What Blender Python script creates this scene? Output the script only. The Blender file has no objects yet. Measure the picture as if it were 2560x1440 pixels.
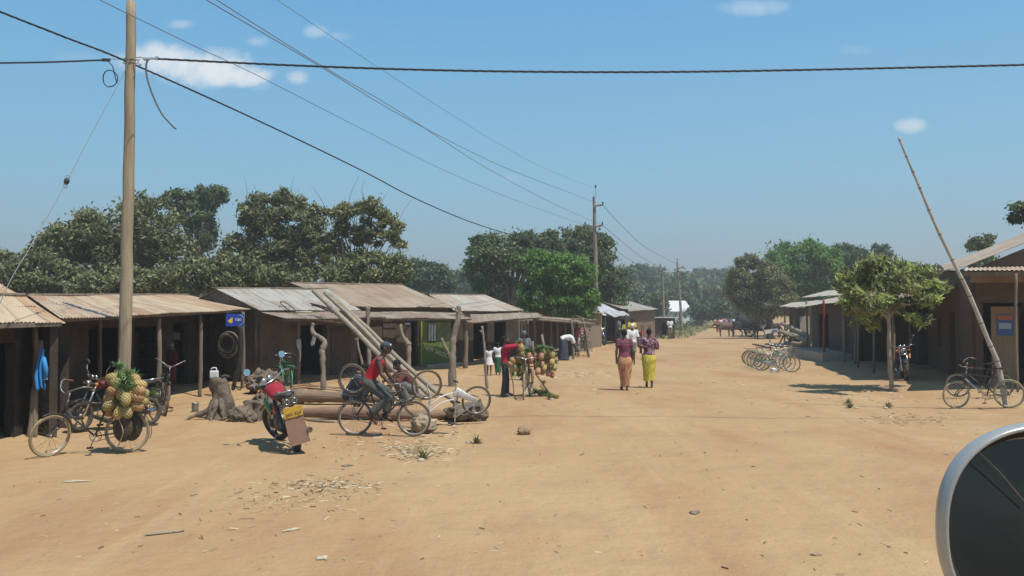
import bpy, math, random
import numpy as np
from mathutils import Vector, Matrix, Euler, noise as mnoise
random.seed(7); RNG = np.random.default_rng(7)
PI = math.pi
sc = bpy.context.scene
COL = sc.collection
# ---------------- camera ----------------
FP = 2217.0; CZ = 2.1; TILT = math.atan(60 / FP)
cd = bpy.data.cameras.new('camera'); cam = bpy.data.objects.new('camera', cd); COL.objects.link(cam)
cam.location = (0, 0, CZ); cam.rotation_euler = (PI / 2 + TILT, 0, 0)
cd.sensor_width = 36; cd.lens = 36 * FP / 2560; cd.clip_start = 0.05; cd.clip_end = 9000
sc.camera = cam
# ---------------- world, sun ----------------
SUN_EL = math.radians(66); SUN_AZ_VEC = Vector((0.78, -0.62, 0)).normalized()   # towards the sun, horizontally
w = bpy.data.worlds.new('World'); sc.world = w; w.use_nodes = True
nt = w.node_tree; nt.nodes.clear()
def N(nt, t, **k):
    n = nt.nodes.new(t)
    for a, b in k.items(): setattr(n, a, b)
    return n
def mth(nt, op, a, b=None, c=None):
    n = N(nt, 'ShaderNodeMath', operation=op)
    for i, x in enumerate((a, b, c)):
        if x is None: continue
        if isinstance(x, (int, float)): n.inputs[i].default_value = x
        else: nt.links.new(x, n.inputs[i])
    return n.outputs[0]
out = N(nt, 'ShaderNodeOutputWorld'); bg = N(nt, 'ShaderNodeBackground')
sky = N(nt, 'ShaderNodeTexSky', sky_type='NISHITA', sun_disc=False)
sky.sun_elevation = SUN_EL
sky.sun_rotation = math.atan2(SUN_AZ_VEC.x, SUN_AZ_VEC.y)
sky.altitude = 600; sky.air_density = 1.0; sky.dust_density = 0.6; sky.ozone_density = 2.6
tc = N(nt, 'ShaderNodeTexCoord'); sp = N(nt, 'ShaderNodeSeparateXYZ'); nt.links.new(tc.outputs['Generated'], sp.inputs[0])
yy = mth(nt, 'MAXIMUM', sp.outputs[1], 0.02)
cu = mth(nt, 'DIVIDE', sp.outputs[0], yy); cv = mth(nt, 'DIVIDE', sp.outputs[2], yy)
nz = N(nt, 'ShaderNodeTexNoise'); nz.inputs['Scale'].default_value = 26; nz.inputs['Detail'].default_value = 7; nz.inputs['Roughness'].default_value = .62
nt.links.new(tc.outputs['Generated'], nz.inputs['Vector'])
nzs = mth(nt, 'MULTIPLY', mth(nt, 'SUBTRACT', nz.outputs['Fac'], .5), 3.4)
tot = None
for (px, py, rx, ry, al, soft) in [(400, 142, 95, 42, .75, .95), (500, 165, 130, 52, .85, .95), (575, 188, 115, 30, .8, 1.0), (330, 150, 70, 30, .4, .7), (445, 55, 40, 14, .4, .6), (640, 98, 32, 14, .38, .6), (738, 190, 34, 20, .5, .7),
        (785, 72, 34, 18, .4, .6), (845, 85, 34, 12, .25, .5), (1880, 12, 90, 24, .42, .6), (2292, 312, 44, 20, .55, .7), (640, 210, 40, 16, .25, .6), (1270, 445, 30, 10, .16, .5), (2160, 120, 60, 14, .1, .5), (180, 140, 60, 18, .14, .5)]:
    u0 = (px - 1280) / FP; v0 = (780 - py) / FP; a = rx / FP; b = ry / FP
    e = mth(nt, 'ADD', mth(nt, 'POWER', mth(nt, 'DIVIDE', mth(nt, 'SUBTRACT', cu, u0), a), 2), mth(nt, 'POWER', mth(nt, 'DIVIDE', mth(nt, 'SUBTRACT', cv, v0), b), 2))
    m = mth(nt, 'SUBTRACT', 1.0, e)
    m = mth(nt, 'ADD', m, nzs)
    mr = N(nt, 'ShaderNodeMapRange', interpolation_type='SMOOTHSTEP'); mr.inputs[1].default_value = -0.35; mr.inputs[2].default_value = 1.1 / soft
    mr.inputs[4].default_value = al; nt.links.new(m, mr.inputs[0])
    tot = mr.outputs[0] if tot is None else mth(nt, 'MAXIMUM', tot, mr.outputs[0])
front = mth(nt, 'GREATER_THAN', sp.outputs[1], 0.05)
tot = mth(nt, 'MULTIPLY', tot, front)
mx = N(nt, 'ShaderNodeMixRGB'); nt.links.new(tot, mx.inputs[0])
rp = N(nt, 'ShaderNodeValToRGB'); el = rp.color_ramp.elements   # dry season sky: pale dusty horizon, deeper blue above
for i_, (z_, c_) in enumerate([(0.0, (.30, .46, .55)), (.05, (.265, .535, .68)), (.14, (.19, .55, .80)), (.33, (.09, .40, .75)), (1.0, (.07, .20, .42))]):
    e_ = el[i_] if i_ < 2 else el.new(z_)
    e_.position = z_; e_.color = (*c_, 1)
nt.links.new(sp.outputs[2], rp.inputs[0])
gm_ = N(nt, 'ShaderNodeMixRGB', blend_type='MULTIPLY'); gm_.inputs[0].default_value = 1; gm_.inputs[2].default_value = (7.6, 7.6, 7.6, 1); nt.links.new(rp.outputs[0], gm_.inputs[1])
hs = N(nt, 'ShaderNodeMixRGB'); hs.inputs[0].default_value = .85
nt.links.new(sky.outputs[0], hs.inputs[1]); nt.links.new(gm_.outputs[0], hs.inputs[2]); nt.links.new(hs.outputs[0], mx.inputs[1])
mx.inputs[2].default_value = (7.6, 7.7, 7.7, 1)
nt.links.new(mx.outputs[0], bg.inputs[0]); nt.links.new(bg.outputs[0], out.inputs[0])
bg.inputs[1].default_value = 0.10
ld = bpy.data.lights.new('sun', 'SUN'); ld.energy = 4.0; ld.angle = math.radians(.5); ld.color = (1, .95, .86)
sun = bpy.data.objects.new('sun', ld); COL.objects.link(sun)
sdir = (SUN_AZ_VEC * math.cos(SUN_EL) + Vector((0, 0, math.sin(SUN_EL))))
sun.rotation_euler = sdir.to_track_quat('Z', 'Y').to_euler(); sun.location = (0, 0, 60)
sc.view_settings.view_transform = 'Standard'; sc.view_settings.look = 'None'; sc.view_settings.gamma = 1; sc.view_settings.use_curve_mapping = False
sc.view_settings.exposure = 0.47
sc.cycles.max_bounces = 6; sc.cycles.diffuse_bounces = 3; sc.cycles.transparent_max_bounces = 6; sc.cycles.volume_bounces = 0
# ---------------- terrain & pixel helpers ----------------
def sst(a, b, x):
    t = np.clip((x - a) / (b - a), 0, 1); return t * t * (3 - 2 * t)
def gz(x, y):
    x = np.asarray(x, float); y = np.asarray(y, float)
    z = .025 * np.sin(x * .55 + .3) * np.sin(y * .37 + 1) + .012 * np.sin(x * 1.7 + y * .9) * np.sin(y * 1.3 - x * .4)
    z = z * sst(3, 9, np.hypot(x, y))
    left = -8.2 + .0 * y
    rl = np.where(y < 24, left, -8.0 + (y - 24) * .56)          # foot of the left row
    z = z + .10 * sst(0.9, -.6, x - rl) * (1 - sst(60, 80, y))
    rr = 10.3 + (y - 20) * .13
    z = z + .12 * sst(-.6, 1.4, x - rr) * (1 - sst(55, 75, y))
    z = z + 6.0 * sst(105, 420, y) - .25 * sst(50, 95, y) * (1 - sst(100, 160, y))
    z = z + .5 * np.sin(x * .03 + 1) * sst(120, 250, y)
    return z
def P(px, py, d):
    u = (px - 1280) / FP; v = (720 - py) / FP
    yy = math.cos(TILT) - v * math.sin(TILT); zz = math.sin(TILT) + v * math.cos(TILT)
    return Vector((u * d / yy, d, CZ + zz * d / yy))
def G(px, py):
    z = 0.0
    for _ in range(12):
        u = (px - 1280) / FP; v = (720 - py) / FP
        yy = math.cos(TILT) - v * math.sin(TILT); zz = math.sin(TILT) + v * math.cos(TILT)
        t = (z - CZ) / zz
        z = float(gz(u * t, yy * t))
    return Vector((u * t, yy * t, z))
def GD(px, d):
    x = (px - 1280) / FP * d; return Vector((x, d, float(gz(x, d))))
def onz(x, y): return Vector((x, y, float(gz(x, y))))
# ---------------- materials ----------------
def lin(c): return tuple(((x / 255) / 12.92 if x / 255 <= .04045 else ((x / 255 + .055) / 1.055) ** 2.4) for x in c)
MATS = {}
def mat(name, c1, c2=None, scale=4, rough=.8, metal=0, bump=0, stretch=(1, 1, 1), detail=5, spec=.3, lo=.35, hi=.65, coord='Object', trans=0, bscale=None):
    if name in MATS: return MATS[name]
    m = bpy.data.materials.new(name); m.use_nodes = True; nt = m.node_tree
    b = nt.nodes['Principled BSDF']; b.inputs['Roughness'].default_value = rough; b.inputs['Metallic'].default_value = metal
    b.inputs['Specular IOR Level'].default_value = spec
    b.inputs['Base Color'].default_value = (*c1, 1)
    tc = N(nt, 'ShaderNodeTexCoord'); mp = N(nt, 'ShaderNodeMapping'); mp.inputs['Scale'].default_value = stretch
    nt.links.new(tc.outputs[coord], mp.inputs[0])
    if c2 is not None:
        n = N(nt, 'ShaderNodeTexNoise'); n.inputs['Scale'].default_value = scale; n.inputs['Detail'].default_value = detail; n.inputs['Roughness'].default_value = .6
        nt.links.new(mp.outputs[0], n.inputs['Vector'])
        r = N(nt, 'ShaderNodeMapRange'); r.inputs[1].default_value = lo; r.inputs[2].default_value = hi; nt.links.new(n.outputs['Fac'], r.inputs[0])
        x = N(nt, 'ShaderNodeMixRGB'); x.inputs[1].default_value = (*c1, 1); x.inputs[2].default_value = (*c2, 1)
        nt.links.new(r.outputs[0], x.inputs[0]); nt.links.new(x.outputs[0], b.inputs['Base Color'])
    if bump:
        n2 = N(nt, 'ShaderNodeTexNoise'); n2.inputs['Scale'].default_value = bscale or scale * 3; n2.inputs['Detail'].default_value = 6
        nt.links.new(mp.outputs[0], n2.inputs['Vector'])
        bp = N(nt, 'ShaderNodeBump'); bp.inputs['Strength'].default_value = bump; bp.inputs['Distance'].default_value = .03
        nt.links.new(n2.outputs['Fac'], bp.inputs['Height']); nt.links.new(bp.outputs[0], b.inputs['Normal'])
    MATS[name] = m; return m
def attrmat(name, cols, rough=.6, trans=.25, spec=.25):
    """leaf material: colour picked per leaf from the 'v' attribute"""
    if name in MATS: return MATS[name]
    m = bpy.data.materials.new(name); m.use_nodes = True; nt = m.node_tree
    b = nt.nodes['Principled BSDF']; b.inputs['Roughness'].default_value = rough; b.inputs['Specular IOR Level'].default_value = spec
    a = N(nt, 'ShaderNodeAttribute', attribute_name='v'); r = N(nt, 'ShaderNodeValToRGB')
    el = r.color_ramp.elements
    while len(el) < len(cols): el.new(.5)
    for i, c in enumerate(cols): el[i].position = i / (len(cols) - 1); el[i].color = (*c, 1)
    nt.links.new(a.outputs['Fac'], r.inputs[0]); nt.links.new(r.outputs[0], b.inputs['Base Color'])
    if trans:
        t = N(nt, 'ShaderNodeBsdfTranslucent'); nt.links.new(r.outputs[0], t.inputs[0])
        mxs = N(nt, 'ShaderNodeMixShader'); mxs.inputs[0].default_value = trans
        nt.links.new(b.outputs[0], mxs.inputs[1]); nt.links.new(t.outputs[0], mxs.inputs[2])
        nt.links.new(mxs.outputs[0], nt.nodes['Material Output'].inputs[0])
    MATS[name] = m; return m
def roofmat(name, base, rust, dark, rustlo, rusthi, metal=.15, rough=.55, panel=.8):
    """corrugated iron: panels of slightly different age, rust running down the slope (UV in metres)"""
    m = bpy.data.materials.new(name); m.use_nodes = True; nt = m.node_tree
    b = nt.nodes['Principled BSDF']; b.inputs['Roughness'].default_value = rough; b.inputs['Metallic'].default_value = metal
    uv = N(nt, 'ShaderNodeUVMap'); s = N(nt, 'ShaderNodeSeparateXYZ'); nt.links.new(uv.outputs[0], s.inputs[0])
    pid = mth(nt, 'FLOOR', mth(nt, 'DIVIDE', s.outputs[0], panel)); row = mth(nt, 'FLOOR', mth(nt, 'DIVIDE', s.outputs[1], 1.9))
    cb = N(nt, 'ShaderNodeCombineXYZ'); nt.links.new(pid, cb.inputs[0]); nt.links.new(row, cb.inputs[1])
    wn = N(nt, 'ShaderNodeTexWhiteNoise', noise_dimensions='2D'); nt.links.new(cb.outputs[0], wn.inputs['Vector'])
    mp = N(nt, 'ShaderNodeMapping'); mp.inputs['Scale'].default_value = (2.4, .55, 1); nt.links.new(uv.outputs[0], mp.inputs[0])
    n1 = N(nt, 'ShaderNodeTexNoise'); n1.inputs['Scale'].default_value = 1.3; n1.inputs['Detail'].default_value = 8; n1.inputs['Roughness'].default_value = .68
    nt.links.new(mp.outputs[0], n1.inputs['Vector'])
    f = mth(nt, 'ADD', n1.outputs['Fac'], mth(nt, 'MULTIPLY', mth(nt, 'SUBTRACT', wn.outputs['Value'], .5), .28))
    r = N(nt, 'ShaderNodeMapRange'); r.inputs[1].default_value = rustlo; r.inputs[2].default_value = rusthi; nt.links.new(f, r.inputs[0])
    x = N(nt, 'ShaderNodeMixRGB'); x.inputs[1].default_value = (*base, 1); x.inputs[2].default_value = (*rust, 1); nt.links.new(r.outputs[0], x.inputs[0])
    mp2 = N(nt, 'ShaderNodeMapping'); mp2.inputs['Scale'].default_value = (5, .7, 1); nt.links.new(uv.outputs[0], mp2.inputs[0])
    n2 = N(nt, 'ShaderNodeTexNoise'); n2.inputs['Scale'].default_value = 1.1; n2.inputs['Detail'].default_value = 6; nt.links.new(mp2.outputs[0], n2.inputs['Vector'])
    r2 = N(nt, 'ShaderNodeMapRange'); r2.inputs[1].default_value = .52; r2.inputs[2].default_value = .72; r2.inputs[4].default_value = .8; nt.links.new(n2.outputs['Fac'], r2.inputs[0])
    x2 = N(nt, 'ShaderNodeMixRGB'); x2.inputs[2].default_value = (*dark, 1); nt.links.new(r2.outputs[0], x2.inputs[0]); nt.links.new(x.outputs[0], x2.inputs[1])
    # overlaps between sheets
    fr = mth(nt, 'FRACT', mth(nt, 'DIVIDE', s.outputs[0], panel)); ov = mth(nt, 'LESS_THAN', fr, .045)
    x3 = N(nt, 'ShaderNodeMixRGB'); x3.inputs[2].default_value = (*dark, 1); nt.links.new(mth(nt, 'MULTIPLY', ov, .55), x3.inputs[0]); nt.links.new(x2.outputs[0], x3.inputs[1])
    nt.links.new(x3.outputs[0], b.inputs['Base Color']); MATS[name] = m; return m
# ---------------- mesh builder ----------------
def frame(d, side=None):
    d = Vector(d).normalized()
    s = Vector(side) if side is not None else (Vector((0, 0, 1)) if abs(d.z) < .95 else Vector((1, 0, 0))).cross(d)
    s = (s - d * s.dot(d))
    if s.length < 1e-6: s = d.orthogonal()
    s.normalize(); return s, d.cross(s)
class M:
    def __init__(s): s.v = []; s.f = []; s.uv = None
    def add(s, vs, fs):
        o = len(s.v); s.v += [tuple(x) for x in vs]; s.f += [tuple(i + o for i in q) for q in fs]
    def box(s, c, sz, rot=None):
        hx, hy, hz = (a / 2 for a in sz); c = Vector(c)
        vs = [Vector((x, y, z)) for x in (-hx, hx) for y in (-hy, hy) for z in (-hz, hz)]
        if rot is not None:
            R = rot if isinstance(rot, Matrix) else Euler(rot).to_matrix()
            vs = [R @ v for v in vs]
        s.add([c + v for v in vs], [(0, 1, 3, 2), (4, 6, 7, 5), (0, 4, 5, 1), (2, 3, 7, 6), (0, 2, 6, 4), (1, 5, 7, 3)]); return s
    def beam(s, a, b, wd, h, up=(0, 0, 1)):
        a = Vector(a); b = Vector(b); d = (b - a); L = d.length; d.normalize()
        sd = d.cross(Vector(up))
        if sd.length < 1e-4: sd = d.orthogonal()
        sd.normalize(); u = sd.cross(d)
        vs = [p + sd * x * wd / 2 + u * z * h / 2 for p in (a, b) for x in (-1, 1) for z in (-1, 1)]
        s.add(vs, [(0, 1, 3, 2), (4, 6, 7, 5), (0, 4, 5, 1), (2, 3, 7, 6), (0, 2, 6, 4), (1, 5, 7, 3)]); return s
    def tube(s, pts, r, seg=8, side=None, cap=True, closed=False):
        pts = [Vector(p) for p in pts]; n = len(pts)
        rr = r if isinstance(r, (list, tuple)) else [r] * n
        vs = []; fs = []; prev = side
        for i, p in enumerate(pts):
            if closed: d = pts[(i + 1) % n] - pts[i - 1]
            else: d = pts[min(i + 1, n - 1)] - pts[max(i - 1, 0)]
            if d.length < 1e-9: d = Vector((0, 0, 1))
            sd, up = frame(d, side if side is not None else prev)
            if side is None: prev = sd
            a, b = rr[i] if isinstance(rr[i], (tuple, list)) else (rr[i], rr[i])
            for k in range(seg):
                t = 2 * PI * k / seg; vs.append(p + sd * math.cos(t) * a + up * math.sin(t) * b)
        m = n if closed else n - 1
        for i in range(m):
            j = (i + 1) % n
            for k in range(seg):
                k2 = (k + 1) % seg; fs.append((i * seg + k, i * seg + k2, j * seg + k2, j * seg + k))
        if cap and not closed: fs.append(tuple(reversed(range(seg)))); fs.append(tuple((n - 1) * seg + k for k in range(seg)))
        s.add(vs, fs); return s
    def torus(s, c, axis, R, r, seg=28, ms=6, arc=None, flat=1.0):
        c = Vector(c); a, b = frame(axis); pts = []
        t0, t1 = arc if arc else (0, 2 * PI)
        ax = Vector(axis).normalized()
        n = seg
        for i in range(n + (1 if arc else 0)):
            t = t0 + (t1 - t0) * i / n; pts.append(c + a * math.cos(t) * R + b * math.sin(t) * R)
        s.tube(pts, [(r, r * flat)] * len(pts) if flat != 1 else r, ms, side=ax, closed=not arc); return s
    def ell(s, c, r, seg=12, rings=8, rot=None):
        c = Vector(c); r = r if isinstance(r, (tuple, list)) else (r, r, r); vs = []; fs = []
        R = (rot if isinstance(rot, Matrix) else Euler(rot).to_matrix()) if rot is not None else Matrix.Identity(3)
        vs.append(c + R @ Vector((0, 0, -r[2])))
        for i in range(1, rings):
            ph = -PI / 2 + PI * i / rings
            for k in range(seg):
                t = 2 * PI * k / seg; vs.append(c + R @ Vector((r[0] * math.cos(ph) * math.cos(t), r[1] * math.cos(ph) * math.sin(t), r[2] * math.sin(ph))))
        vs.append(c + R @ Vector((0, 0, r[2]))); top = len(vs) - 1
        for k in range(seg): fs.append((0, 1 + (k + 1) % seg, 1 + k)); fs.append((top, top - seg + k, top - seg + (k + 1) % seg))
        for i in range(rings - 2):
            for k in range(seg):
                a = 1 + i * seg + k; b = 1 + i * seg + (k + 1) % seg; fs.append((a, b, b + seg, a + seg))
        s.add(vs, fs); return s
    def cap(s, a, b, ra, rb, seg=10):
        """closed tapered capsule"""
        a = Vector(a); b = Vector(b); d = b - a; L = d.length
        if L < 1e-6: return s.ell(a, ra)
        d.normalize(); pts = []; rs = []
        for t in (-1, -.86, -.5): pts.append(a + d * ra * t); rs.append(ra * math.sqrt(max(1 - t * t, .0004)))
        pts.append(a); rs.append(ra); pts.append(b); rs.append(rb)
        for t in (.5, .86, 1): pts.append(b + d * rb * t); rs.append(rb * math.sqrt(max(1 - t * t, .0004)))
        return s.tube(pts, rs, seg)
    def sheet(s, a, b, c, d, nu=1, nv=1):
        """bilinear grid patch a-b (u) / d-c"""
        a, b, c, d = map(Vector, (a, b, c, d)); vs = []; fs = []
        for j in range(nv + 1):
            for i in range(nu + 1):
                u = i / nu; v = j / nv; vs.append(a.lerp(b, u).lerp(d.lerp(c, u), v))
        for j in range(nv):
            for i in range(nu):
                k = j * (nu + 1) + i; fs.append((k, k + 1, k + nu + 2, k + nu + 1))
        s.add(vs, fs); return s
    def xf(s, mtx):
        s.v = [tuple(mtx @ Vector(p)) for p in s.v]; return s
    def build(s, name, m=None, parent=None, world=False, smooth=False, remesh=0, smooth_it=2, attr=None):
        me = bpy.data.meshes.new(name)
        off = parent.location if (world and parent is not None) else Vector((0, 0, 0))
        vs = [(p[0] - off[0], p[1] - off[1], p[2] - off[2]) for p in s.v] if off.length else s.v
        me.from_pydata(vs, [], s.f); me.update()
        if smooth: me.shade_smooth()
        if s.uv is not None:
            l = me.uv_layers.new(name='UVMap'); arr = np.array([s.uv[i] for f in s.f for i in f], float).ravel(); l.data.foreach_set('uv', arr)
        o = bpy.data.objects.new(name, me); COL.objects.link(o)
        if m is not None: me.materials.append(m)
        if parent is not None: o.parent = parent
        if remesh:
            r = o.modifiers.new('skin', 'REMESH'); r.mode = 'VOXEL'; r.voxel_size = remesh; r.use_smooth_shade = True
            if smooth_it: k = o.modifiers.new('soft', 'SMOOTH'); k.iterations = smooth_it; k.factor = .5
        return o
def empty(name, loc, rz=0, rot=None):
    o = bpy.data.objects.new(name, None); COL.objects.link(o); o.location = loc; o.rotation_euler = rot if rot is not None else (0, 0, rz)
    o.empty_display_size = .2; return o
def tag(o, label=None, cat=None, group=None, kind=None):
    if label: o['label'] = label
    if cat: o['category'] = cat
    if group: o['group'] = group
    if kind: o['kind'] = kind
    return o
def thing(name, loc, label, cat, group=None, rz=0, rot=None): return tag(empty(name, loc, rz, rot), label, cat, group)
KIDS = {}
def children(o): return [c for c in bpy.data.objects if c.parent == o]
def copy_tree(o, parent=None):
    c = o.copy(); COL.objects.link(c)
    if parent is not None: c.parent = parent
    for ch in children(o): copy_tree(ch, c)
    return c
def corr(c00, c10, c11, c01, pitch=.11, amp=.014, rows=5, jag=.05, seed=0, per=4, sag=.02):
    """corrugated sheet roof; c00,c10 upper edge, c11,c01 lower edge (eave)"""
    c00, c10, c11, c01 = map(Vector, (c00, c10, c11, c01)); rnd = random.Random(seed)
    L = max((c10 - c00).length, (c11 - c01).length); n = int(L / pitch) * per
    nrm = (c10 - c00).cross(c01 - c00).normalized()
    if nrm.z < 0: nrm = -nrm
    m = M(); m.uv = []; vs = []; fs = []; S = ((c01 - c00).length + (c11 - c10).length) / 2
    jl = [rnd.uniform(-jag, jag) for _ in range(int(L / .8) + 3)]; jh = [rnd.uniform(0, .012) for _ in jl]
    for j in range(rows + 1):
        v = j / rows
        for i in range(n + 1):
            u = i / n; k = int(u * L / .8)
            vv = v if j < rows else 1 + jl[k] / S
            p = c00.lerp(c10, u).lerp(c01.lerp(c11, u), vv)
            p = p + nrm * (amp * math.sin(2 * PI * u * L / pitch) + jh[k] - sag * math.sin(PI * v) * math.sin(PI * min(u * 2.7 % 1, 1)) + .012 * math.sin(u * L * 1.3 + seed))
            vs.append(p); m.uv.append((u * L + seed * 1.7, vv * S + seed))
    for j in range(rows):
        for i in range(n):
            k = j * (n + 1) + i; fs.append((k, k + n + 1, k + n + 2, k + 1))
    m.add(vs, fs); return m
def crook(pts, r, seg=8, seed=0, sub=4, rough=.14):
    """crooked natural pole through control points"""
    rnd = random.Random(seed); pts = [Vector(p) for p in pts]; n = len(pts)
    rr = r if isinstance(r, (list, tuple)) else [r] * n; o = []; q = []
    for i in range(n - 1):
        p0 = pts[max(i - 1, 0)]; p1 = pts[i]; p2 = pts[i + 1]; p3 = pts[min(i + 2, n - 1)]
        for k in range(sub):
            t = k / sub; a = .5 * ((2 * p1) + (p2 - p0) * t + (2 * p0 - 5 * p1 + 4 * p2 - p3) * t * t + (3 * p1 - p0 - 3 * p2 + p3) * t ** 3)
            ra = rr[i] + (rr[i + 1] - rr[i]) * t
            o.append(a + Vector((rnd.gauss(0, 1), rnd.gauss(0, 1), 0)) * ra * .08); q.append(ra * (1 + rnd.uniform(-rough, rough)))
    o.append(pts[-1]); q.append(rr[-1]); m = M(); m.tube(o, q, seg); return m
def smoothpts(pts, sub=8):
    pts = [Vector(p) for p in pts]; n = len(pts); o = []
    for i in range(n - 1):
        p0 = pts[max(i - 1, 0)]; p1 = pts[i]; p2 = pts[i + 1]; p3 = pts[min(i + 2, n - 1)]
        for k in range(sub):
            t = k / sub; o.append(.5 * ((2 * p1) + (p2 - p0) * t + (2 * p0 - 5 * p1 + 4 * p2 - p3) * t * t + (3 * p1 - p0 - 3 * p2 + p3) * t ** 3))
    o.append(pts[-1]); return o
def textmesh(txt, size, extrude=.001, name='lettering', m=None, parent=None, mtx=None, align='CENTER'):
    c = bpy.data.curves.new('t', 'FONT'); c.body = txt; c.size = size; c.extrude = extrude; c.align_x = align; c.align_y = 'CENTER'; c.resolution_u = 2
    o = bpy.data.objects.new('t', c); COL.objects.link(o); bpy.context.view_layer.update()
    dg = bpy.context.evaluated_depsgraph_get(); me = bpy.data.meshes.new_from_object(o.evaluated_get(dg))
    bpy.data.objects.remove(o); me.name = name
    if mtx is not None: me.transform(mtx)
    r = bpy.data.objects.new(name, me); COL.objects.link(r)
    if m: me.materials.clear(); me.materials.append(m)
    if parent: r.parent = parent
    return r
# shared materials
sand_c = (.41, .245, .125)
wood_grey = mat('weathered_wood', (.13, .10, .075), (.23, .185, .14), 6, .9, bump=.5, stretch=(1, 1, .15), bscale=20)
wood_tan = mat('tan_wood', (.30, .20, .12), (.42, .31, .2), 5, .85, bump=.4)
wood_dark = mat('dark_wood', (.045, .033, .025), (.09, .065, .048), 6, .9, bump=.4, stretch=(1, 1, .2))
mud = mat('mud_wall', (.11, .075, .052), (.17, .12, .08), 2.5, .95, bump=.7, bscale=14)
mud_d = mat('shade_toned_mud', (.035, .027, .022), (.065, .05, .038), 2, .95, bump=.6, bscale=14)  # darker copy of the mud, with the eave shade put into its colour
cement = mat('cement', (.34, .31, .26), (.25, .22, .18), 2, .9, bump=.2)
interior = mat('dark_interior', (.02, .017, .015), (.035, .03, .025), 3, .9)
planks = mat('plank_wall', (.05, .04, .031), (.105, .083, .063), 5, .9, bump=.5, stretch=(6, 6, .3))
black = mat('black_rubber', (.02, .019, .018), (.035, .03, .027), 8, .75)
chrome = mat('chrome', (.62, .62, .62), (.4, .39, .37), 12, .25, metal=.9)
steel = mat('dull_steel', (.32, .31, .29), (.2, .17, .14), 14, .45, metal=.6)
rust_roof = roofmat('rusty_iron', (.50, .385, .25), (.40, .235, .125), (.22, .14, .09), .42, .64)
grey_roof = roofmat('grey_iron', (.40, .375, .32), (.31, .25, .19), (.18, .14, .105), .50, .66, metal=.2)
brown_roof = roofmat('brown_iron', (.36, .29, .21), (.29, .195, .125), (.165, .12, .088), .38, .64)
pale_roof = roofmat('pale_iron', (.43, .39, .32), (.38, .28, .2), (.22, .17, .12), .48, .7, metal=.2)
white_roof = roofmat('new_iron', (.62, .63, .63), (.45, .43, .4), (.3, .28, .26), .55, .8, metal=.3, rough=.4)
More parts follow.
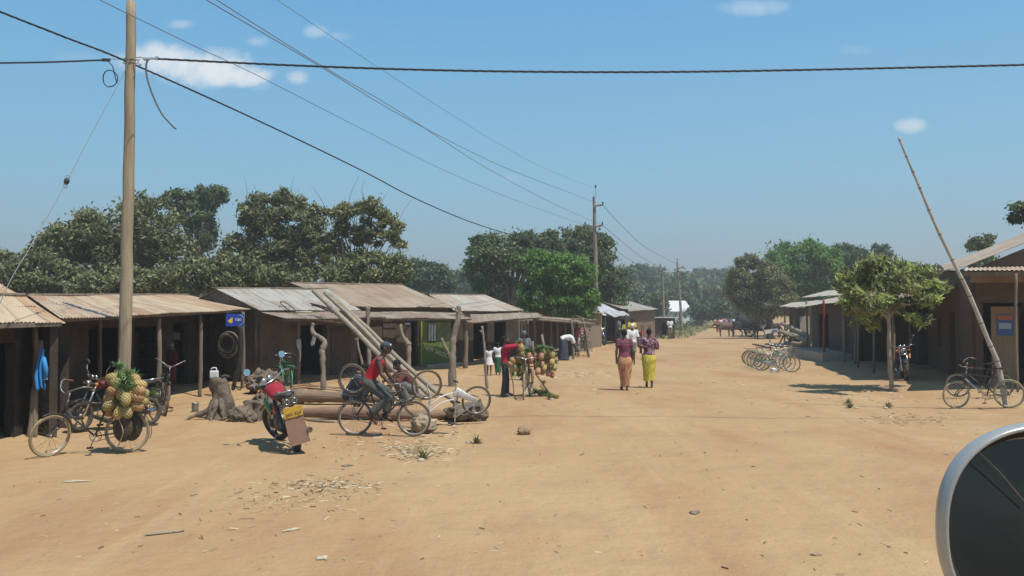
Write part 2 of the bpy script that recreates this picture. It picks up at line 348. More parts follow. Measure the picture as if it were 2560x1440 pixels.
# ================= ground =================
def ground():
    def axis(lo, hi, c, n, k):
        t = np.linspace(-1, 1, n); s = np.sinh(k * t) / np.sinh(k); return c + np.where(s < 0, s * (c - lo), s * (hi - c))
    xs = axis(-2500, 2500, 0, 420, 7.2); ys = axis(-900, 6000, 16, 520, 7.5)
    X, Y = np.meshgrid(xs, ys); Z = gz(X, Y)
    rs = np.random.default_rng(3); nn = rs.normal(0, 1, Z.shape); nn = (nn + np.roll(nn, 1, 0) + np.roll(nn, 1, 1) + np.roll(nn, 1, (0, 1))) / 4
    near = (np.hypot(X, Y - 15) < 60); Z = Z + nn * .006 * near
    nx, ny = len(xs), len(ys); v = np.stack([X, Y, Z], -1).reshape(-1, 3)
    i = np.arange(nx - 1); j = np.arange(ny - 1); I, J = np.meshgrid(i, j); a = (J * nx + I).ravel()
    f = np.stack([a, a + 1, a + nx + 1, a + nx], -1)
    me = bpy.data.meshes.new('ground'); me.vertices.add(len(v)); me.vertices.foreach_set('co', v.ravel())
    me.loops.add(f.size); me.loops.foreach_set('vertex_index', f.ravel().astype(np.int32)); me.polygons.add(len(f))
    me.polygons.foreach_set('loop_start', np.arange(0, f.size, 4, dtype=np.int32)); me.update(calc_edges=True); me.shade_smooth()
    o = bpy.data.objects.new('ground', me); COL.objects.link(o); tag(o, kind='structure')
    m = bpy.data.materials.new('dirt'); m.use_nodes = True; nt = m.node_tree; b = nt.nodes['Principled BSDF']
    b.inputs['Roughness'].default_value = .97; b.inputs['Specular IOR Level'].default_value = .1
    tc = N(nt, 'ShaderNodeTexCoord')
    def noise(scale, det=6, st=(1, 1, 1), rot=0, ro=.6):
        mp = N(nt, 'ShaderNodeMapping'); mp.inputs['Scale'].default_value = st; mp.inputs['Rotation'].default_value = (0, 0, rot); nt.links.new(tc.outputs['Object'], mp.inputs[0])
        n = N(nt, 'ShaderNodeTexNoise'); n.inputs['Scale'].default_value = scale; n.inputs['Detail'].default_value = det; n.inputs['Roughness'].default_value = ro
        nt.links.new(mp.outputs[0], n.inputs['Vector']); return n.outputs['Fac']
    def rng(x, lo, hi, a=0, bb=1):
        r = N(nt, 'ShaderNodeMapRange'); r.inputs[1].default_value = lo; r.inputs[2].default_value = hi; r.inputs[3].default_value = a; r.inputs[4].default_value = bb; nt.links.new(x, r.inputs[0]); return r.outputs[0]
    def mix(f, c1, c2):
        x = N(nt, 'ShaderNodeMixRGB')
        for i, c in ((0, f), (1, c1), (2, c2)):
            if isinstance(c, tuple): x.inputs[i].default_value = (*c, 1)
            else: nt.links.new(c, x.inputs[i])
        return x.outputs[0]
    c = mix(rng(noise(.16, 4), .35, .65), (.365, .240, .124), (.415, .283, .152))
    c = mix(rng(noise(.45, 6, (1, .35, 1), .5), .48, .66, 0, .8), c, (.32, .18, .094))
    c = mix(rng(noise(.8, 7, (.7, 1.3, 1), .5), .50, .70, 0, .55), c, (.33, .215, .12))
    c = mix(rng(noise(3.5, 8), .56, .75, 0, .25), c, (.23, .14, .078))
    c = mix(rng(noise(9, 5), .60, .72, 0, .35), c, (.47, .35, .22))
    # scrub-covered land away from the road and the yards
    s = N(nt, 'ShaderNodeSeparateXYZ'); nt.links.new(tc.outputs['Object'], s.inputs[0])
    cx = mth(nt, 'ADD', mth(nt, 'MULTIPLY', s.outputs[1], .268), mth(nt, 'MULTIPLY', mth(nt, 'SINE', mth(nt, 'MULTIPLY', s.outputs[1], .02)), 1.2))
    dist = mth(nt, 'ABSOLUTE', mth(nt, 'SUBTRACT', s.outputs[0], cx))
    dist = mth(nt, 'ADD', dist, rng(noise(.25, 5), .2, .8, -3, 3))
    edge = mth(nt, 'MAXIMUM', 7.0, mth(nt, 'SUBTRACT', 40, mth(nt, 'MULTIPLY', s.outputs[1], .38)))
    gm = N(nt, 'ShaderNodeMapRange'); gm.inputs[2].default_value = 2.5; gm.inputs[1].default_value = 0; nt.links.new(mth(nt, 'SUBTRACT', dist, edge), gm.inputs[0])
    grass = mix(rng(noise(.6, 6), .4, .6), (.105, .12, .045), (.24, .2, .09))
    c = mix(gm.outputs[0], c, grass)
    nt.links.new(c, b.inputs['Base Color'])
    tr_ = noise(1.0, 5, (3.2, .07, 1), -.262); c2_ = mix(rng(tr_, .56, .72, 0, .28), c, (.47, .33, .185)); nt.links.new(c2_, b.inputs['Base Color'])
    h = mth(nt, 'ADD', mth(nt, 'MULTIPLY', noise(2.2, 8, (1, 1, 1)), 1.0), mth(nt, 'MULTIPLY', noise(22, 7), .16))
    h = mth(nt, 'ADD', h, mth(nt, 'MULTIPLY', noise(.9, 6, (.7, 1.5, 1), .45), .8))
    bp = N(nt, 'ShaderNodeBump'); bp.inputs['Strength'].default_value = .8; bp.inputs['Distance'].default_value = .09
    nt.links.new(h, bp.inputs['Height']); nt.links.new(bp.outputs[0], b.inputs['Normal'])
    me.materials.append(m)
ground()
# ================= trees =================
def leafmesh(name, m, C, S, aspect=.45, parent=None, world=True, droop=0, flat=.0, vv=None, normals_up=.3):
    """C: leaf centres (n,3); S: leaf half-length (n)"""
    n = len(C); R = RNG
    a = R.normal(0, 1, (n, 3)); a[:, 2] = a[:, 2] * (1 - flat) - droop; a /= np.linalg.norm(a, axis=1)[:, None]
    b = R.normal(0, 1, (n, 3)); b[:, 2] -= 0; nrm = R.normal(0, 1, (n, 3)); nrm[:, 2] = abs(nrm[:, 2]) + normals_up
    b = np.cross(a, nrm); b /= np.linalg.norm(b, axis=1)[:, None] + 1e-9
    Sx = S[:, None]; k = np.cross(a, b)
    v = np.empty((n, 4, 3)); v[:, 0] = C - a * Sx; v[:, 1] = C + b * Sx * aspect + k * Sx * .12; v[:, 2] = C + a * Sx + k * Sx * -.15; v[:, 3] = C - b * Sx * aspect + k * Sx * .12
    off = np.array(parent.location) if (world and parent is not None) else np.zeros(3)
    v = (v - off).reshape(-1, 3)
    me = bpy.data.meshes.new(name); me.vertices.add(len(v)); me.vertices.foreach_set('co', v.ravel())
    f = np.arange(4 * n, dtype=np.int32); me.loops.add(4 * n); me.loops.foreach_set('vertex_index', f); me.polygons.add(n)
    me.polygons.foreach_set('loop_start', np.arange(0, 4 * n, 4, dtype=np.int32)); me.update(calc_edges=True)
    at = me.attributes.new('v', 'FLOAT', 'FACE'); at.data.foreach_set('value', (vv if vv is not None else R.random(n)).astype(np.float32))
    me.materials.append(m); o = bpy.data.objects.new(name, me); COL.objects.link(o)
    if parent is not None: o.parent = parent
    return o
def tree(name, label, base, blobs, m, bark, n=9000, ls=.16, clump=.9, trunk_r=.22, d=None, droop=.1, aspect=.45, depth=1.0, gap=.0, group=None, cat='tree', dens=2.2, hollow=.55, limbs=8, flat=.0, fork=.35, bare=0):
    """blobs: (px, py, rx_px, ry_px) in the photograph at distance d -> ellipsoids of real size"""
    base = Vector(base); t = thing(name, base, label, cat, group)
    rs = RNG; B = []
    for q in blobs:
        px, py, rx, ry = q[:4]; dd = d + (q[4] if len(q) > 4 else 0)
        c = P(px, py, dd); s = dd / FP; B.append((np.array(c), rx * s, ry * s, (rx + ry) * .5 * s * depth))
    vol = np.array([b[1] * b[2] + b[1] * b[3] for b in B]); vol /= vol.sum()
    C = []; S = []; V = []; cc = []
    for b, w_ in zip(B, vol):
        nb = int(n * w_); cl = clump * (b[1] * b[2] * b[3]) ** (1 / 3); cl = min(max(cl * .32, ls * 2.0), 1.0)
        K = max(5, int(dens * (b[1] * b[2] * b[3]) / cl ** 3 * .55)); K = min(K, 170)
        u = rs.normal(0, 1, (K, 3)); u /= np.linalg.norm(u, axis=1)[:, None]; r = (hollow + (1 - hollow) * rs.random(K)) ** .8
        kc = b[0] + u * r[:, None] * np.array([b[1], b[3], b[2]]) * .93
        cc.append(kc); idx = rs.integers(0, K, nb); ck = rs.uniform(.65, 1.3, K) * cl; tone = rs.uniform(-.22, .22, K)
        off = rs.normal(0, 1, (nb, 3)); ro = rs.random(nb) ** .45 * np.where(rs.random(nb) < .22, rs.uniform(1.1, 2.1, nb), 1); off = off / np.linalg.norm(off, axis=1)[:, None] * ro[:, None]
        off[:, 2] *= .7
        C.append(kc[idx] + off * ck[idx][:, None]); S.append(rs.uniform(.65, 1.25, nb) * ls)
        V.append(np.clip(rs.random(nb) * .75 + .12 + tone[idx], 0, 1))
    C = np.concatenate(C); S = np.concatenate(S); V = np.concatenate(V); cc = np.concatenate(cc)
    keep = C[:, 2] > base.z + .25; C, S, V = C[keep], S[keep], V[keep]
    leafmesh('crown', m, C, S, aspect, t, droop=droop, vv=V, flat=flat)
    tk = M(); top = Vector(tuple(cc.mean(0))); H = top.z - base.z
    fk = base + Vector((rs.normal(0, .1), rs.normal(0, .1), max(H * fork, .6)))
    b0 = base - Vector((0, 0, .15))
    tk2 = crook([b0, base.lerp(fk, .5) + Vector((rs.normal(0, .12), 0, 0)), fk], [trunk_r * 1.25, trunk_r, trunk_r * .8], 10, seed=len(label)); tk.v, tk.f = tk2.v, tk2.f
    sel = rs.choice(len(cc), min(limbs * 3, len(cc)), replace=False)
    for k, i in enumerate(sel):
        e = Vector(tuple(cc[i])); mid = fk.lerp(e, .5) + Vector((rs.normal(0, .3), rs.normal(0, .3), H * .08))
        r0 = trunk_r * (.5 if k < limbs else .28)
        q = crook([fk, fk.lerp(mid, .5) + Vector((0, 0, .1)), mid, e], [r0, r0 * .75, r0 * .5, r0 * .15], 6, seed=k); tk.add(q.v, q.f)
    for k in range(bare):
        i = int(rs.integers(0, len(cc))); e = Vector(tuple(cc[i])); e2 = e + Vector((rs.normal(0, .5), rs.normal(0, .5), rs.uniform(.8, 2.0)))
        q = crook([e, e.lerp(e2, .5) + Vector((rs.normal(0, .15), 0, 0)), e2], [.016, .012, .005], 4, seed=k); tk.add(q.v, q.f)
    tk.build('trunk', bark, t, world=True, smooth=True)
    return t
bark = mat('bark', (.11, .085, .065), (.2, .16, .13), 6, .95, bump=.6)
L_olive = attrmat('olive_leaves', [(.09, .105, .05), (.175, .195, .09), (.33, .33, .17)])
L_dark = attrmat('dark_green_leaves', [(.06, .095, .045), (.115, .165, .07), (.23, .27, .13)])
L_green = attrmat('bright_green_leaves', [(.07, .14, .035), (.13, .25, .06), (.22, .36, .10)])
L_yel = attrmat('yellow_green_leaves', [(.085, .105, .045), (.165, .19, .08), (.36, .34, .14)])
L_far = attrmat('far_leaves', [(0.044, 0.079, 0.044), (0.088, 0.14, 0.07), (0.158, 0.219, 0.105)])
L_scrub = attrmat('scrub_leaves', [(0.105, 0.123, 0.052), (0.21, 0.228, 0.096), (0.35, 0.333, 0.158)])
L_big = attrmat('young_leaves', [(.14, .15, .07), (.26, .28, .12), (.42, .55, .12)], trans=.4)
def at(px, d): return GD(px, d)
tree('tree', 'broad dusty olive tree behind the rusty roof, crossed by the near wooden pole', at(300, 44), [(250, 585, 95, 75), (370, 570, 90, 85), (180, 610, 80, 60), (300, 655, 120, 55), (420, 640, 70, 60), (140, 640, 70, 50)], L_olive, bark, 28500, 0.126, d=44, trunk_r=.3)
tree('tree', 'low dusty tree at the far left edge of the tree line', at(40, 42), [(30, 690, 80, 60), (100, 680, 70, 55), (170, 700, 80, 50), (-40, 680, 70, 60)], L_olive, bark, 15200, 0.118, d=42, trunk_r=.2)
tree('tree', 'tall dark tree whose open crown stands up behind the olive tree', at(495, 62), [(445, 500, 42, 28), (530, 492, 52, 32), (490, 535, 55, 40), (505, 590, 40, 40)], L_dark, bark, 13300, 0.148, d=62, trunk_r=.28, fork=.6)
tree('tree', 'large dense dark tree behind the grey iron roof', at(690, 46), [(650, 540, 60, 55), (740, 560, 75, 65), (690, 620, 95, 70), (600, 640, 60, 60), (780, 640, 60, 60), (710, 495, 35, 26)], L_olive, bark, 26600, 0.126, d=46, trunk_r=.3, bare=14)
tree('tree', 'sparse yellow flecked tree with bare forking limbs left of the open sky', at(880, 43), [(920, 530, 66, 38), (975, 570, 42, 38), (855, 545, 48, 45), (998, 605, 20, 28), (830, 610, 48, 42), (905, 590, 60, 30), (880, 650, 60, 30)], L_yel, bark, 11500, 0.115, d=43, trunk_r=.16, hollow=.35, limbs=12, fork=.3, bare=22, dens=1.1)
tree('bush', 'yellow green bush above the rusty brown roof', at(950, 42), [(930, 680, 70, 50), (990, 680, 40, 50), (870, 690, 60, 40)], L_yel, bark, 11400, 0.104, d=42, trunk_r=.12, cat='bush')
tree('bush', 'dusty bush over the ridge of the long rusty roof', at(540, 38), [(500, 690, 80, 45), (580, 680, 70, 50), (430, 700, 60, 40)], L_olive, bark, 13300, 0.104, d=38, trunk_r=.12, cat='bush')
tree('bush', 'brownish bush between the dark tree and the grey roof', at(740, 39), [(700, 700, 70, 38), (790, 700, 70, 40), (640, 705, 50, 35)], L_olive, bark, 11400, 0.104, d=39, trunk_r=.12, cat='bush')
tree('bush', 'dusty bush behind the near wooden pole', at(330, 38), [(330, 710, 90, 40), (240, 715, 70, 36)], L_olive, bark, 9500, 0.104, d=38, trunk_r=.12, cat='bush')
tree('tree', 'small blue green tree in the gap right of the yellow flecked tree', at(1050, 85), [(1040, 690, 50, 42), (1100, 700, 40, 36), (1090, 678, 26, 20)], L_far, bark, 8550, 0.192, d=85, trunk_r=.2)
tree('tree', 'dark layered tree left of the mango tree', at(1270, 60), [(1270, 640, 90, 60), (1210, 660, 50, 70), (1330, 615, 60, 40), (1360, 650, 60, 60), (1240, 720, 60, 50), (1200, 605, 25, 18), (1370, 590, 22, 16)], L_dark, bark, 24700, 0.148, d=60, trunk_r=.35, limbs=12)
tree('tree', 'tall dark tree behind the second utility pole', at(1480, 66), [(1450, 610, 60, 46), (1500, 640, 50, 60), (1460, 690, 60, 60), (1530, 720, 45, 60), (1420, 640, 40, 50)], L_dark, bark, 20900, 0.148, d=66, trunk_r=.35)
tree('mango_tree', 'bright green mango tree hanging over the low stall roofs', at(1400, 47), [(1370, 680, 70, 55), (1440, 690, 45, 60), (1340, 745, 50, 46), (1410, 760, 65, 42), (1470, 760, 30, 45), (1350, 650, 40, 30)], L_green, bark, 22800, 0.126, d=47, trunk_r=.22, droop=.8, aspect=.28, limbs=10)
tree('tree', 'grey green tree beside the far end of the road', at(1925, 74), [(1880, 690, 62, 50), (1852, 720, 40, 58), (1930, 720, 52, 60), (1905, 765, 62, 34), (1870, 655, 32, 24), (1960, 760, 40, 36)], L_olive, bark, 26600, 0.118, d=74, trunk_r=.35)
tree('tree', 'big rounded bright green tree behind the roadside stalls', at(2010, 84), [(2000, 648, 88, 50), (1960, 690, 60, 55), (2050, 690, 65, 55), (2010, 740, 80, 45), (2080, 650, 30, 35)], L_green, bark, 28500, 0.178, d=84, trunk_r=.45)
tree('tree', 'hazy dark tree with a lone upright crown right of the big green tree', at(2130, 100), [(2110, 635, 36, 28), (2150, 650, 40, 34), (2205, 628, 24, 24), (2195, 665, 30, 30), (2160, 690, 60, 40)], L_far, bark, 13300, 0.207, d=100, trunk_r=.3)
tree('tree', 'low far tree behind the leafy young tree', at(2290, 70), [(2260, 690, 70, 28), (2330, 690, 60, 24)], L_dark, bark, 7600, 0.163, d=70, trunk_r=.2)
tree('tree', 'small round tree top above the brick shop roof', at(2455, 60), [(2450, 612, 28, 18), (2470, 600, 14, 12), (2436, 618, 16, 12), (2455, 680, 40, 50)], L_dark, bark, 6650, 0.126, d=60, trunk_r=.15)
tree('tree', 'tree whose leafy branch enters at the right edge of the sky', at(2640, 34), [(2556, 520, 34, 11), (2550, 548, 28, 10), (2610, 530, 50, 50), (2660, 580, 60, 60)], L_dark, bark, 6650, 0.104, d=34, trunk_r=.2)
tree('tree', 'scrubby tree at the foot of the road hill, right side', at(1905, 72), [(1915, 770, 26, 30), (1890, 785, 20, 20)], L_scrub, bark, 4750, 0.133, d=80, trunk_r=.1)
# far row of separate trees along the hill
rr = random.Random(5); k = 0
far = [(1560, 720, 150, 40, 55), (1600, 700, 190, 40, 40), (1640, 695, 240, 38, 30), (1700, 712, 200, 44, 34), (1560, 770, 110, 44, 30), (1760, 700, 260, 50, 30), (1790, 735, 180, 44, 34), (1710, 760, 150, 30, 26), (1755, 775, 130, 26, 22),
       (1640, 760, 120, 30, 30), (1820, 700, 240, 36, 30), (1600, 760, 130, 34, 34), (1690, 735, 165, 30, 26), (1150, 715, 140, 50, 46), (1800, 775, 125, 22, 20), (1180, 690, 170, 30, 30), (1850, 775, 150, 24, 20)]
words = ['wide', 'slim', 'low', 'hazy', 'rounded', 'ragged', 'dense', 'pale', 'small', 'bushy', 'flat topped', 'leaning', 'dusky', 'spreading', 'stunted', 'tall', 'scrubby']
for i, (px, py, d_, rx, ry) in enumerate(far):
    side = 'left of the second utility pole' if px < 1480 else 'between the second utility pole and the thin far pole' if px < 1650 else 'around the white far house' if px < 1730 else 'left of the road where it climbs' if px < 1830 else 'right of the road where it climbs'
    tree('tree', '%s far tree %s' % (words[i], side), at(px, d_), [(px, py, rx, ry), (px + rx * .5, py + ry * .3, rx * .6, ry * .6), (px - rx * .5, py + ry * .3, rx * .6, ry * .7)], L_far if i % 3 else L_dark, bark, 4940, 0.002 * d_ + .05, d=d_, trunk_r=.2, limbs=5, group='far trees on the hillside')
def woodland():
    rs = RNG; C = []; S = []; V = []
    for _ in range(420):
        y = rs.uniform(170, 520); px = rs.choice([rs.uniform(-300, 1830), rs.uniform(880, 1830), rs.uniform(1905, 2900)]); x = (px - 1280) / FP * y
        if abs(x - .268 * y) < 9 + y * .01: continue
        h = rs.uniform(4.5, 9.5); r = rs.uniform(3, 6.5); z = float(gz(x, y)); nb = 230
        u = rs.normal(0, 1, (nb, 3)); u /= np.linalg.norm(u, axis=1)[:, None]
        kc = u[rs.integers(0, 26, nb)] * .75 + rs.normal(0, .16, (nb, 3))
        c = np.array([x, y, z + h * .5]) + kc * np.array([r, r, h * .5]); C.append(c); S.append(np.full(nb, .6 + y * .0011)); V.append(np.clip(rs.random(nb) * .6 + rs.uniform(0, .4), 0, 1))
    for _ in range(300):   # low scrub on the verge
        y = rs.uniform(75, 210); px = rs.uniform(1000, 1850); x = (px - 1280) / FP * y
        if abs(x - .268 * y) < 7.5 + max(0, (110 - y)) * .12 or x < 8: continue
        nb = 60; z = float(gz(x, y)); r = rs.uniform(.5, 1.5); u = rs.normal(0, .5, (nb, 3)); u[:, 2] = abs(u[:, 2])
        C.append(np.array([x, y, z]) + u * r); S.append(np.full(nb, .2)); V.append(rs.random(nb))
    C = np.concatenate(C); o = leafmesh('distant_woodland', L_far, C, np.concatenate(S), .7, vv=np.concatenate(V)); tag(o, 'hazy green woodland covering the hillside behind the village', 'woodland', kind='stuff')
woodland()
# leafy young tree in front of the brick shop
YB = G(2231, 978)
def young():
    t = thing('young_tree', YB, 'leafy young tree with pale trunk standing in the dirt before the dark shop front', 'tree')
    d = YB.y; cc = []
    B = [(2170, 690, 66, 40), (2262, 686, 60, 30), (2318, 718, 36, 22), (2180, 752, 50, 24), (2148, 775, 34, 24), (2168, 805, 30, 14), (2300, 692, 55, 24), (2225, 662, 60, 22), (2292, 795, 30, 10), (2122, 706, 30, 26), (2240, 760, 44, 26), (2235, 700, 60, 28), (2350, 716, 16, 16), (2130, 745, 24, 30), (2310, 748, 34, 18), (2175, 650, 22, 16)]
    C = []; S = []; V = []; tk = M(); up = P(2222, 800, d)
    q = crook([YB - Vector((0, 0, .1)), P(2224, 900, d), up, P(2215, 740, d)], [.072, .056, .046, .036], 10, seed=3); tk.add(q.v, q.f)
    for (px, py, rx, ry) in B:
        c = np.array(P(px, py, d + RNG.uniform(-1.1, 1.1))); s = d / FP; n = int(rx * ry * .0135) + 4
        for _ in range(n):
            u = RNG.normal(0, 1, 3); u /= np.linalg.norm(u); e = c + u * RNG.random() ** .4 * np.array([rx * s, (rx + ry) * .7 * s, ry * s])
            m_ = 15; dirs = RNG.normal(0, 1, (m_, 3)); dirs[:, 2] = dirs[:, 2] * .5 - .25; dirs /= np.linalg.norm(dirs, axis=1)[:, None]
            C.append(e + dirs * .14); S.append(RNG.uniform(.11, .18, m_)); V.append(np.clip(RNG.random(m_) * .5 + RNG.random() ** 2 * .6, 0, 1)); cc.append(e)
    for k in range(26):
        e = Vector(tuple(cc[RNG.integers(0, len(cc))])); q = crook([up.lerp(P(2215, 740, d), RNG.random()), up.lerp(e, .5) + Vector((0, 0, .1)), e], [.03, .018, .006], 5, seed=k); tk.add(q.v, q.f)
    C = np.concatenate(C); leafmesh('crown', L_big, C, np.concatenate(S), .26, t, droop=.6, vv=np.concatenate(V))
    tk.build('trunk', mat('pale_bark', (.26, .2, .15), (.36, .29, .22), 8, .9, bump=.3), t, world=True, smooth=True)
young()
# ================= buildings =================
def tpx(A, B, px):
    k = (px - 1280) / FP; return (k * A.y - A.x) / ((B.x - A.x) - k * (B.y - A.y))
def wall(m, A, B, top, th=.14, ops=(), bottom=-.1):
    """wall from A to B (ground points); top: height or (hA,hB); ops: (t0,t1,zb,zt) openings"""
    tA, tB = top if isinstance(top, tuple) else (top, top)
    L = (B - A).length; cuts = sorted(ops); t = 0
    def seg(t0, t1, z0, z1a, z1b):
        if t1 - t0 < 1e-4: return
        a = A.lerp(B, t0); b = A.lerp(B, t1); d = (b - a).normalized(); n = Vector((-d.y, d.x, 0)) * th / 2
        vs = [Vector((p.x + n.x * s, p.y + n.y * s, z)) for p, z1 in ((a, z1a), (b, z1b)) for s in (-1, 1) for z in (z0, z1)]
        m.add(vs, [(0, 1, 3, 2), (4, 6, 7, 5), (0, 4, 5, 1), (2, 3, 7, 6), (0, 2, 6, 4), (1, 5, 7, 3)])
    H = lambda q: tA + (tB - tA) * q
    for (a, b, zb, zt) in cuts:
        a = max(a, 0); b = min(b, 1)
        seg(t, a, bottom, H(a), H(a)); seg(a, b, zt, H(a), H(b))
        if zb > 0: seg(a, b, bottom, zb, zb)
        t = b
    seg(t, 1, bottom, H(t), H(1))
def flat(v): return Vector((v.x, v.y, 0))
def pent(m, E, R, K, th, zs):
    """gable end wall through front eave E, ridge R, back eave K (roof points), slightly below the roof"""
    d = (R - E); u = flat(d).normalized(); n = Vector((-u.y, u.x, 0)) * th / 2
    f = E.lerp(R, .12); b = K.lerp(R, .12); g = .035
    pts = [Vector((f.x, f.y, -.1)), Vector((f.x, f.y, f.z - g)), Vector((R.x, R.y, R.z - g)), Vector((b.x, b.y, b.z - g)), Vector((b.x, b.y, -.1))]
    vs = [p + n for p in pts] + [p - n for p in pts]
    fs = [(0, 1, 2, 3, 4), (9, 8, 7, 6, 5)] + [(i, i + 5, (i + 1) % 5 + 5, (i + 1) % 5) for i in range(5)]
    m.add(vs, fs)
def house(name, label, RL, RR, EL, ER, wm, rm, ops_px=(), ver=None, front=.12, cat='shop', group=None, inset=.03, seed=1, doors=(), posts=(), back=True, th=.14):
    base = flat(EL.lerp(ER, .5)); base.z = float(gz(base.x, base.y)); t = thing(name, base, label, cat, group)
    KL = Vector((2 * RL.x - EL.x, 2 * RL.y - EL.y, EL.z)); KR = Vector((2 * RR.x - ER.x, 2 * RR.y - ER.y, ER.z))
    roof = corr(RL, RR, ER, EL, seed=seed).build('roof', rm, t, world=True, smooth=True)
    bm = corr(KL, KR, RR, RL, seed=seed + 5, per=2, rows=2, pitch=.2); bm.build('roof', rm, t, world=True, smooth=True)
    m = M(); q = lambda a, b, s: a.lerp(b, s)
    eL, eR = q(EL, ER, inset), q(EL, ER, 1 - inset); rL, rR = q(RL, RR, inset), q(RL, RR, 1 - inset); kL, kR = q(KL, KR, inset), q(KL, KR, 1 - inset)
    A = flat(eL.lerp(rL, front)); B = flat(eR.lerp(rR, front))
    hz = eL.lerp(rL, front).z - .04, eR.lerp(rR, front).z - .04
    ops = [(tpx(A, B, a), tpx(A, B, b), zb, zt) for a, b, zb, zt in ops_px]
    wall(m, A, B, hz, th, ops)
    wall(m, flat(kL.lerp(rL, .12)), flat(kR.lerp(rR, .12)), kL.z)
    pent(m, eL, rL, kL, th, 0); pent(m, eR, rR, kR, th, 0)
    m.build('wall', wm, t, world=True)
    # timber: eave rail and rafters under the sheets
    tb = M(); dn = Vector((0, 0, -.05))
    tb.beam(q(EL, ER, .01) + dn + (RL - EL) * .05, q(EL, ER, .99) + dn + (RR - ER) * .05, .05, .07)
    tb.tube([RL + (RR - RL) * .0 + Vector((0, 0, .02)), RR + Vector((0, 0, .02))], .035, 6)
    tb.build('rafter', wood_grey, t, world=True)
    if ver:
        vTL, vTR, vEL, vER, vm = ver
        corr(vTL, vTR, vER, vEL, seed=seed + 9, rows=3).build('veranda_roof', vm, t, world=True, smooth=True)
        vb = M(); vb.beam(vEL.lerp(vTL, .08) - Vector((0, 0, .05)), vER.lerp(vTR, .08) - Vector((0, 0, .05)), .06, .06)
        vb.build('beam', wood_grey, t, world=True)
    for (px, top, r, base_py) in posts:
        g = G(px, base_py); m = crook([g - Vector((0, 0, .1)), Vector((g.x + .02, g.y, top * .5)), Vector((g.x, g.y, top))], [r * 1.1, r, r * .9], 8, seed=int(px))
        m.build('post', wood_grey, t, world=True, smooth=True)
    for (a, b, z0, z1, dm, off, nm) in doors:
        pa = A.lerp(B, tpx(A, B, a)); pb = A.lerp(B, tpx(A, B, b)); d = (pb - pa).normalized(); n = Vector((d.y, -d.x, 0)) * off
        m = M(); vs = [p + n + Vector((0, 0, z)) + nn for p in (pa, pb) for nn in (Vector((d.y, -d.x, 0)) * .02, Vector((-d.y, d.x, 0)) * .02) for z in (z0, z1)]
        m.add(vs, [(0, 1, 3, 2), (4, 6, 7, 5), (0, 4, 5, 1), (2, 3, 7, 6), (0, 2, 6, 4), (1, 5, 7, 3)])
        if nm == 'door':
            n2 = Vector((d.y, -d.x, 0)) * (off + .035)
            for zz in (z0 + .12, (z0 + z1) / 2, z1 - .12): m.beam(pa + n2 + Vector((0, 0, zz)), pb + n2 + Vector((0, 0, zz)), .025, .09)
            m.beam(pa + n2 + Vector((0, 0, (z0 + z1) / 2)), pb + n2 * 1.0 + Vector((0, 0, z0 + .15)), .02, .08)
        m.build(nm, dm, t, world=True)
    t['_A'] = tuple(A); t['_B'] = tuple(B); return t, A, B
green1 = mat('green_paint', (.12, .19, .035), (.09, .145, .03), 2, .85)
green2 = mat('dark_green_paint', (.045, .058, .02), (.03, .04, .015), 2, .85)
white_p = mat('white_paint', (.72, .72, .7), (.55, .53, .5), 5, .6)
blue_p = mat('sign_blue', (.02, .06, .34), None, rough=.5)
yellow_p = mat('sign_yellow', (.75, .50, .03), None, rough=.5)
red_p = mat('red_paint', (.30, .03, .03), (.22, .03, .03), 6, .5)
# long rusty shop (front row, left)
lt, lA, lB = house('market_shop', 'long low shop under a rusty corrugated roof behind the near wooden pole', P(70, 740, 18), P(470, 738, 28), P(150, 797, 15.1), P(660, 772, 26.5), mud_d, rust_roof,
    ops_px=[(215, 300, 0, 1.75), (330, 400, 0, 1.75), (428, 468, .0, 1.8)], front=.62, seed=2,
    posts=[(395, 1.97, .055, 1016), (499, 2.02, .05, 992), (246, 1.95, .045, 1010), (606, 2.1, .05, 968)])
m = M()
for z in (.45, .85, 1.25): 
    a = lA.lerp(lB, .55) + Vector((-.6, 0, z)); b = lA.lerp(lB, .98) + Vector((-.6, 0, z)); m.beam(a, b, .3, .025)
for q in (.55, .7, .85, .98): a = lA.lerp(lB, q) + Vector((-.6, 0, 0)); m.beam(a, a + Vector((0, 0, 1.6)), .05, .3, up=(1, 0, 0))
m.build('shelf', wood_dark, lt, world=True)
m = M(); a = lA.lerp(lB, .80); 
for i in range(9):
    m = M(); c = a + Vector((-.35 + i * .02, i * .33 - .8, .62 + (i % 3) * .4)); m.box(c, (.14, .18, .2)); m.build('shop_goods', [mat('red_goods', (.2, .03, .03)), mat('teal_goods', (.05, .12, .14)), mat('pale_goods', (.3, .3, .25))][i % 3], lt, world=True)
# shop at the left edge
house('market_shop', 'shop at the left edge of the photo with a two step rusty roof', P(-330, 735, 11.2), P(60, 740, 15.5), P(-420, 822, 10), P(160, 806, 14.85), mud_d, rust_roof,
    ops_px=[(-60, 30, 0, 1.6)], front=.7, seed=4, posts=[(84, 1.88, .05, 1092), (15, 1.85, .045, 1085), (55, 1.88, .05, 1012)])
up = thing('market_shop', flat(P(-60, 738, 15.6)), 'upper rusty roof peeking over the shop at the left edge', 'shop')
corr(P(-300, 640, 13.4), P(-16, 698, 16.4), P(54, 739, 15.9), P(-300, 739, 12.6), seed=6).build('roof', rust_roof, up, world=True, smooth=True)
m = M(); a = flat(P(-300, 739, 12.7)); b = flat(P(48, 739, 15.9)); wall(m, a + Vector((-.9, .2, 0)), b + Vector((-.35, .3, 0)), 2.3); m.build('wall', mud_d, up, world=True)
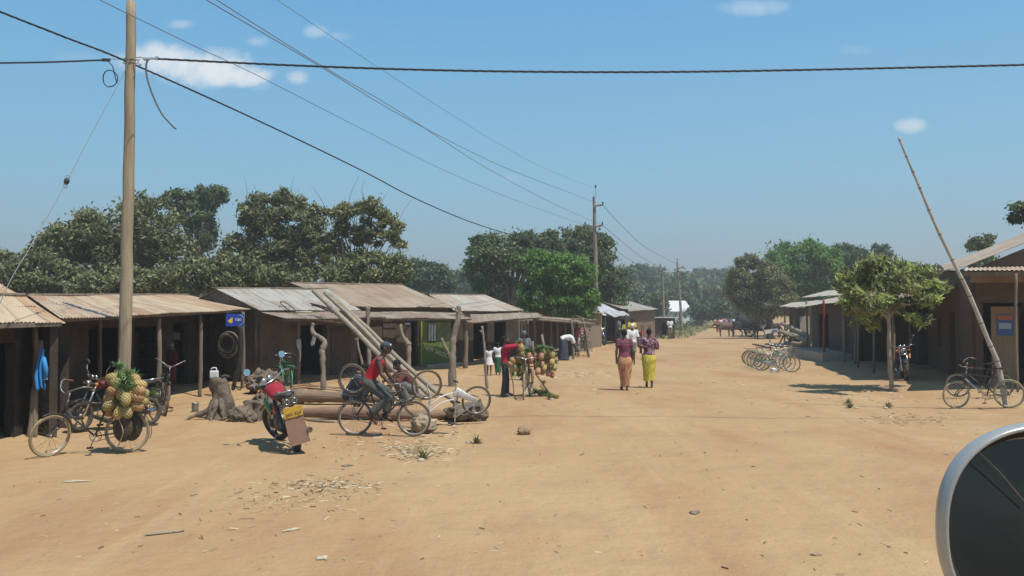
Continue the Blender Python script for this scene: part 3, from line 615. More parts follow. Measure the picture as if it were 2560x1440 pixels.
# grey iron shop
house('market_shop', 'mud walled shop with a long grey iron roof and a hanging white cloth', P(540, 722, 26.3), P(818, 723, 31.3), P(650, 776, 25), P(905, 777, 29.7), mat('plaster', (.085, .068, .055), (.14, .115, .09), 2, .95, bump=.5), grey_roof,
    ops_px=[(735, 812, .0, 1.7)], ver=(P(649, 781, 25.2), P(913, 779, 29.8), P(715, 797, 24.0), P(969, 794, 28.6), brown_roof), seed=12, th=.16,
    doors=[(822, 872, .1, 1.62, planks, .09, 'door')], posts=[(744, 1.9, .07, 961)])
# rusty brown shop with the green painted bay
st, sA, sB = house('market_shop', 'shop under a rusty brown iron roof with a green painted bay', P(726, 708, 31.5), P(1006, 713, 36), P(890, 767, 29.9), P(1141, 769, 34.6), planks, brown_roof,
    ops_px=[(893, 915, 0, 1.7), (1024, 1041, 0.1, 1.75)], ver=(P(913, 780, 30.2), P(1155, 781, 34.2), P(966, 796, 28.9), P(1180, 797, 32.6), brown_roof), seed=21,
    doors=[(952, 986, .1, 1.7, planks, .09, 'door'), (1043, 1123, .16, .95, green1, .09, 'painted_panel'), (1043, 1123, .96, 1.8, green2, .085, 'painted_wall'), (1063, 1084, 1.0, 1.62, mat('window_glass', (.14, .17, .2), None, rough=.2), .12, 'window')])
d = (sB - sA).normalized(); nrm = Vector((d.y, -d.x, 0))
def face_mtx(c, d, up=Vector((0, 0, 1)), rot=0):
    n = d.cross(up).normalized(); R = Matrix((d, up, n)).transposed().to_4x4(); return Matrix.Translation(c) @ R @ Matrix.Rotation(rot, 4, 'Z')
c = sA.lerp(sB, tpx(sA, sB, 1089)) + nrm * .125 + Vector((0, 0, .56))
textmesh('NEW SALOON', .27, extrude=.004, m=mat('chalk_white', (.62, .66, .56), None, rough=.9), parent=st, mtx=Matrix.Translation(-Vector(st.location)) @ face_mtx(c, d, rot=-math.radians(17)))
m = M(); a = sA.lerp(sB, tpx(sA, sB, 1036)); b = sA.lerp(sB, tpx(sA, sB, 1128)); m.beam(a + nrm * .35 + Vector((0, 0, .05)), b + nrm * .35 + Vector((0, 0, .05)), .5, .2); m.build('doorstep', cement, st, world=True)
m = M(); g = sA.lerp(sB, tpx(sA, sB, 1044)) + nrm * .2; m.beam(g, g + Vector((0, 0, 1.75)), .04, .04, up=(1, 0, 0)); m.build('door_frame', mat('lime_paint', (.32, .42, .06), None, rough=.6), st, world=True)
m = M(); 
for px in (1063.5, 1070, 1077, 1083.5): g = sA.lerp(sB, tpx(sA, sB, px)) + nrm * .15; m.beam(g + Vector((0, 0, 1.0)), g + Vector((0, 0, 1.62)), .03, .02, up=(1, 0, 0))
m.build('window_frame', green2, st, world=True)
# name board across the veranda
a = P(1074, 797, 32.2); b = P(1176, 789, 33.2); bd = thing('name_board', a.lerp(b, .5), 'narrow dark name board with white lettering fixed along the veranda edge', 'sign')
m = M(); m.beam(a, b, .03, .17); m.build('board', wood_dark, bd, world=True)
dd = (b - a).normalized(); nn = dd.cross(Vector((0, 0, 1))).normalized()
textmesh('M. CHEPATION  PRE', .135, m=white_p, parent=bd, mtx=face_mtx(nn * .02, dd))
for (px, py, w_, h_, mt, lb) in [(969, 794, .33, .26, wood_tan, 'small pale board hanging from the veranda above the plank door'), (1019, 806, .26, .26, blue_p, 'small blue board hanging beside the green bay')]:
    c = P(px, py, 30.3 if px < 1000 else 31.5); s_ = thing('hanging_board', c, lb, 'sign'); m = M(); m.box((0, 0, 0), (w_, .02, h_), rot=(0, 0, .3)); m.build('board', mt, s_)
    m = M(); m.box((-.0, -.016, -.05), (w_ * .7, .004, h_ * .3), rot=(0, 0, .3)); m.build('print', white_p, s_); m = M(); m.tube([(-.1, 0, h_ / 2), (-.1, 0, h_ / 2 + .14)], .004, 4); m.tube([(.1, .02, h_ / 2), (.1, .02, h_ / 2 + .14)], .004, 4); m.build('cord', wood_grey, s_)
# pale iron shop
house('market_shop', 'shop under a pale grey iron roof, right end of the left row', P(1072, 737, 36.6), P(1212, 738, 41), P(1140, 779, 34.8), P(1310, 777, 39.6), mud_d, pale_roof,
    ops_px=[(1180, 1215, 0, 1.75), (1232, 1262, 0, 1.7)], ver=(P(1152, 786, 34.6), P(1345, 782, 39.9), P(1152, 808, 32.6), P(1352, 793, 38.2), brown_roof), seed=31, posts=[(1163, 1.75, .09, 921)])
# low pole stall at the end of the row
def lowstall():
    a, b, c, e = P(1322, 788, 40.4), P(1440, 799, 44), P(1470, 806, 42.3), P(1340, 794, 38.6)
    t = thing('market_stall', GD(1400, 42), 'low dark stall of upright boards under patchy iron sheets beneath the mango tree', 'stall')
    corr(a, b, c, e, seed=41).build('roof', brown_roof, t, world=True, smooth=True)
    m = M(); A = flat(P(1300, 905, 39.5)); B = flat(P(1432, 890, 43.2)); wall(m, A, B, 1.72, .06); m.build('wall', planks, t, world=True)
    for i, q in enumerate((.08, .2, .35, .5, .62, .78, .93)):
        p = A.lerp(B, q) + Vector((.12, -.18, 0)); m = crook([p - Vector((0, 0, .1)), p + Vector((.03, 0, .9)), p + Vector((0, 0, 1.8))], .06, 7, seed=i); m.build('post', wood_grey, t, world=True, smooth=True)
    m = M(); m.tube([e - Vector((0, 0, .08)), c - Vector((-.3, 0, .08))], .05, 7); m.build('beam', wood_grey, t, world=True)
    return t
lowstall()
def frame_stall():
    t = thing('pole_frame', G(1470, 890), 'open frame of crooked poles beside the low stall under the mango tree', 'pole frame')
    k = 0
    for (px, by, tx, ty) in [(1433, 898, 1428, 800), (1462, 878, 1460, 808), (1472, 893, 1456, 795), (1500, 850, 1502, 790)]:
        g = G(px, by); p2 = P(tx, ty, g.y); m = crook([g - Vector((0, 0, .1)), g.lerp(p2, .5) + Vector((.04, 0, 0)), p2], .055, 7, seed=k); k += 1; m.build('post', wood_grey, t, world=True, smooth=True)
    for (a, b) in [((1425, 804, 40), (1472, 806, 43)), ((1430, 797, 42), (1490, 800, 46)), ((1440, 790, 44), (1478, 802, 43))]:
        m = M(); m.tube([P(*a), P(*b)], .04, 6); m.build('rail', wood_grey, t, world=True)
frame_stall()
def plank_kiosk():
    t = thing('plank_kiosk', GD(1480, 50), 'narrow kiosk of upright brown boards left of the white roofed kiosk', 'kiosk')
    A = flat(P(1442, 870, 47.5)); B = flat(P(1503, 860, 51)); m = M()
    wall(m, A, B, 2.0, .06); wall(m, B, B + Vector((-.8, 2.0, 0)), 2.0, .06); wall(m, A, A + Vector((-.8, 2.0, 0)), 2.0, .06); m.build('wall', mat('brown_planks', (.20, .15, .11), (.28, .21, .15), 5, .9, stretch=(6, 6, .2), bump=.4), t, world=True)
    corr(A + Vector((-1, 2.2, 2.3)), B + Vector((-1, 2.2, 2.3)), B + Vector((.2, -.4, 2.02)), A + Vector((.2, -.4, 2.02)), seed=44).build('roof', brown_roof, t, world=True, smooth=True)
plank_kiosk()
def kiosk():
    t = thing('kiosk', GD(1535, 58), 'kiosk with shiny white iron sheet roof in front of the brown house', 'kiosk')
    corr(P(1470, 745, 59), P(1491, 752, 62.5), P(1573, 790, 59), P(1508, 790, 55), seed=51, jag=.15).build('roof', white_roof, t, world=True, smooth=True)
    corr(P(1500, 775, 57), P(1560, 778, 59.5), P(1574, 786, 57.5), P(1535, 793, 54.5), seed=52).build('awning', white_roof, t, world=True, smooth=True)
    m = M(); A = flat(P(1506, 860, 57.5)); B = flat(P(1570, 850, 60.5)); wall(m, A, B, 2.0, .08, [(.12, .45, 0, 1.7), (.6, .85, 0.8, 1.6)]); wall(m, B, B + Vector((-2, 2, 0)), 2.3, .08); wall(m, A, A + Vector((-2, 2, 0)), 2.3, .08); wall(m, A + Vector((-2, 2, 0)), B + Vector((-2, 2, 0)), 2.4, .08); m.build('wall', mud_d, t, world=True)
    for px in (1514, 1566):
        g = GD(px, 56.5); m = crook([g - Vector((0, 0, .1)), g + Vector((0, 0, 1.85))], .05, 6, seed=px, sub=6); m.build('post', wood_grey, t, world=True)
kiosk()
house('brown_house', 'brown mud house with a grey sheet roof beyond the kiosk', P(1494, 750, 66), P(1566, 751, 72), P(1573, 778, 61.5), P(1647, 773, 67), mat('brown_mud', (.16, .11, .075), (.22, .16, .11), 3, .95), grey_roof, seed=61, cat='house')
def shack(name, label, c, w_, dp, h, wm, rm, rz=0, cat='shack', slope=.25, door=True):
    t = thing(name, c, label, cat, rz=rz); m = M()
    pts = [Vector((-w_ / 2, -dp / 2, 0)), Vector((w_ / 2, -dp / 2, 0)), Vector((w_ / 2, dp / 2, 0)), Vector((-w_ / 2, dp / 2, 0))]
    for i in range(4): wall(m, pts[i], pts[(i + 1) % 4], h, .08, [(.35, .6, 0, h * .8)] if i == 0 and door else ())
    m.build('wall', wm, t); o = .25
    corr((-w_ / 2 - o, dp / 2 + o, h + slope * .2), (w_ / 2 + o, dp / 2 + o, h + slope * .2), (w_ / 2 + o, -dp / 2 - o, h - slope * .1 + .03), (-w_ / 2 - o, -dp / 2 - o, h - slope * .1 + .03), seed=int(c.x * 7) % 90, per=2, pitch=.18).build('roof', rm, t, smooth=True); return t
shack('plank_shack', 'small grey plank shack beside the thin far pole', GD(1662, 76), 1.6, 1.8, 1.75, planks, pale_roof, rz=-.2)
def ghouse(label, px, d_, w_, dp, h, rh, wm, rm, rz=0):
    c = GD(px, d_); t = thing('far_house', c, label, 'house', rz=rz); m = M(); P4 = [Vector((-w_ / 2, -dp / 2, 0)), Vector((w_ / 2, -dp / 2, 0)), Vector((w_ / 2, dp / 2, 0)), Vector((-w_ / 2, dp / 2, 0))]
    for i in range(4): wall(m, P4[i], P4[(i + 1) % 4], h, .15, [(.2, .3, .9, h * .8), (.45, .57, 0, h * .85), (.72, .82, .9, h * .8)] if i == 0 else ())
    m.build('wall', wm, t); r = M(); o = .4
    corr((-w_ / 2 - o, 0, h + rh), (w_ / 2 + o, 0, h + rh), (w_ / 2 + o, -dp / 2 - o, h - .1), (-w_ / 2 - o, -dp / 2 - o, h - .1), seed=3, per=2, pitch=.25).build('roof', rm, t, smooth=True)
    corr((-w_ / 2 - o, dp / 2 + o, h - .1), (w_ / 2 + o, dp / 2 + o, h - .1), (w_ / 2 + o, 0, h + rh), (-w_ / 2 - o, 0, h + rh), seed=4, per=2, pitch=.25).build('roof', rm, t, smooth=True)
    return t
ghouse('bright white far house half hidden by trees left of the far pole', 1684, 140, 3.4, 4, 2.1, 1.6, white_p, mat('bright_iron', (.6, .6, .6), None, rough=.5), rz=.3)
ghouse('low grey far house with a white wall on the hillside', 1752, 150, 3.2, 3, 1.7, .7, white_p, grey_roof, rz=-.3)
# ------- right side -------
bric = mat('brown_brick', (.15, .095, .06), (.20, .13, .085), 3, .92, bump=.5)
def brickmat():
    m = bric; nt = m.node_tree; b = nt.nodes['Principled BSDF']; tc = N(nt, 'ShaderNodeTexCoord'); s = N(nt, 'ShaderNodeSeparateXYZ'); nt.links.new(tc.outputs['Object'], s.inputs[0])
    cb = N(nt, 'ShaderNodeCombineXYZ'); nt.links.new(mth(nt, 'ADD', s.outputs[0], s.outputs[1]), cb.inputs[0]); nt.links.new(s.outputs[2], cb.inputs[1])
    br = N(nt, 'ShaderNodeTexBrick'); br.inputs['Scale'].default_value = 1; br.inputs['Brick Width'].default_value = .24; br.inputs['Row Height'].default_value = .09; br.inputs['Mortar Size'].default_value = .008
    br.inputs['Color1'].default_value = (.10, .062, .038, 1); br.inputs['Color2'].default_value = (.125, .08, .05, 1); br.inputs['Mortar'].default_value = (.092, .063, .042, 1)
    nt.links.new(cb.outputs[0], br.inputs['Vector']); nt.links.new(br.outputs[0], b.inputs['Base Color'])
brickmat()
def brickshop():
    t = thing('brick_shop', onz(13.5, 24), 'brown brick shop with wide gable and tan iron roof at the right edge', 'shop')
    ul = Vector((.313, .95, 0)); ur = Vector((.95, -.313, 0))
    E1 = Vector((12.5, 24.5, 3.34)); E2 = Vector((15.3, 33, 3.55)); R1 = Vector((16.8, 23.1, 5.26)); R2 = Vector((19.6, 31.6, 5.4)); K1 = E1 + (R1 - E1) * 2; K1.z = 3.34; K2 = E2 + (R2 - E2) * 2; K2.z = 3.55
    rm = roofmat('tan_iron', (.46, .37, .28), (.37, .26, .18), (.25, .18, .13), .45, .7)
    corr(R1 - ul * .25, R2, E2, E1 - ul * .25, seed=70).build('roof', rm, t, world=True, smooth=True)
    corr(K1 - ul * .25, K2, R2, R1 - ul * .25, seed=71, per=2).build('roof', rm, t, world=True, smooth=True)
    m = M(); A = flat(E1) + ur * .25; B = A + ur * 9.2; C_ = flat(E2) + ur * .25; D = C_ + ur * 9.2
    # front gable wall with openings
    L = (B - A).length; T = lambda px: tpx(A, B, px)
    wall(m, A, B, 3.28, .2, [(T(2455), T(2600), 0, 2.35)])
    n = ul * .1; g1 = A + Vector((0, 0, 3.285)); g3 = B + Vector((0, 0, 3.285)); g2 = Vector((R1.x, R1.y, R1.z - .1))
    m.add([g1 + n, g2 + n, g3 + n, g1 - n, g2 - n, g3 - n], [(0, 1, 2), (5, 4, 3), (0, 3, 4, 1), (1, 4, 5, 2), (2, 5, 3, 0)])
    wall(m, A, C_, (3.28, 3.5), .2, [(.3, .42, 0, 2.1), (.62, .72, .9, 1.9)]); wall(m, C_, D, 3.5, .2); wall(m, B, D, 3.4, .2)
    m.build('wall', bric, t, world=True)
    m = M(); a = A.lerp(B, T(2425)) - ul * .13; b = A + ur * 6 - ul * .13; m.beam(a + Vector((0, 0, 3.05)), b + Vector((0, 0, 3.05)), .06, .3); m.build('fascia', mat('tan_plaster', (.24, .16, .10), (.3, .2, .13), 3, .9), t, world=True)
    corr(Vector((12.6, 24.55, 3.34)), Vector((19.5, 22.3, 3.34)), Vector((18.2, 20.2, 3.0)), Vector((11.5, 22.6, 3.16)), seed=75, rows=3).build('veranda_roof', rm, t, world=True, smooth=True)
    m = M(); m.beam(Vector((11.55, 22.7, 3.08)), Vector((18.2, 20.3, 2.92)), .07, .1); m.build('beam', wood_grey, t, world=True)
    for px, d_ in ((2541, 21.9), (2404, 22.9)):
        g = GD(px, d_); tp = 3.05; m = crook([g - Vector((0, 0, .1)), g + Vector((-.03, 0, tp * .5)), Vector((g.x, g.y, tp))], .032, 7, seed=px); 
        if px > 2500: m.build('post', wood_grey, t, world=True, smooth=True)
    S1 = Vector((13.25, 26.3, 2.95)); S2 = Vector((15.55, 33.6, 2.95)); F1 = Vector((11.35, 26.6, 2.38)); F2 = Vector((13.0, 35.2, 2.42))  # lean-to roof, beam and posts added to cast a wider shade pool
    corr(S1, S2, F2, F1, seed=77, jag=.12).build('added_shade_roof', brown_roof, t, world=True, smooth=True)
    m = M(); m.beam(F1 + Vector((.1, .05, -.06)), F2 + Vector((.1, -.05, -.06)), .07, .08); m.build('beam', wood_grey, t, world=True)
    for q in (.03, .35, .66, .97):
        p = F1.lerp(F2, q) + Vector((.12, 0, 0)); g = onz(p.x, p.y); mm = crook([g - Vector((0, 0, .1)), g.lerp(p, .5) + Vector((.03, 0, 0)), p - Vector((0, 0, .05))], .045, 7, seed=int(q * 90)); mm.build('post', wood_grey, t, world=True, smooth=True)
    # boarded door with poster, dark recess
    pa = A.lerp(B, T(2477)) + ul * .02; pb = A.lerp(B, T(2545)) + ul * .02; m = M(); wall(m, pa, pb, 2.25, .05); m.build('door', mat('yellow_boards', (.26, .17, .10), (.33, .22, .13), 4, .9, stretch=(1, 1, .2)), t, world=True)
    m = M(); c = A.lerp(B, T(2511)) - ul * .03; 
    pm = Matrix.Translation(c - Vector(t.location)) @ face_mtx(Vector((0, 0, 0)), ur).to_4x4()
    def rect(w_, h_, x, z, y=0):
        q = M(); q.box((0, 0, 0), (w_, h_, .006)); q.xf(pm @ Matrix.Translation((x, z, y))); return q
    ps = rect(.40, .58, 0, 1.75); ps.build('poster', mat('poster_blue', (.06, .13, .3), None, rough=.6), t)
    rect(.36, .11, 0, 1.95, .008).build('poster_band', mat('poster_orange', (.5, .12, .03), None, rough=.6), t); rect(.3, .16, 0, 1.72, .008).build('poster_panel', mat('poster_pale', (.35, .42, .5), None, rough=.6), t)
    m = M(); m.box(tuple(A.lerp(B, .5) + ul * 1.4 + Vector((0, 0, 1.3))), (.1, .1, .1)); 
    m = M(); c = A.lerp(C_, .07) - ur * .14; m.box(tuple(c + Vector((0, 0, 1.9))), (.02, .3, .7)); 
    return t
brickshop()
def sideshop():
    t = thing('dark_shop', onz(15.6, 37), 'shaded dark boarded shop front behind the young tree', 'shop')
    A = Vector((15.35, 33.3, 0)); B = Vector((17.3, 42.5, 0)); ur = Vector((.97, -.2, 0)); m = M()
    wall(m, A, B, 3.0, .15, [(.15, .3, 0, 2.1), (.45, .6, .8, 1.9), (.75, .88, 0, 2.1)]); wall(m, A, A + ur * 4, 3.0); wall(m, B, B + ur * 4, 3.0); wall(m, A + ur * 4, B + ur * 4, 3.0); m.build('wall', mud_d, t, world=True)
    corr(A + ur * 2.2 + Vector((0, -.2, 3.6)), B + ur * 2.2 + Vector((0, .3, 3.6)), B - ur * 2.4 + Vector((0, .3, 2.5)), A - ur * 2.6 + Vector((0, -.2, 2.55)), seed=80).build('roof', brown_roof, t, world=True, smooth=True)
    for q in (.02, .33, .66, .97):
        p = A.lerp(B, q) - ur * 2.35; p.z = float(gz(p.x, p.y)); mm = crook([p - Vector((0, 0, .1)), p + Vector((.03, 0, 1.2)), p + Vector((0, 0, 2.42))], .055, 7, seed=int(q * 50)); mm.build('post', wood_grey, t, world=True, smooth=True)
    mm = M(); mm.beam(A - ur * 2.35 + Vector((0, 0, 2.46)), B - ur * 2.25 + Vector((0, 0, 2.42)), .07, .08); mm.build('beam', wood_grey, t, world=True)
    for q0, q1 in ((.31, .44), (.62, .73)):
        mm = M(); wall(mm, A.lerp(B, q0) - ur * .1, A.lerp(B, q1) - ur * .1, 2.1, .04); mm.build('shutter', mat('grey_sheet', (.05, .058, .058), (.08, .088, .085), 3, .7, stretch=(5, 5, .2)), t, world=True)
sideshop()
# shaded front yard building: low dark room between young tree and roadside stall
def platformshop():
    t = thing('roadside_stall', GD(2080, 38), 'roadside stall with tan sheet roofs on a pale concrete platform', 'stall')
    corr(P(2040, 749, 45), P(2165, 732, 38), P(2123, 752, 35), P(1984, 769, 43), seed=90, jag=.12).build('roof', pale_roof, t, world=True, smooth=True)
    corr(P(2070, 727, 49), P(2160, 716, 44), P(2104, 737, 40.5), P(2003, 744, 46.5), seed=91, jag=.12).build('roof', pale_roof, t, world=True, smooth=True)
    corr(P(2120, 746, 36.4), P(2172, 752, 34.4), P(2150, 773, 32), P(2104, 758, 34), seed=92, jag=.12).build('roof', brown_roof, t, world=True, smooth=True)
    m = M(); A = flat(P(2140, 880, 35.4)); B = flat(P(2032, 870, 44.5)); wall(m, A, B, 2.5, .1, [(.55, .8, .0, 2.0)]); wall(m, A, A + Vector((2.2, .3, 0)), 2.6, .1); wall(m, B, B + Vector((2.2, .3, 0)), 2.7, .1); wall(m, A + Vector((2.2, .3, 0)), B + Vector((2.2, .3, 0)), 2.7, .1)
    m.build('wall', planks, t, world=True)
    p = G(2056, 905); m = M(); q = Vector((p.x + .25, p.y + .3, 0)); 
    vs = [Vector((p.x, p.y, 0)), Vector((p.x + 1.5, p.y - .25, 0)), Vector((p.x + 2.6, p.y + 6, 0)), Vector((p.x + .55, p.y + 6, 0))]
    m.add([v - Vector((0, 0, .1)) for v in vs] + [v + Vector((0, 0, .42)) for v in vs], [(3, 2, 1, 0), (4, 5, 6, 7), (0, 1, 5, 4), (1, 2, 6, 5), (2, 3, 7, 6), (3, 0, 4, 7)]); m.build('platform', cement, t, world=True)
    for px, d_, r in ((2059, 37.3, .045), (2016, 42.8, .05), (2112, 36.4, .05)):
        g = GD(px, d_); m = crook([g, g + Vector((.02, 0, 1.3)), g + Vector((0, 0, 2.55))], r, 7, seed=px); m.build('post', red_p if px == 2059 else wood_grey, t, world=True, smooth=True)
platformshop()
def farstall():
    t = thing('roadside_stall', GD(1990, 52), 'far stall with pale plank door and thin sheet roof behind the log pile', 'stall')
    corr(P(1980, 757, 56), P(2035, 752, 52.5), P(2012, 768, 49), P(1950, 766, 54), seed=95, jag=.2).build('roof', pale_roof, t, world=True, smooth=True)
    m = M(); A = flat(P(1996, 850, 50.5)); B = flat(P(1976, 850, 56)); wall(m, A, B, 2.3, .08, [(.5, .8, 0, 1.8)]); wall(m, A, A + Vector((2.4, -.1, 0)), 2.3, .08); wall(m, B, B + Vector((2.4, 0, 0)), 2.3, .08); m.build('wall', planks, t, world=True)
    m = M(); a = A + Vector((.05, -.1, 0)); wall(m, a, a + Vector((.55, -.03, 0)), 1.85, .05, bottom=.1); m.build('door', mat('pale_planks', (.36, .33, .28), (.26, .235, .2), 5, .9, stretch=(8, 8, .2)), t, world=True)
    for px, d_ in ((1973, 52), (1960, 54.5)):
        g = GD(px, d_); m = crook([g, g + Vector((.05, 0, 1.1)), g + Vector((0, 0, 2.3))], .05, 6, seed=px); m.build('post', wood_grey, t, world=True, smooth=True)
farstall()
# ================= poles and wires =================
pole_w = mat('pole_wood', (.37, .30, .20), (.24, .19, .13), 5, .9, bump=.6, stretch=(2, 2, .12), bscale=18)
alum = mat('aluminium', (.6, .6, .6), (.5, .5, .48), 9, .35, metal=.7)
wire_m = mat('cable_black', (.035, .04, .05), None, rough=.6)
thin_m = mat('bare_conductor', (.17, .18, .19), None, rough=.5, metal=.4)
NPX, NPY = -7.2, 16.5
def near_pole():
    g = onz(NPX, NPY); top = P(328, 4, NPY); t = thing('utility_pole', g, 'thick weathered wooden pole, nearest and tallest, in front of the long rusty roof', 'utility pole')
    m = crook([g - Vector((0, 0, .3)), g.lerp(top, .3), g.lerp(top, .65), top], [.122, .112, .098, .086], 16, seed=5, sub=6, rough=.02); m.build('pole', pole_w, t, world=True, smooth=True)
    def xz(px, py, dy=0): return P(px, py, NPY + dy)
    m = M(); m.torus(xz(324, 150), (0, 0, 1), .108, .008, 20, 5); m.torus(xz(323.5, 158), (0, 0, 1), .109, .008, 20, 5); m.build('steel_band', steel, t, world=True)
    m = M(); m.tube([xz(336, 144, -.08), xz(352, 143, -.1), xz(360, 146, -.1)], .012, 6); m.tube([xz(338, 150, -.08), xz(350, 149, -.1)], .012, 6); m.tube([xz(347, 151, -.1), xz(342, 160, -.1)], .012, 6)
    m.box(tuple(xz(372, 146.5, -.1)), (.22, .045, .03)); m.box(tuple(xz(392, 145.5, -.1)), (.05, .05, .06)); m.box(tuple(xz(366, 149, -.1)), (.10, .03, .04)); m.box(tuple(xz(350, 162, -.1)), (.05, .03, .04)); m.build('cable_clamp', alum, t, world=True)
    m = M(); m.box(tuple(xz(265, 150, -.05)), (.15, .04, .05)); m.tube([xz(275, 147, -.05), xz(312, 149, -.05)], .005, 5); m.build('cable_clamp', wire_m, t, world=True)
near_pole()
def cable(name, label, pts, r, m=wire_m, twist=False, group=None, cat='cable', sub=10):
    pp = smoothpts(pts, sub); base = pp[0].copy(); t = M()
    if twist:
        o = []; L = 0; q = [pp[0]]
        for a, b in zip(pp, pp[1:]):
            n = max(1, int((b - a).length / .07)); q += [a.lerp(b, (i + 1) / n) for i in range(n)]
        q = q[:1500]
        for ph in (0, 2 * PI / 3, 4 * PI / 3):
            l = 0; s = []
            for i, p in enumerate(q):
                if i: l += (p - q[i - 1]).length
                d = (q[min(i + 1, len(q) - 1)] - q[max(i - 1, 0)]).normalized(); a, b = frame(d)
                an = ph + l * 2 * PI / .55; s.append(p + (a * math.cos(an) + b * math.sin(an)) * r * .52)
            t.tube(s, r * .56, 5)
    else: t.tube(pp, r, 6)
    o = empty(name, (0, 0, 0)); bpy.data.objects.remove(o)
    e = M(); e.v = [tuple(Vector(p) - base) for p in t.v]; e.f = t.f; o = e.build(name, m, None, smooth=True); o.location = base
    return tag(o, label, cat, group)
def plane_pts(A, B, pix):
    """points of a wire hanging in the vertical plane through A and B (x, y)"""
    A = Vector((*A, 0)); B = Vector((*B, 0)); o = []
    for px, py in pix: t = tpx(A, B, px); p = A.lerp(B, t); o.append(P(px, py, p.y))
    return o
PA, PB = (NPX + .0, NPY - .16), (5.05, 54.7)
cable('power_cable', 'thick twisted black cable sagging past the near pole to the second pole', plane_pts(PA, PB, [(-60, 2), (0, 29), (160, 92), (325, 157), (640, 299), (900, 424), (1040, 497), (1180, 556), (1290, 589), (1400, 611), (1483, 617)]), .019, twist=True, cat='cable')
cable('service_cable', 'thick twisted black cable running level to the right across the sky', [P(395, 147, 16.4), P(700, 162, 16.3), P(1000, 173, 16.2), P(1300, 179, 16.1), P(1650, 180, 16), P(2000, 175, 15.9), P(2560, 162, 15.8), P(2900, 152, 15.7)], .021, twist=True, cat='cable')
cable('service_cable', 'thinner black cable from the near pole to the left edge', [P(-80, 159, 16), P(0, 157.5, 16.1), P(130, 155, 16.3), P(262, 150, 16.45)], .017, cat='cable')
cable('cable_tail', 'loose cable end hanging down right of the near pole', [P(392, 148, 16.4), P(375, 146, 16.4), P(366, 160, 16.4), P(368, 195, 16.4), P(384, 243, 16.4), P(405, 285, 16.4), P(425, 308, 16.4), P(434, 318, 16.4), P(440, 322, 16.4)], .018, m=mat('cable_grey', (.12, .13, .14), None, rough=.6), cat='cable')
c = P(275, 197, 16.3); coil = [P(268, 152, 16.4), P(281, 165, 16.4), P(285, 180, 16.35)]
for i in range(15): a = -.4 + i * 2 * PI / 13; coil.append(c + Vector((math.cos(a) * .135, .02 * math.sin(i), math.sin(a) * .155)))
cable('cable_coil', 'small coiled loop of black cable left of the near pole', coil, .010, cat='cable')
gw = [P(322, 150, 16.4), P(300, 203, 15.9), P(235, 322, 15), P(166, 455, 14.2), P(80, 610, 13.3), P(0, 758, 12.6), P(-160, 1040, 11.2)]
gw[-1].z = 0
cable('guy_wire', 'thin steel stay wire slanting down to the left from the near pole', gw, .007, m=thin_m, cat='wire')
ins = P(166.5, 454, 14.2); t = thing('guy_insulator', ins, 'dark egg shaped insulator halfway down the slanting stay wire', 'insulator'); m = M(); m.ell((0, 0, 0), (.042, .042, .055), 10, 8, rot=(0, .45, 0)); m.torus((0, 0, .02), (0, 1, 0), .03, .012, 14, 5); m.build('porcelain', wire_m, t, smooth=True)
m = M(); m.torus((.02, 0, .07), (0, 1, .2), .03, .005, 10, 4); m.torus((-.02, 0, -.07), (0, 1, .2), .03, .005, 10, 4); m.build('shackle', steel, t, smooth=True)
def util(label, px, d_, top_py, r=.14, arms=(), name='utility_pole', lean=0, group=None):
    g = GD(px, d_); tp = P(px + lean, top_py, d_); t = thing(name, g, label, 'utility pole', group)
    crook([g - Vector((0, 0, .2)), g.lerp(tp, .5) + Vector((.03, 0, 0)), tp], [r * 1.15, r, r * .7], 9, seed=int(px), rough=.05).build('pole', mat('far_pole_wood', (.30, .25, .19), (.2, .16, .12), 4, .9, bump=.4, stretch=(2, 2, .2)), t, world=True, smooth=True)
    for (x0, y0, x1, y1, rr) in arms:
        m = M(); a = P(x0, y0, d_ - .15); b = P(x1, y1, d_ - .15); m.beam(a, b, rr, rr); m.build('crossarm', alum if rr < .09 else wood_grey, t, world=True)
    for (x0, y0, x1, y1, rr) in arms:
        e = P(x1, y1, d_ - .15); m = M(); m.tube([e, e + Vector((0, 0, .12))], [.035, .05], 7); m.tube([e + Vector((0, 0, .12)), e + Vector((0, 0, .2))], [.06, .03], 7); m.build('insulator', wire_m, t, world=True)
    return t
util('second wooden pole with two short arms rising beside the mango tree', 1490, 55, 492, .13, [(1488, 515, 1507, 512.5, .09), (1487, 568, 1463, 563, .1), (1490, 567, 1506, 563, .1), (1487, 500, 1489, 470, .06)], lean=-5)
util('thin short pole standing at the roadside by the plank shack', 1660, 77, 682, .11, [(1657, 686, 1655, 682, .1)], lean=-5)
util('third tall pole with short arms, far beyond the plank shack', 1704, 105, 655, .15, [(1694, 672, 1708, 668, .12), (1694, 692, 1686, 690, .12), (1696, 692, 1706, 689, .12), (1693, 660, 1693, 650, .1)], lean=-11)
util('small far pole before the green hillside', 1753, 140, 716, .12, [(1752, 722, 1758, 719, .12)])
util('smallest hazy pole high on the hillside near the road', 1788, 190, 690, .15, [(1787, 712, 1781, 715, .16), (1787, 716, 1794, 713, .16)])
Q = (5.05, 54.7)
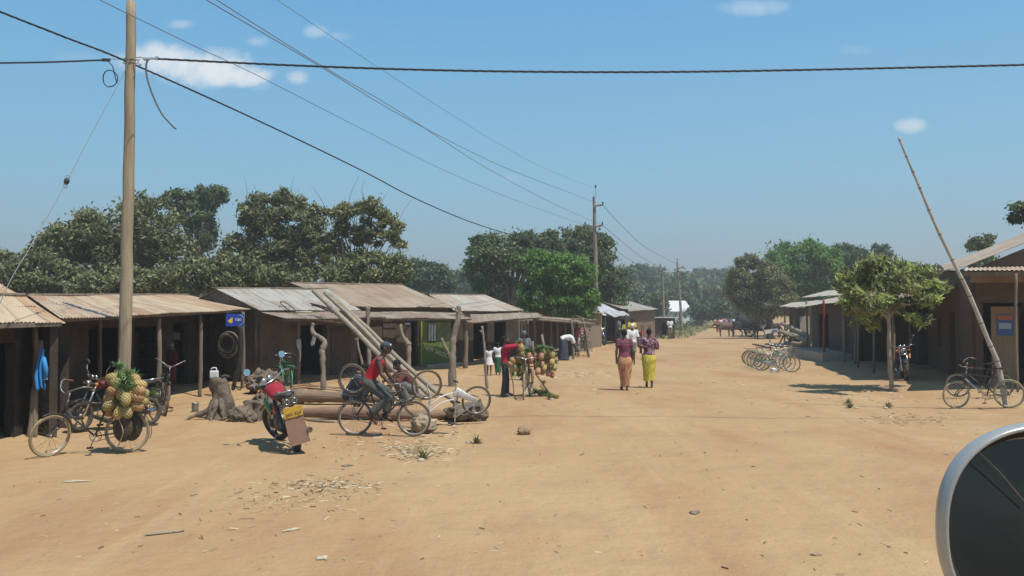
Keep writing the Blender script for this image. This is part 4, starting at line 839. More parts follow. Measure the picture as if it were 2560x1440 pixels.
thw = [('uppermost hair thin wire leading to the top of the second pole', (-6.6, 8), (5.0, 54.6), [(640, -30), (700, 5), (830, 92), (960, 178), (1100, 268), (1235, 352), (1360, 420), (1487, 471)], .005),
       ('thin wire ending at the upper arm of the second pole', (-7.0, 8), (5.5, 54.6), [(470, -30), (520, 2), (810, 172), (1000, 287), (1220, 400), (1340, 450), (1420, 480), (1507, 513)], .009),
       ('thin wire crossing its neighbour and ending at the right lower arm', (-7.6, 8), (5.5, 54.6), [(500, -28), (545, 2), (800, 162), (1000, 280), (1200, 410), (1350, 492), (1440, 535), (1506, 563)], .009),
       ('thin wire passing behind the near pole to the left lower arm', (-8.6, 8), (4.45, 54.6), [(200, -30), (250, 0), (480, 112), (640, 187), (900, 320), (1120, 430), (1300, 505), (1463, 563)], .007)]
for lb, a, b, px_, r in thw: cable('overhead_wire', lb, plane_pts(a, b, px_), r, m=thin_m, group='thin wires overhead', cat='wire')
for lb, p_ in [('far wire from the second pole upper arm to the third pole', [(1507, 513, 55), (1560, 570, 66), (1620, 622, 80), (1708, 668, 105)]), ('far wire from the second pole lower arm to the third pole', [(1506, 563, 55), (1570, 616, 68), (1620, 652, 80), (1705, 690, 105)]),
              ('far wire from the second pole left arm to the third pole', [(1463, 563, 55), (1545, 630, 70), (1610, 668, 84), (1686, 690, 105)]), ('slack cable from the second pole to the thin short pole', [(1490, 618, 55), (1560, 690, 62), (1610, 712, 68), (1656, 715, 77)]),
              ('distant wire from the third pole to the hillside pole', [(1708, 668, 105), (1740, 700, 140), (1790, 712, 190)])]:
    cable('overhead_wire', lb, [P(*q) for q in p_], .016, m=thin_m, group='thin wires overhead', cat='wire', sub=5)
# bamboo pole, right
def bamboo():
    g = G(2516, 1019); t = thing('bamboo_pole', g, 'long jointed bamboo pole leaning left high above the brick shop', 'pole')
    pix = [(2516, 1019), (2497, 918), (2470, 850), (2425, 740), (2390, 668), (2340, 565), (2300, 470), (2272, 405), (2246, 342)]
    pp = [P(x, y, g.y - (i * .02)) for i, (x, y) in enumerate(pix)]; pp[0] = g - Vector((0, 0, .1)); sm = smoothpts(pp, 5); m = M(); n = len(sm); rr = []
    for i in range(n): rr.append(.054 * (1 - .62 * i / (n - 1)) * (1.12 if i % 3 == 0 else 1))
    m.tube(sm, rr, 10); m.build('culm', mat('bamboo', (.46, .43, .38), (.33, .30, .26), 4, .7, bump=.2), t, world=True, smooth=True)
    m = M()
    for i in range(3, n - 1, 3): m.torus(sm[i], sm[i + 1] - sm[i - 1], rr[i] * 1.02, .008, 12, 5)
    m.build('node_ring', wood_dark, t, world=True, smooth=True)
bamboo()
# leaning poles by the grey shop
long_m = mat('stripped_pole', (.34, .285, .21), (.24, .2, .15), 3, .85, bump=.35, stretch=(1, 1, 1))
for i, (a, b, r0, r1, lb) in enumerate([((783, 727, 24.6), (1058, 992, 21.3), .062, .076, 'lowest of the long stripped poles leaning against the forked post, nearest its left side'), ((812, 732, 24.8), (1078, 990, 21.5), .056, .072, 'second long stripped pole of the leaning bundle, between its neighbours'),
        ((822, 735, 25.0), (1096, 985, 21.8), .05, .066, 'uppermost long stripped pole of the leaning bundle'), ((852, 778, 24.6), (1040, 962, 22.1), .04, .052, 'short thinner stripped pole lying under the leaning bundle')]):
    A = P(*a); B = P(*b); B.z = max(B.z, .03); m = crook([A, A.lerp(B, .33) + Vector((0, 0, .03)), A.lerp(B, .66) - Vector((0, 0, .02)), B], [r0, (r0 * 2 + r1) / 3, (r0 + 2 * r1) / 3, r1], 10, seed=i, rough=.05)
    off = B.copy(); e = M(); e.v = [tuple(Vector(p) - off) for p in m.v]; e.f = m.f; o = e.build('leaning_pole', long_m, smooth=True); o.location = off; tag(o, lb, 'pole', 'long poles leaning in a bundle')
def forked(label, pix_lists, r, d_=None, seed=0, mt=None, name='forked_post'):
    g = G(*pix_lists[0][0]); d_ = g.y; t = thing(name, g, label, 'post')
    for k, pl in enumerate(pix_lists):
        pp = [P(x, y, d_ + .03 * i) for i, (x, y) in enumerate(pl)]
        if k == 0: pp[0] = g - Vector((0, 0, .12))
        rr = r[k]; rr = rr if isinstance(rr, list) else [rr] * len(pp)
        crook(pp, rr, 9, seed=seed + k, rough=.16).build('stem' if k == 0 else 'branch', mt or wood_post, t, world=True, smooth=True)
    return t
wood_post = mat('grey_post_wood', (.27, .215, .165), (.17, .135, .105), 5, .9, bump=.6, stretch=(1, 1, .3))
forked('tall forked post with one short side limb before the green bay', [[(1131, 966), (1131, 905), (1132, 870), (1134, 845), (1141, 815), (1146, 790), (1147, 766)], [(1132, 902), (1120, 880), (1110, 862), (1104, 846)], [(1143, 782), (1139, 770)], [(1128, 965), (1127, 930), (1130, 905)]], [[.13, .095, .085, .085, .08, .07, .075], [.05, .045, .04, .045], .035, [.08, .07, .04]], seed=3)
forked('crooked post with a bent top before the plank door', [[(809, 975), (808, 930), (806, 890), (806, 872), (812, 858), (800, 843), (785, 835), (780, 822), (784, 808)]], [[.085, .075, .075, .09, .075, .062, .065, .055, .05]], seed=8)
forked('short post with a swollen knot and cut top right of the leaning poles', [[(1022, 945), (1022, 905), (1022, 870), (1020, 860), (1010, 845), (1004, 830), (1000, 812)]], [[.08, .075, .08, .10, .06, .055, .06]], seed=9)
forked('tall straight post with a cut fork top behind the leaning poles', [[(924, 948), (922, 900), (921, 850), (919, 800), (921, 768)]], [[.07, .065, .06, .055, .085]], seed=11)
forked('thin bent stick post between the crooked post and the leaning poles', [[(915, 950), (905, 905), (896, 870), (894, 850), (898, 820)], [(894, 852), (888, 846)]], [[.04, .035, .035, .035, .03], .02], seed=14)
forked('thin leaning stick standing left of the red sweater vendor', [[(1219, 972), (1214, 930), (1212, 880), (1209, 850), (1205, 815)], [(1206, 832), (1200, 826)]], [[.045, .04, .035, .03, .035], .02], seed=15)
forked('leaning grey post at the left edge standing in the sun', [[(75, 1092), (84, 1000), (92, 930), (102, 850)]], [[.062, .055, .05, .045]], seed=16)
# ================= vehicles =================
dusty_tyre = mat('dusty_tyre', (.19, .14, .095), (.10, .075, .055), 7, .9)
tan_tyre = mat('tan_tyre', (.36, .28, .15), (.25, .19, .11), 7, .9)
dark_tyre = mat('dark_tyre', (.05, .043, .038), (.09, .07, .05), 7, .9)
fr_black = mat('black_frame', (.025, .024, .024), (.06, .05, .042), 9, .45, spec=.5)
fr_silver = mat('silver_frame', (.55, .55, .52), (.38, .36, .32), 9, .35, metal=.5)
fr_white = mat('white_frame', (.75, .76, .76), (.6, .6, .58), 7, .4)
fr_green = mat('green_frame', (.06, .28, .09), (.05, .2, .08), 7, .4)
fr_red = mat('red_frame', (.35, .02, .03), (.25, .02, .03), 7, .4)
fr_blue = mat('blue_frame', (.05, .10, .30), (.04, .08, .2), 7, .4)
fr_brown = mat('rusty_frame', (.11, .075, .055), (.17, .12, .08), 9, .7)
saddle_m = mat('saddle_vinyl', (.03, .027, .025), (.05, .045, .04), 9, .55)
grip_m = mat('brown_grip', (.16, .07, .05), (.1, .05, .04), 9, .6)
def place(root, RH, FH, r, up=(0, 0, 1), wb=1.1, rx=-.5):
    """root matrix so that local rear hub (rx,0,r) and the forward axis meet the world points"""
    X = (FH - RH).normalized(); U = Vector(up); Y = U.cross(X).normalized(); Z = X.cross(Y); s = (FH - RH).length / wb; s = min(max(s, .84), 1.04)
    R = Matrix((X, Y, Z)).transposed(); mid = (RH + FH) / 2; loc = mid - R @ Vector(((rx + wb / 2), 0, r)) * s
    root.matrix_world = Matrix.Translation(loc) @ R.to_4x4() @ Matrix.Scale(s, 4); return root
def wheelset(parent, c, r, tm, ang=0, axis=None, tyre=.021, name='wheel'):
    ax = axis or Vector((0, 1, 0)); w_ = M(); w_.torus(c, ax, r - tyre * 2.1, .009, 32, 5, flat=1.3); w_ = w_.build('wheel', fr_silver, parent, smooth=True)
    m = M(); m.torus(c, ax, r - tyre, tyre, 36, 7); m.build('tyre', tm, w_, smooth=True)
    m = M(); a, b = frame(ax); c = Vector(c); axn = Vector(ax).normalized()
    for k in range(18):
        t = 2 * PI * k / 18; s_ = 1 if k % 2 else -1; e = c + (a * math.cos(t) + b * math.sin(t)) * (r - tyre * 2); h = c + axn * .03 * s_ + (a * math.cos(t + .5 * s_) + b * math.sin(t + .5 * s_)) * .02
        m.tube([h, e], .0022, 3, cap=False)
    m.tube([c - axn * .05, c + axn * .05], .022, 8); m.build('spokes', steel, w_, smooth=True)
def bicycle(label, RH, FH, up=(0, 0, 1), steer=0, style='roadster', fm=fr_black, tm=dusty_tyre, group=None, seat=True, name='bicycle', rack=True, guard=True, basket=False, r=.33, grip=None, stand=False, bars='swept'):
    t = thing(name, (0, 0, 0), label, 'bicycle', group); rear = Vector((-.5, 0, r)); fh = Vector((.6, 0, r)); bb = Vector((-.04, 0, r - .05)); st = Vector((-.22, 0, .78)); ht = Vector((.34, 0, .84)); hb = Vector((.385, 0, .69)); f1 = Vector((.40, 0, .64))
    tr = .0155; m = M()
    if style == 'step':
        m.tube(smoothpts([hb, Vector((.22, 0, .45)), Vector((.05, 0, .33)), bb], 4), .017, 8); m.tube(smoothpts([ht, Vector((.18, 0, .58)), Vector((-.02, 0, .44)), Vector((-.11, 0, .42))], 4), .013, 8)
    elif style == 'mtb': m.tube([ht - Vector((0, 0, .04)), st - Vector((-.02, 0, .06))], .017, 8); dt_ = M(); dt_.tube([hb, bb], .021, 8); dt_.build('down_tube', fr_silver, t, smooth=True)
    else: m.tube([hb, bb], tr, 8); m.tube([ht - Vector((0, 0, .02)), st - Vector((0, 0, .01))], tr, 8)
    m.tube([bb, st], tr, 8); m.tube([ht + Vector((-.004, 0, .02)), hb + Vector((.004, 0, -.02))], .02, 8)
    for s_ in (-1, 1):
        y = .055 * s_; m.tube([bb + Vector((0, y * .6, 0)), rear + Vector((0, y, 0))], .009, 6); m.tube([st + Vector((0, y * .3, -.02)), rear + Vector((0, y, 0))], .008, 6)
    m.tube([st, st + Vector((-.03, 0, .1))], .012, 6); m.build('frame', fm, t, smooth=True)
    A = Vector((f1.x - ht.x, 0, f1.z - ht.z)).normalized(); Rs = Matrix.Translation(ht) @ Matrix.Rotation(steer, 4, -A) @ Matrix.Translation(-ht)
    m = M()
    for s_ in (-1, 1):
        y = .05 * s_; m.tube(smoothpts([f1 + Vector((0, y * .8, .02)), f1 + Vector((.05, y, -.15)), fh + Vector((-.03, y, .05)), fh + Vector((0, y, 0))], 3), .011, 6)
    m.tube([f1 + Vector((0, -.045, .03)), f1 + Vector((0, .045, .03))], .014, 6); m.xf(Rs); m.build('fork', fm, t, smooth=True)
    m = M(); s0 = ht + Vector((-.02, 0, .12)); m.tube([ht, s0], .013, 7)
    if bars == 'flat': m.tube([s0, s0 + Vector((.08, 0, .02))], .014, 6); m.tube([s0 + Vector((.03, -.3, .02)), s0 + Vector((.08, -.05, .01)), s0 + Vector((.08, .05, .01)), s0 + Vector((.03, .3, .02))], .012, 6)
    elif bars == 'high':
        m.tube(smoothpts([s0 + Vector((-.22, -.28, .10)), s0 + Vector((-.05, -.27, .14)), s0 + Vector((.08, -.12, .06)), s0 + Vector((.08, 0, 0)), s0 + Vector((.08, .12, .06)), s0 + Vector((-.05, .27, .14)), s0 + Vector((-.22, .28, .10))], 4), .011, 6)
    else: m.tube(smoothpts([s0 + Vector((-.17, -.25, -.02)), s0 + Vector((0, -.25, .02)), s0 + Vector((.09, -.14, .02)), s0 + Vector((.09, 0, 0)), s0 + Vector((.09, .14, .02)), s0 + Vector((0, .25, .02)), s0 + Vector((-.17, .25, -.02))], 4), .011, 6)
    m.xf(Rs); hbar = m.build('handlebar', chrome if fm is not fr_black else steel, t, smooth=True)
    e = {'flat': (Vector((.03, .3, .02)), Vector((.05, .2, .02))), 'high': (Vector((-.22, .28, .10)), Vector((-.1, .275, .13))), 'swept': (Vector((-.17, .25, -.02)), Vector((-.06, .25, 0)))}[bars]
    for s_ in (-1, 1):
        m = M(); f_ = Vector((1, s_, 1)); m.tube([s0 + e[0] * 1 if s_ > 0 else s0 + Vector((e[0].x, -e[0].y, e[0].z)), s0 + e[1] if s_ > 0 else s0 + Vector((e[1].x, -e[1].y, e[1].z))], .017, 7); m.xf(Rs); m.build('grip', grip or black, hbar, smooth=True)
    wheelset(t, rear, r, tm); fc = Rs @ fh; wheelset(t, fc, r, tm, axis=(Rs.to_3x3() @ Vector((0, 1, 0))))
    if seat:
        m = M(); c = st + Vector((-.06, 0, .13)); m.tube(smoothpts([c + Vector((-.12, 0, .01)), c + Vector((-.06, 0, 0)), c + Vector((.04, 0, 0)), c + Vector((.16, 0, 0))], 3), [(.085, .03)] * 4 + [(.06, .03)] * 3 + [(.03, .02)] * 3, 10, side=(0, 1, 0)); m.build('saddle', saddle_m, t, smooth=True)
    if guard:
        m = M(); m.torus(rear, (0, 1, 0), r + .02, .021, 18, 4, arc=(-.35, 2.2), flat=.25); a0 = None
        m.build('mudguard', fm if style != 'step' else fr_silver, t, smooth=True)
        m = M(); m.torus(fh, (0, 1, 0), r + .02, .021, 14, 4, arc=(.2, 2.0), flat=.25); m.xf(Rs); m.build('mudguard', fm if style != 'step' else fr_silver, t, smooth=True)
    if rack:
        m = M(); z = r * 2 + .07
        for y in (-.07, -.023, .023, .07): m.tube([(-.22, y, z), (-.78, y, z)], .006, 5)
        for x in (-.25, -.5, -.76): m.tube([(x, -.075, z), (x, .075, z)], .006, 5)
        for y in (-.075, .075): m.tube([(-.6, y, z), (-.5, y, r)], .006, 5)
        m.build('rack', fm, t, smooth=True)
    m = M(); m.torus(bb + Vector((0, -.05, 0)), (0, 1, 0), .085, .006, 20, 5); 
    for k in range(5): m.tube([bb + Vector((0, -.05, 0)), bb + Vector((math.cos(k * 1.257) * .08, -.05, math.sin(k * 1.257) * .08))], .004, 4)
    m.tube([bb + Vector((0, -.08, 0)), bb + Vector((0, .08, 0))], .016, 8); m.torus(rear + Vector((0, -.05, 0)), (0, 1, 0), .035, .008, 12, 5)
    m.tube([bb + Vector((0, -.05, .085)), rear + Vector((0, -.05, .035))], .005, 4); m.tube([bb + Vector((0, -.05, -.085)), rear + Vector((0, -.05, -.035))], .005, 4); m.build('chainset', steel, t, smooth=True)
    for s_ in (-1, 1):
        m = M(); e_ = bb + Vector((.05 * s_, .09 * s_, -.16 * s_)); m.tube([bb + Vector((0, .085 * s_, 0)), e_], .009, 6); cr = m.build('crank', steel, t, smooth=True); m = M(); m.box(e_ + Vector((0, .05 * s_, 0)), (.09, .08, .025)); m.build('pedal', black, cr)
    if style == 'step':
        m = M(); m.tube([bb + Vector((.06, -.07, 0)), bb + Vector((-.1, -.07, .01)), rear + Vector((0, -.07, 0))], [(.008, .10), (.008, .075), (.008, .045)], 8, side=(0, 1, 0)); m.build('chain_guard', fm, t, smooth=True)
    if basket:
        m = M(); c = Vector((.62, 0, .86))
        for z in (-.13, -.04, .05, .13): q = .1 + (z + .13) * .2; pts = [c + Vector((a, b, z)) for a, b in ((-q, -q * 1.3), (q, -q * 1.3), (q, q * 1.3), (-q, q * 1.3))]; m.tube(pts, .005, 4, closed=True)
        for a in (-1, 0, 1):
            for b in (-1, 0, 1):
                if a or b: m.tube([c + Vector((a * .1, b * .13, -.13)), c + Vector((a * .15, b * .2, .13))], .004, 4)
        m.xf(Rs); m.build('basket', steel, t)
    if stand: m = M(); m.tube([(-.42, .06, .3), (-.46, .26, .0)], .009, 6); m.build('kickstand', steel, t)
    return place(t, RH, FH, r, up)
def hub(px, py, dz=.31): g = G(px, py); return g + Vector((0, 0, dz))
def up_(roll, RH, FH):
    X = (FH - RH).normalized(); return Matrix.Rotation(roll, 3, X) @ Vector((0, 0, 1))
R_, F_ = hub(318, 1131), hub(122, 1141)
PB_ = bicycle('black roadster bicycle loaded with pineapples, tan front wheel turned, nearest at the left', R_, F_, up_(.03, R_, F_), steer=.75, tm=tan_tyre, grip=grip_m, bars='high', seat=False)
R_, F_ = hub(888, 1089), hub(1035, 1092)
RB = bicycle('black roadster bicycle ridden by the man in the red vest', R_, F_, up_(-.04, R_, F_), steer=-.12)
g = P(1191, 1001, 16.6); h = P(1067, 962, 16.2)
bicycle('white step through bicycle standing upside down over the log with its wheels in the air', g, h, (-.3, .15, -1), style='step', fm=fr_white, tm=dusty_tyre, guard=False, rack=False, r=.31)
bicycle('dark bicycle turned upside down for repair beside the crouching mechanic', P(878, 946, 18.6), P(1013, 970, 18.3), (0, .12, -1), fm=fr_black, rack=False, r=.31)
bicycle('dark bicycle parked almost end on against a shop post behind the pineapple load', hub(408, 1022), hub(417, 1038), (.12, 0, 1), bars='high', fm=fr_black)
R_, F_ = hub(1330, 986), hub(1305, 1001)
VB = bicycle('bicycle facing the camera under the vendor load of hanging pineapples', R_, F_, (0, 0, 1), tm=tan_tyre, fm=fr_brown, steer=.1)
R_, F_ = GD(2519, 18.95) + Vector((0, 0, .31)), GD(2386, 19.45) + Vector((0, 0, .31))
bicycle('black mountain bicycle with a silver down tube leaning on the bamboo pole', R_, F_, up_(.06, R_, F_), steer=.55, style='mtb', fm=fr_black, tm=tan_tyre, bars='flat', grip=fr_red, rack=False, guard=False)
dt = M(); 
R_, F_ = GD(2500, 20.6) + Vector((0, 0, .31)), GD(2392, 21.2) + Vector((0, 0, .31))
bicycle('dark bicycle in the shade behind the black mountain bicycle', R_, F_, up_(.1, R_, F_), steer=.2, bars='high', grip=grip_m)
row = [(1904, 31.4, 'step', fr_silver, 'nearest silver step through bicycle in the roadside row'), (1895, 32.1, 'roadster', fr_silver, 'second bicycle of the roadside row, dull silver with pale tyres'), (1886, 32.9, 'step', fr_green, 'green bicycle in the middle of the roadside row'),
       (1878, 33.8, 'roadster', fr_silver, 'fourth bicycle of the roadside row, silver with a raised saddle'), (1873, 34.7, 'roadster', fr_red, 'farthest bicycle of the roadside row with a red rear mudguard')]
for i, (px, d_, s_, fm, lb) in enumerate(row):
    R_ = GD(px, d_) + Vector((0, 0, .33)); F_ = GD(px + 74 * 31.4 / d_, d_ - .28) + Vector((0, 0, .30)); bicycle(lb, R_, F_, up_(-.12 + .03 * i, R_, F_), steer=.12 * (i % 3), style=s_, fm=fm, tm=tan_tyre if i % 2 else dusty_tyre, group='bicycles parked in a row', basket=i in (1, 3), rack=i != 0)
R_, F_ = hub(1484, 888), hub(1437, 893)
bicycle('rusty bicycle leaning at the pole frame, one big wheel toward the road', R_, F_, up_(.1, R_, F_), fm=fr_brown, tm=tan_tyre)
bicycle('green bicycle standing behind the tree stumps', hub(722, 985), hub(694, 976), (.1, 0, 1), fm=fr_green, tm=dark_tyre, steer=.5)
# ---- motorcycles ----
moto_plastic = mat('motor_black', (.02, .02, .021), (.04, .036, .033), 9, .4, spec=.5)
engine_m = mat('engine_metal', (.22, .21, .2), (.12, .1, .09), 10, .45, metal=.7)
glass_blue = mat('mirror_glass', (.45, .55, .6), None, rough=.08, metal=.9)
def motorcycle(label, RH, FH, up=(0, 0, 1), steer=0, tank=fr_red, side=fr_green, mirrors=True, plate=False, flap=True, group=None, bag=None):
    t = thing('motorcycle', (0, 0, 0), label, 'motorcycle', group); r = .29; rear = Vector((-.62, 0, r)); fh = Vector((.66, 0, r))
    def wheel(c, Rs=None):
        w_ = M(); w_.torus(c, (0, 1, 0), r - .085, .014, 26, 6)
        for k in range(6):
            a = k * PI / 3; w_.beam(c, c + Vector((math.cos(a) * (r - .09), 0, math.sin(a) * (r - .09))), .03, .018)
        w_.tube([c - Vector((0, .06, 0)), c + Vector((0, .06, 0))], .06, 12)
        if Rs: w_.xf(Rs)
        w_ = w_.build('wheel', engine_m, t, smooth=True); m = M(); m.torus(c, (0, 1, 0), r - .048, .048, 30, 8)
        if Rs: m.xf(Rs)
        m.build('tyre', dark_tyre, w_, smooth=True)
    ht = Vector((.40, 0, .86)); A = Vector((.66 - .40, 0, r - .86)).normalized(); Rs = Matrix.Translation(ht) @ Matrix.Rotation(steer, 4, -A) @ Matrix.Translation(-ht)
    wheel(rear); wheel(fh, Rs)
    m = M(); m.tube([ht, (.32, 0, .62), (.22, 0, .32), (-.12, 0, .27), (-.22, 0, .45)], .022, 8); m.tube([ht, (0, 0, .74), (-.3, 0, .70), (-.85, 0, .76)], .02, 8)
    for s_ in (-.1, .1): m.tube([(-.12, s_, .3), rear + Vector((0, s_, 0))], .018, 6); m.tube([(-.42, s_ * 1.1, .70), rear + Vector((.04, s_ * 1.1, .03))], .024, 8); m.tube([(-.2, s_, .42), (-.5, s_, .71), (-.85, s_ * .8, .76)], .012, 6)
    m.build('frame', moto_plastic, t, smooth=True)
    m = M(); m.ell((.12, 0, .40), (.15, .11, .13)); m.ell((.02, 0, .33), (.2, .13, .10)); 
    for k in range(5): m.box((.18, 0, .47 + k * .025), (.17, .17, .012), rot=(0, .35, 0))
    m.build('engine', engine_m, t, smooth=False)
    m = M(); m.tube([(.27, -.09, .46), (.30, -.12, .30), (.1, -.14, .2), (-.35, -.15, .24)], .018, 7); m.tube([(-.35, -.15, .24), (-.5, -.16, .27), (-.98, -.17, .33)], [.03, .045, .045], 12); ex = m.build('exhaust', chrome, t, smooth=True)
    m = M(); m.torus((-.985, -.17, .331), (1, 0, -.1), .03, .012, 14, 5); m.ell((-.985, -.17, .331), (.008, .012, .012)); m.build('exhaust_tip', fr_brown, ex, smooth=True)
    m = M(); m.tube([(.38, 0, .80), (.3, 0, .86), (.12, 0, .88), (-.08, 0, .80), (-.16, 0, .76)], [(.06, .05), (.13, .09), (.15, .11), (.11, .07), (.06, .04)], 14, side=(0, 1, 0)); m.build('fuel_tank', tank, t, smooth=True)
    m = M(); m.tube([(-.10, 0, .80), (-.25, 0, .81), (-.5, 0, .83), (-.75, 0, .87), (-.86, 0, .86)], [(.08, .035), (.12, .045), (.14, .05), (.12, .045), (.06, .03)], 12, side=(0, 1, 0)); m.build('seat', saddle_m, t, smooth=True)
    for s_ in (-1, 1):
        m = M(); m.tube([(.24, .15 * s_, .74), (.12, .16 * s_, .66), (-.02, .14 * s_, .60)], [(.02, .05), (.025, .09), (.015, .03)], 8, side=(0, 1, 0)); m.build('side_fairing', side, t, smooth=True)
        m = M(); m.tube([(-.18, .12 * s_, .62), (-.4, .13 * s_, .64)], [(.015, .09), (.015, .06)], 8, side=(0, 1, 0)); m.build('side_cover', tank, t, smooth=True)
    m = M(); m.torus(rear, (0, 1, 0), r + .05, .06, 14, 6, arc=(.45, 2.2), flat=.25); m.build('mudguard', moto_plastic, t, smooth=True)
    m = M(); m.torus(fh, (0, 1, 0), r + .04, .055, 14, 6, arc=(.5, 2.3), flat=.25); m.xf(Rs); m.build('mudguard', moto_plastic if tank is not fr_blue else fr_blue, t, smooth=True)
    m = M()
    for s_ in (-.09, .09): m.tube([(.38, s_, .92), (.66, s_, r)], [.018, .026], 8)
    m.box((.39, 0, .90), (.06, .22, .03)); m.box((.44, 0, .78), (.05, .22, .03)); m.xf(Rs); m.build('fork', chrome, t, smooth=True)
    m = M(); m.tube(smoothpts([(.22, -.36, 1.02), (.32, -.28, 1.05), (.38, -.1, .98), (.38, .1, .98), (.32, .28, 1.05), (.22, .36, 1.02)], 4), .012, 7); m.xf(Rs); hb_ = m.build('handlebar', chrome, t, smooth=True)
    for s_ in (-1, 1):
        m = M(); m.tube([(.15, .40 * s_, 1.0), (.25, .35 * s_, 1.03)], .019, 8); m.xf(Rs); m.build('grip', black, hb_, smooth=True)
        if mirrors:
            m = M(); m.tube([(.31, .24 * s_, 1.04), (.34, .28 * s_, 1.16), (.30, .33 * s_, 1.26)], .006, 5); m.xf(Rs); m.build('mirror_stalk', chrome, hb_); m = M(); m.ell((.30, .34 * s_, 1.29), (.02, .062, .055), 16, 8); m.xf(Rs); mm = m.build('mirror', moto_plastic, hb_, smooth=True)
            m = M(); m.tube([(.281, .34 * s_, 1.29), (.276, .34 * s_, 1.29)], [(.058, .052), (.058, .052)], 18, side=(0, 1, 0)); m.xf(Rs); m.build('mirror_glass', glass_blue, hb_)
    m = M(); m.ell((.50, 0, .90), (.07, .085, .085), 14, 8); m.xf(Rs); hl = m.build('headlight', moto_plastic, t, smooth=True); m = M(); m.ell((.545, 0, .90), (.035, .075, .075), 14, 8); m.xf(Rs); m.build('lens', chrome, hl, smooth=True)
    for s_ in (-1, 1):
        m = M(); m.ell((.40, .055 * s_, 1.02), (.03, .05, .05), 12, 8); m.xf(Rs); m.build('gauge', chrome, hb_, smooth=True)
        m = M(); m.ell((.46, .17 * s_, .90), (.03, .03, .03)); m.xf(Rs); m.build('indicator', mat('amber', (.5, .2, .02), None, rough=.3), t, smooth=True)
    m = M(); m.tube([(-.50, -.11, .90), (-.92, -.11, .93), (-.97, 0, .94), (-.92, .11, .93), (-.50, .11, .90)], .011, 6); m.build('grab_rail', chrome, t, smooth=True)
    m = M(); m.box((-.91, 0, .78), (.05, .21, .12), rot=(0, -.15, 0)); tl = m.build('tail_light', mat('lamp_case', (.10, .085, .06), None, rough=.4), t)
    for y in (-.055, .055): m = M(); m.torus((-.943, y, .785), (1, 0, -.15), .034, .006, 16, 5); m.build('lamp_ring', chrome, tl, smooth=True)
    if plate:
        m = M(); m.box((-.95, 0, .63), (.012, .27, .15), rot=(0, -.12, 0)); pl = m.build('number_plate', yellow_p2, t)
        Mx = Matrix.Translation((-.962, .0, .63)) @ (Matrix(((0, .12, -1), (-1, 0, 0), (0, 1, -.12))).to_4x4())
        textmesh('MC 724', .066, m=fr_black, parent=pl, mtx=Mx @ Matrix.Translation((0, -.03, 0)) , name='plate_lettering')
    if flap: m = M(); m.add([(-.93, -.135, .55), (-.93, .135, .55), (-.99, .145, .17), (-.99, -.145, .17), (-.935, -.135, .55), (-.935, .135, .55), (-.995, .145, .17), (-.995, -.145, .17)], [(0, 1, 2, 3), (7, 6, 5, 4), (0, 4, 5, 1), (1, 5, 6, 2), (2, 6, 7, 3), (3, 7, 4, 0)]); m.build('mud_flap', mat('dusty_flap', (.25, .145, .10), (.2, .115, .08), 5, .8), t)
    m = M(); m.tube([(.0, .14, .22), (-.1, .27, .02)], .011, 6); m.build('side_stand', steel, t)
    if bag: m = M(); m.ell((-.35, 0, .95), (.16, .12, .07)); m.build('seat_bundle', bag, t, smooth=True, remesh=0)
    return place(t, RH, FH, r, up, wb=1.28, rx=-.62)
yellow_p2 = mat('plate_yellow', (.62, .40, .06), (.45, .28, .05), 12, .5)
R_, F_ = hub(738, 1132, .28), hub(684, 1098, .28)
motorcycle('red and green motorcycle seen from behind with yellow number plate and wide mud flap', R_, F_, up_(-.22, R_, F_), steer=.45, plate=True)
R_, F_ = hub(368, 1066, .28), hub(199, 1082, .28)
motorcycle('black motorcycle with dark red side parked behind the pineapple bicycle', R_, F_, up_(.1, R_, F_), steer=.35, tank=mat('dark_red', (.12, .02, .02), None, rough=.4), side=moto_plastic, bag=mat('pale_bundle', (.5, .55, .52), (.2, .35, .34), 12, .7), flap=False)
R_, F_ = onz(12.1, 27.6) + Vector((0, 0, .28)), onz(11.7, 26.4) + Vector((0, 0, .28))
motorcycle('red motorcycle standing in the deep shade beside the brick shop', R_, F_, up_(.1, R_, F_), tank=fr_red, side=fr_red, flap=False)
R_, F_ = GD(1490, 55) + Vector((0, 0, .28)), GD(1510, 53.6) + Vector((0, 0, .28))
motorcycle('pale blue motorcycle with dusty front wheel before the kiosk', R_, F_, up_(.1, R_, F_), tank=fr_blue, side=fr_white, flap=False)
R_, F_ = GD(1444, 45.5) + Vector((0, 0, .28)), GD(1462, 46.2) + Vector((0, 0, .28))
motorcycle('dark motorcycle with a white bundle under the pole frame', R_, F_, up_(.1, R_, F_), tank=moto_plastic, side=moto_plastic, bag=white_p, flap=False)
# loose wheel ring on the roof
c = P(722, 771, 26.3); t = thing('old_tyre', c, 'old bicycle tyre ring lying on the grey iron roof', 'tyre', rot=(.1, .25, .2)); m = M(); m.torus((0, 0, .03), (.35, -.1, 1), .30, .016, 30, 6); m.build('ring', dark_tyre, t, smooth=True); m = M(); m.torus((0, 0, .03), (.35, -.1, 1), .275, .007, 30, 5); m.build('bead', fr_brown, t, smooth=True)
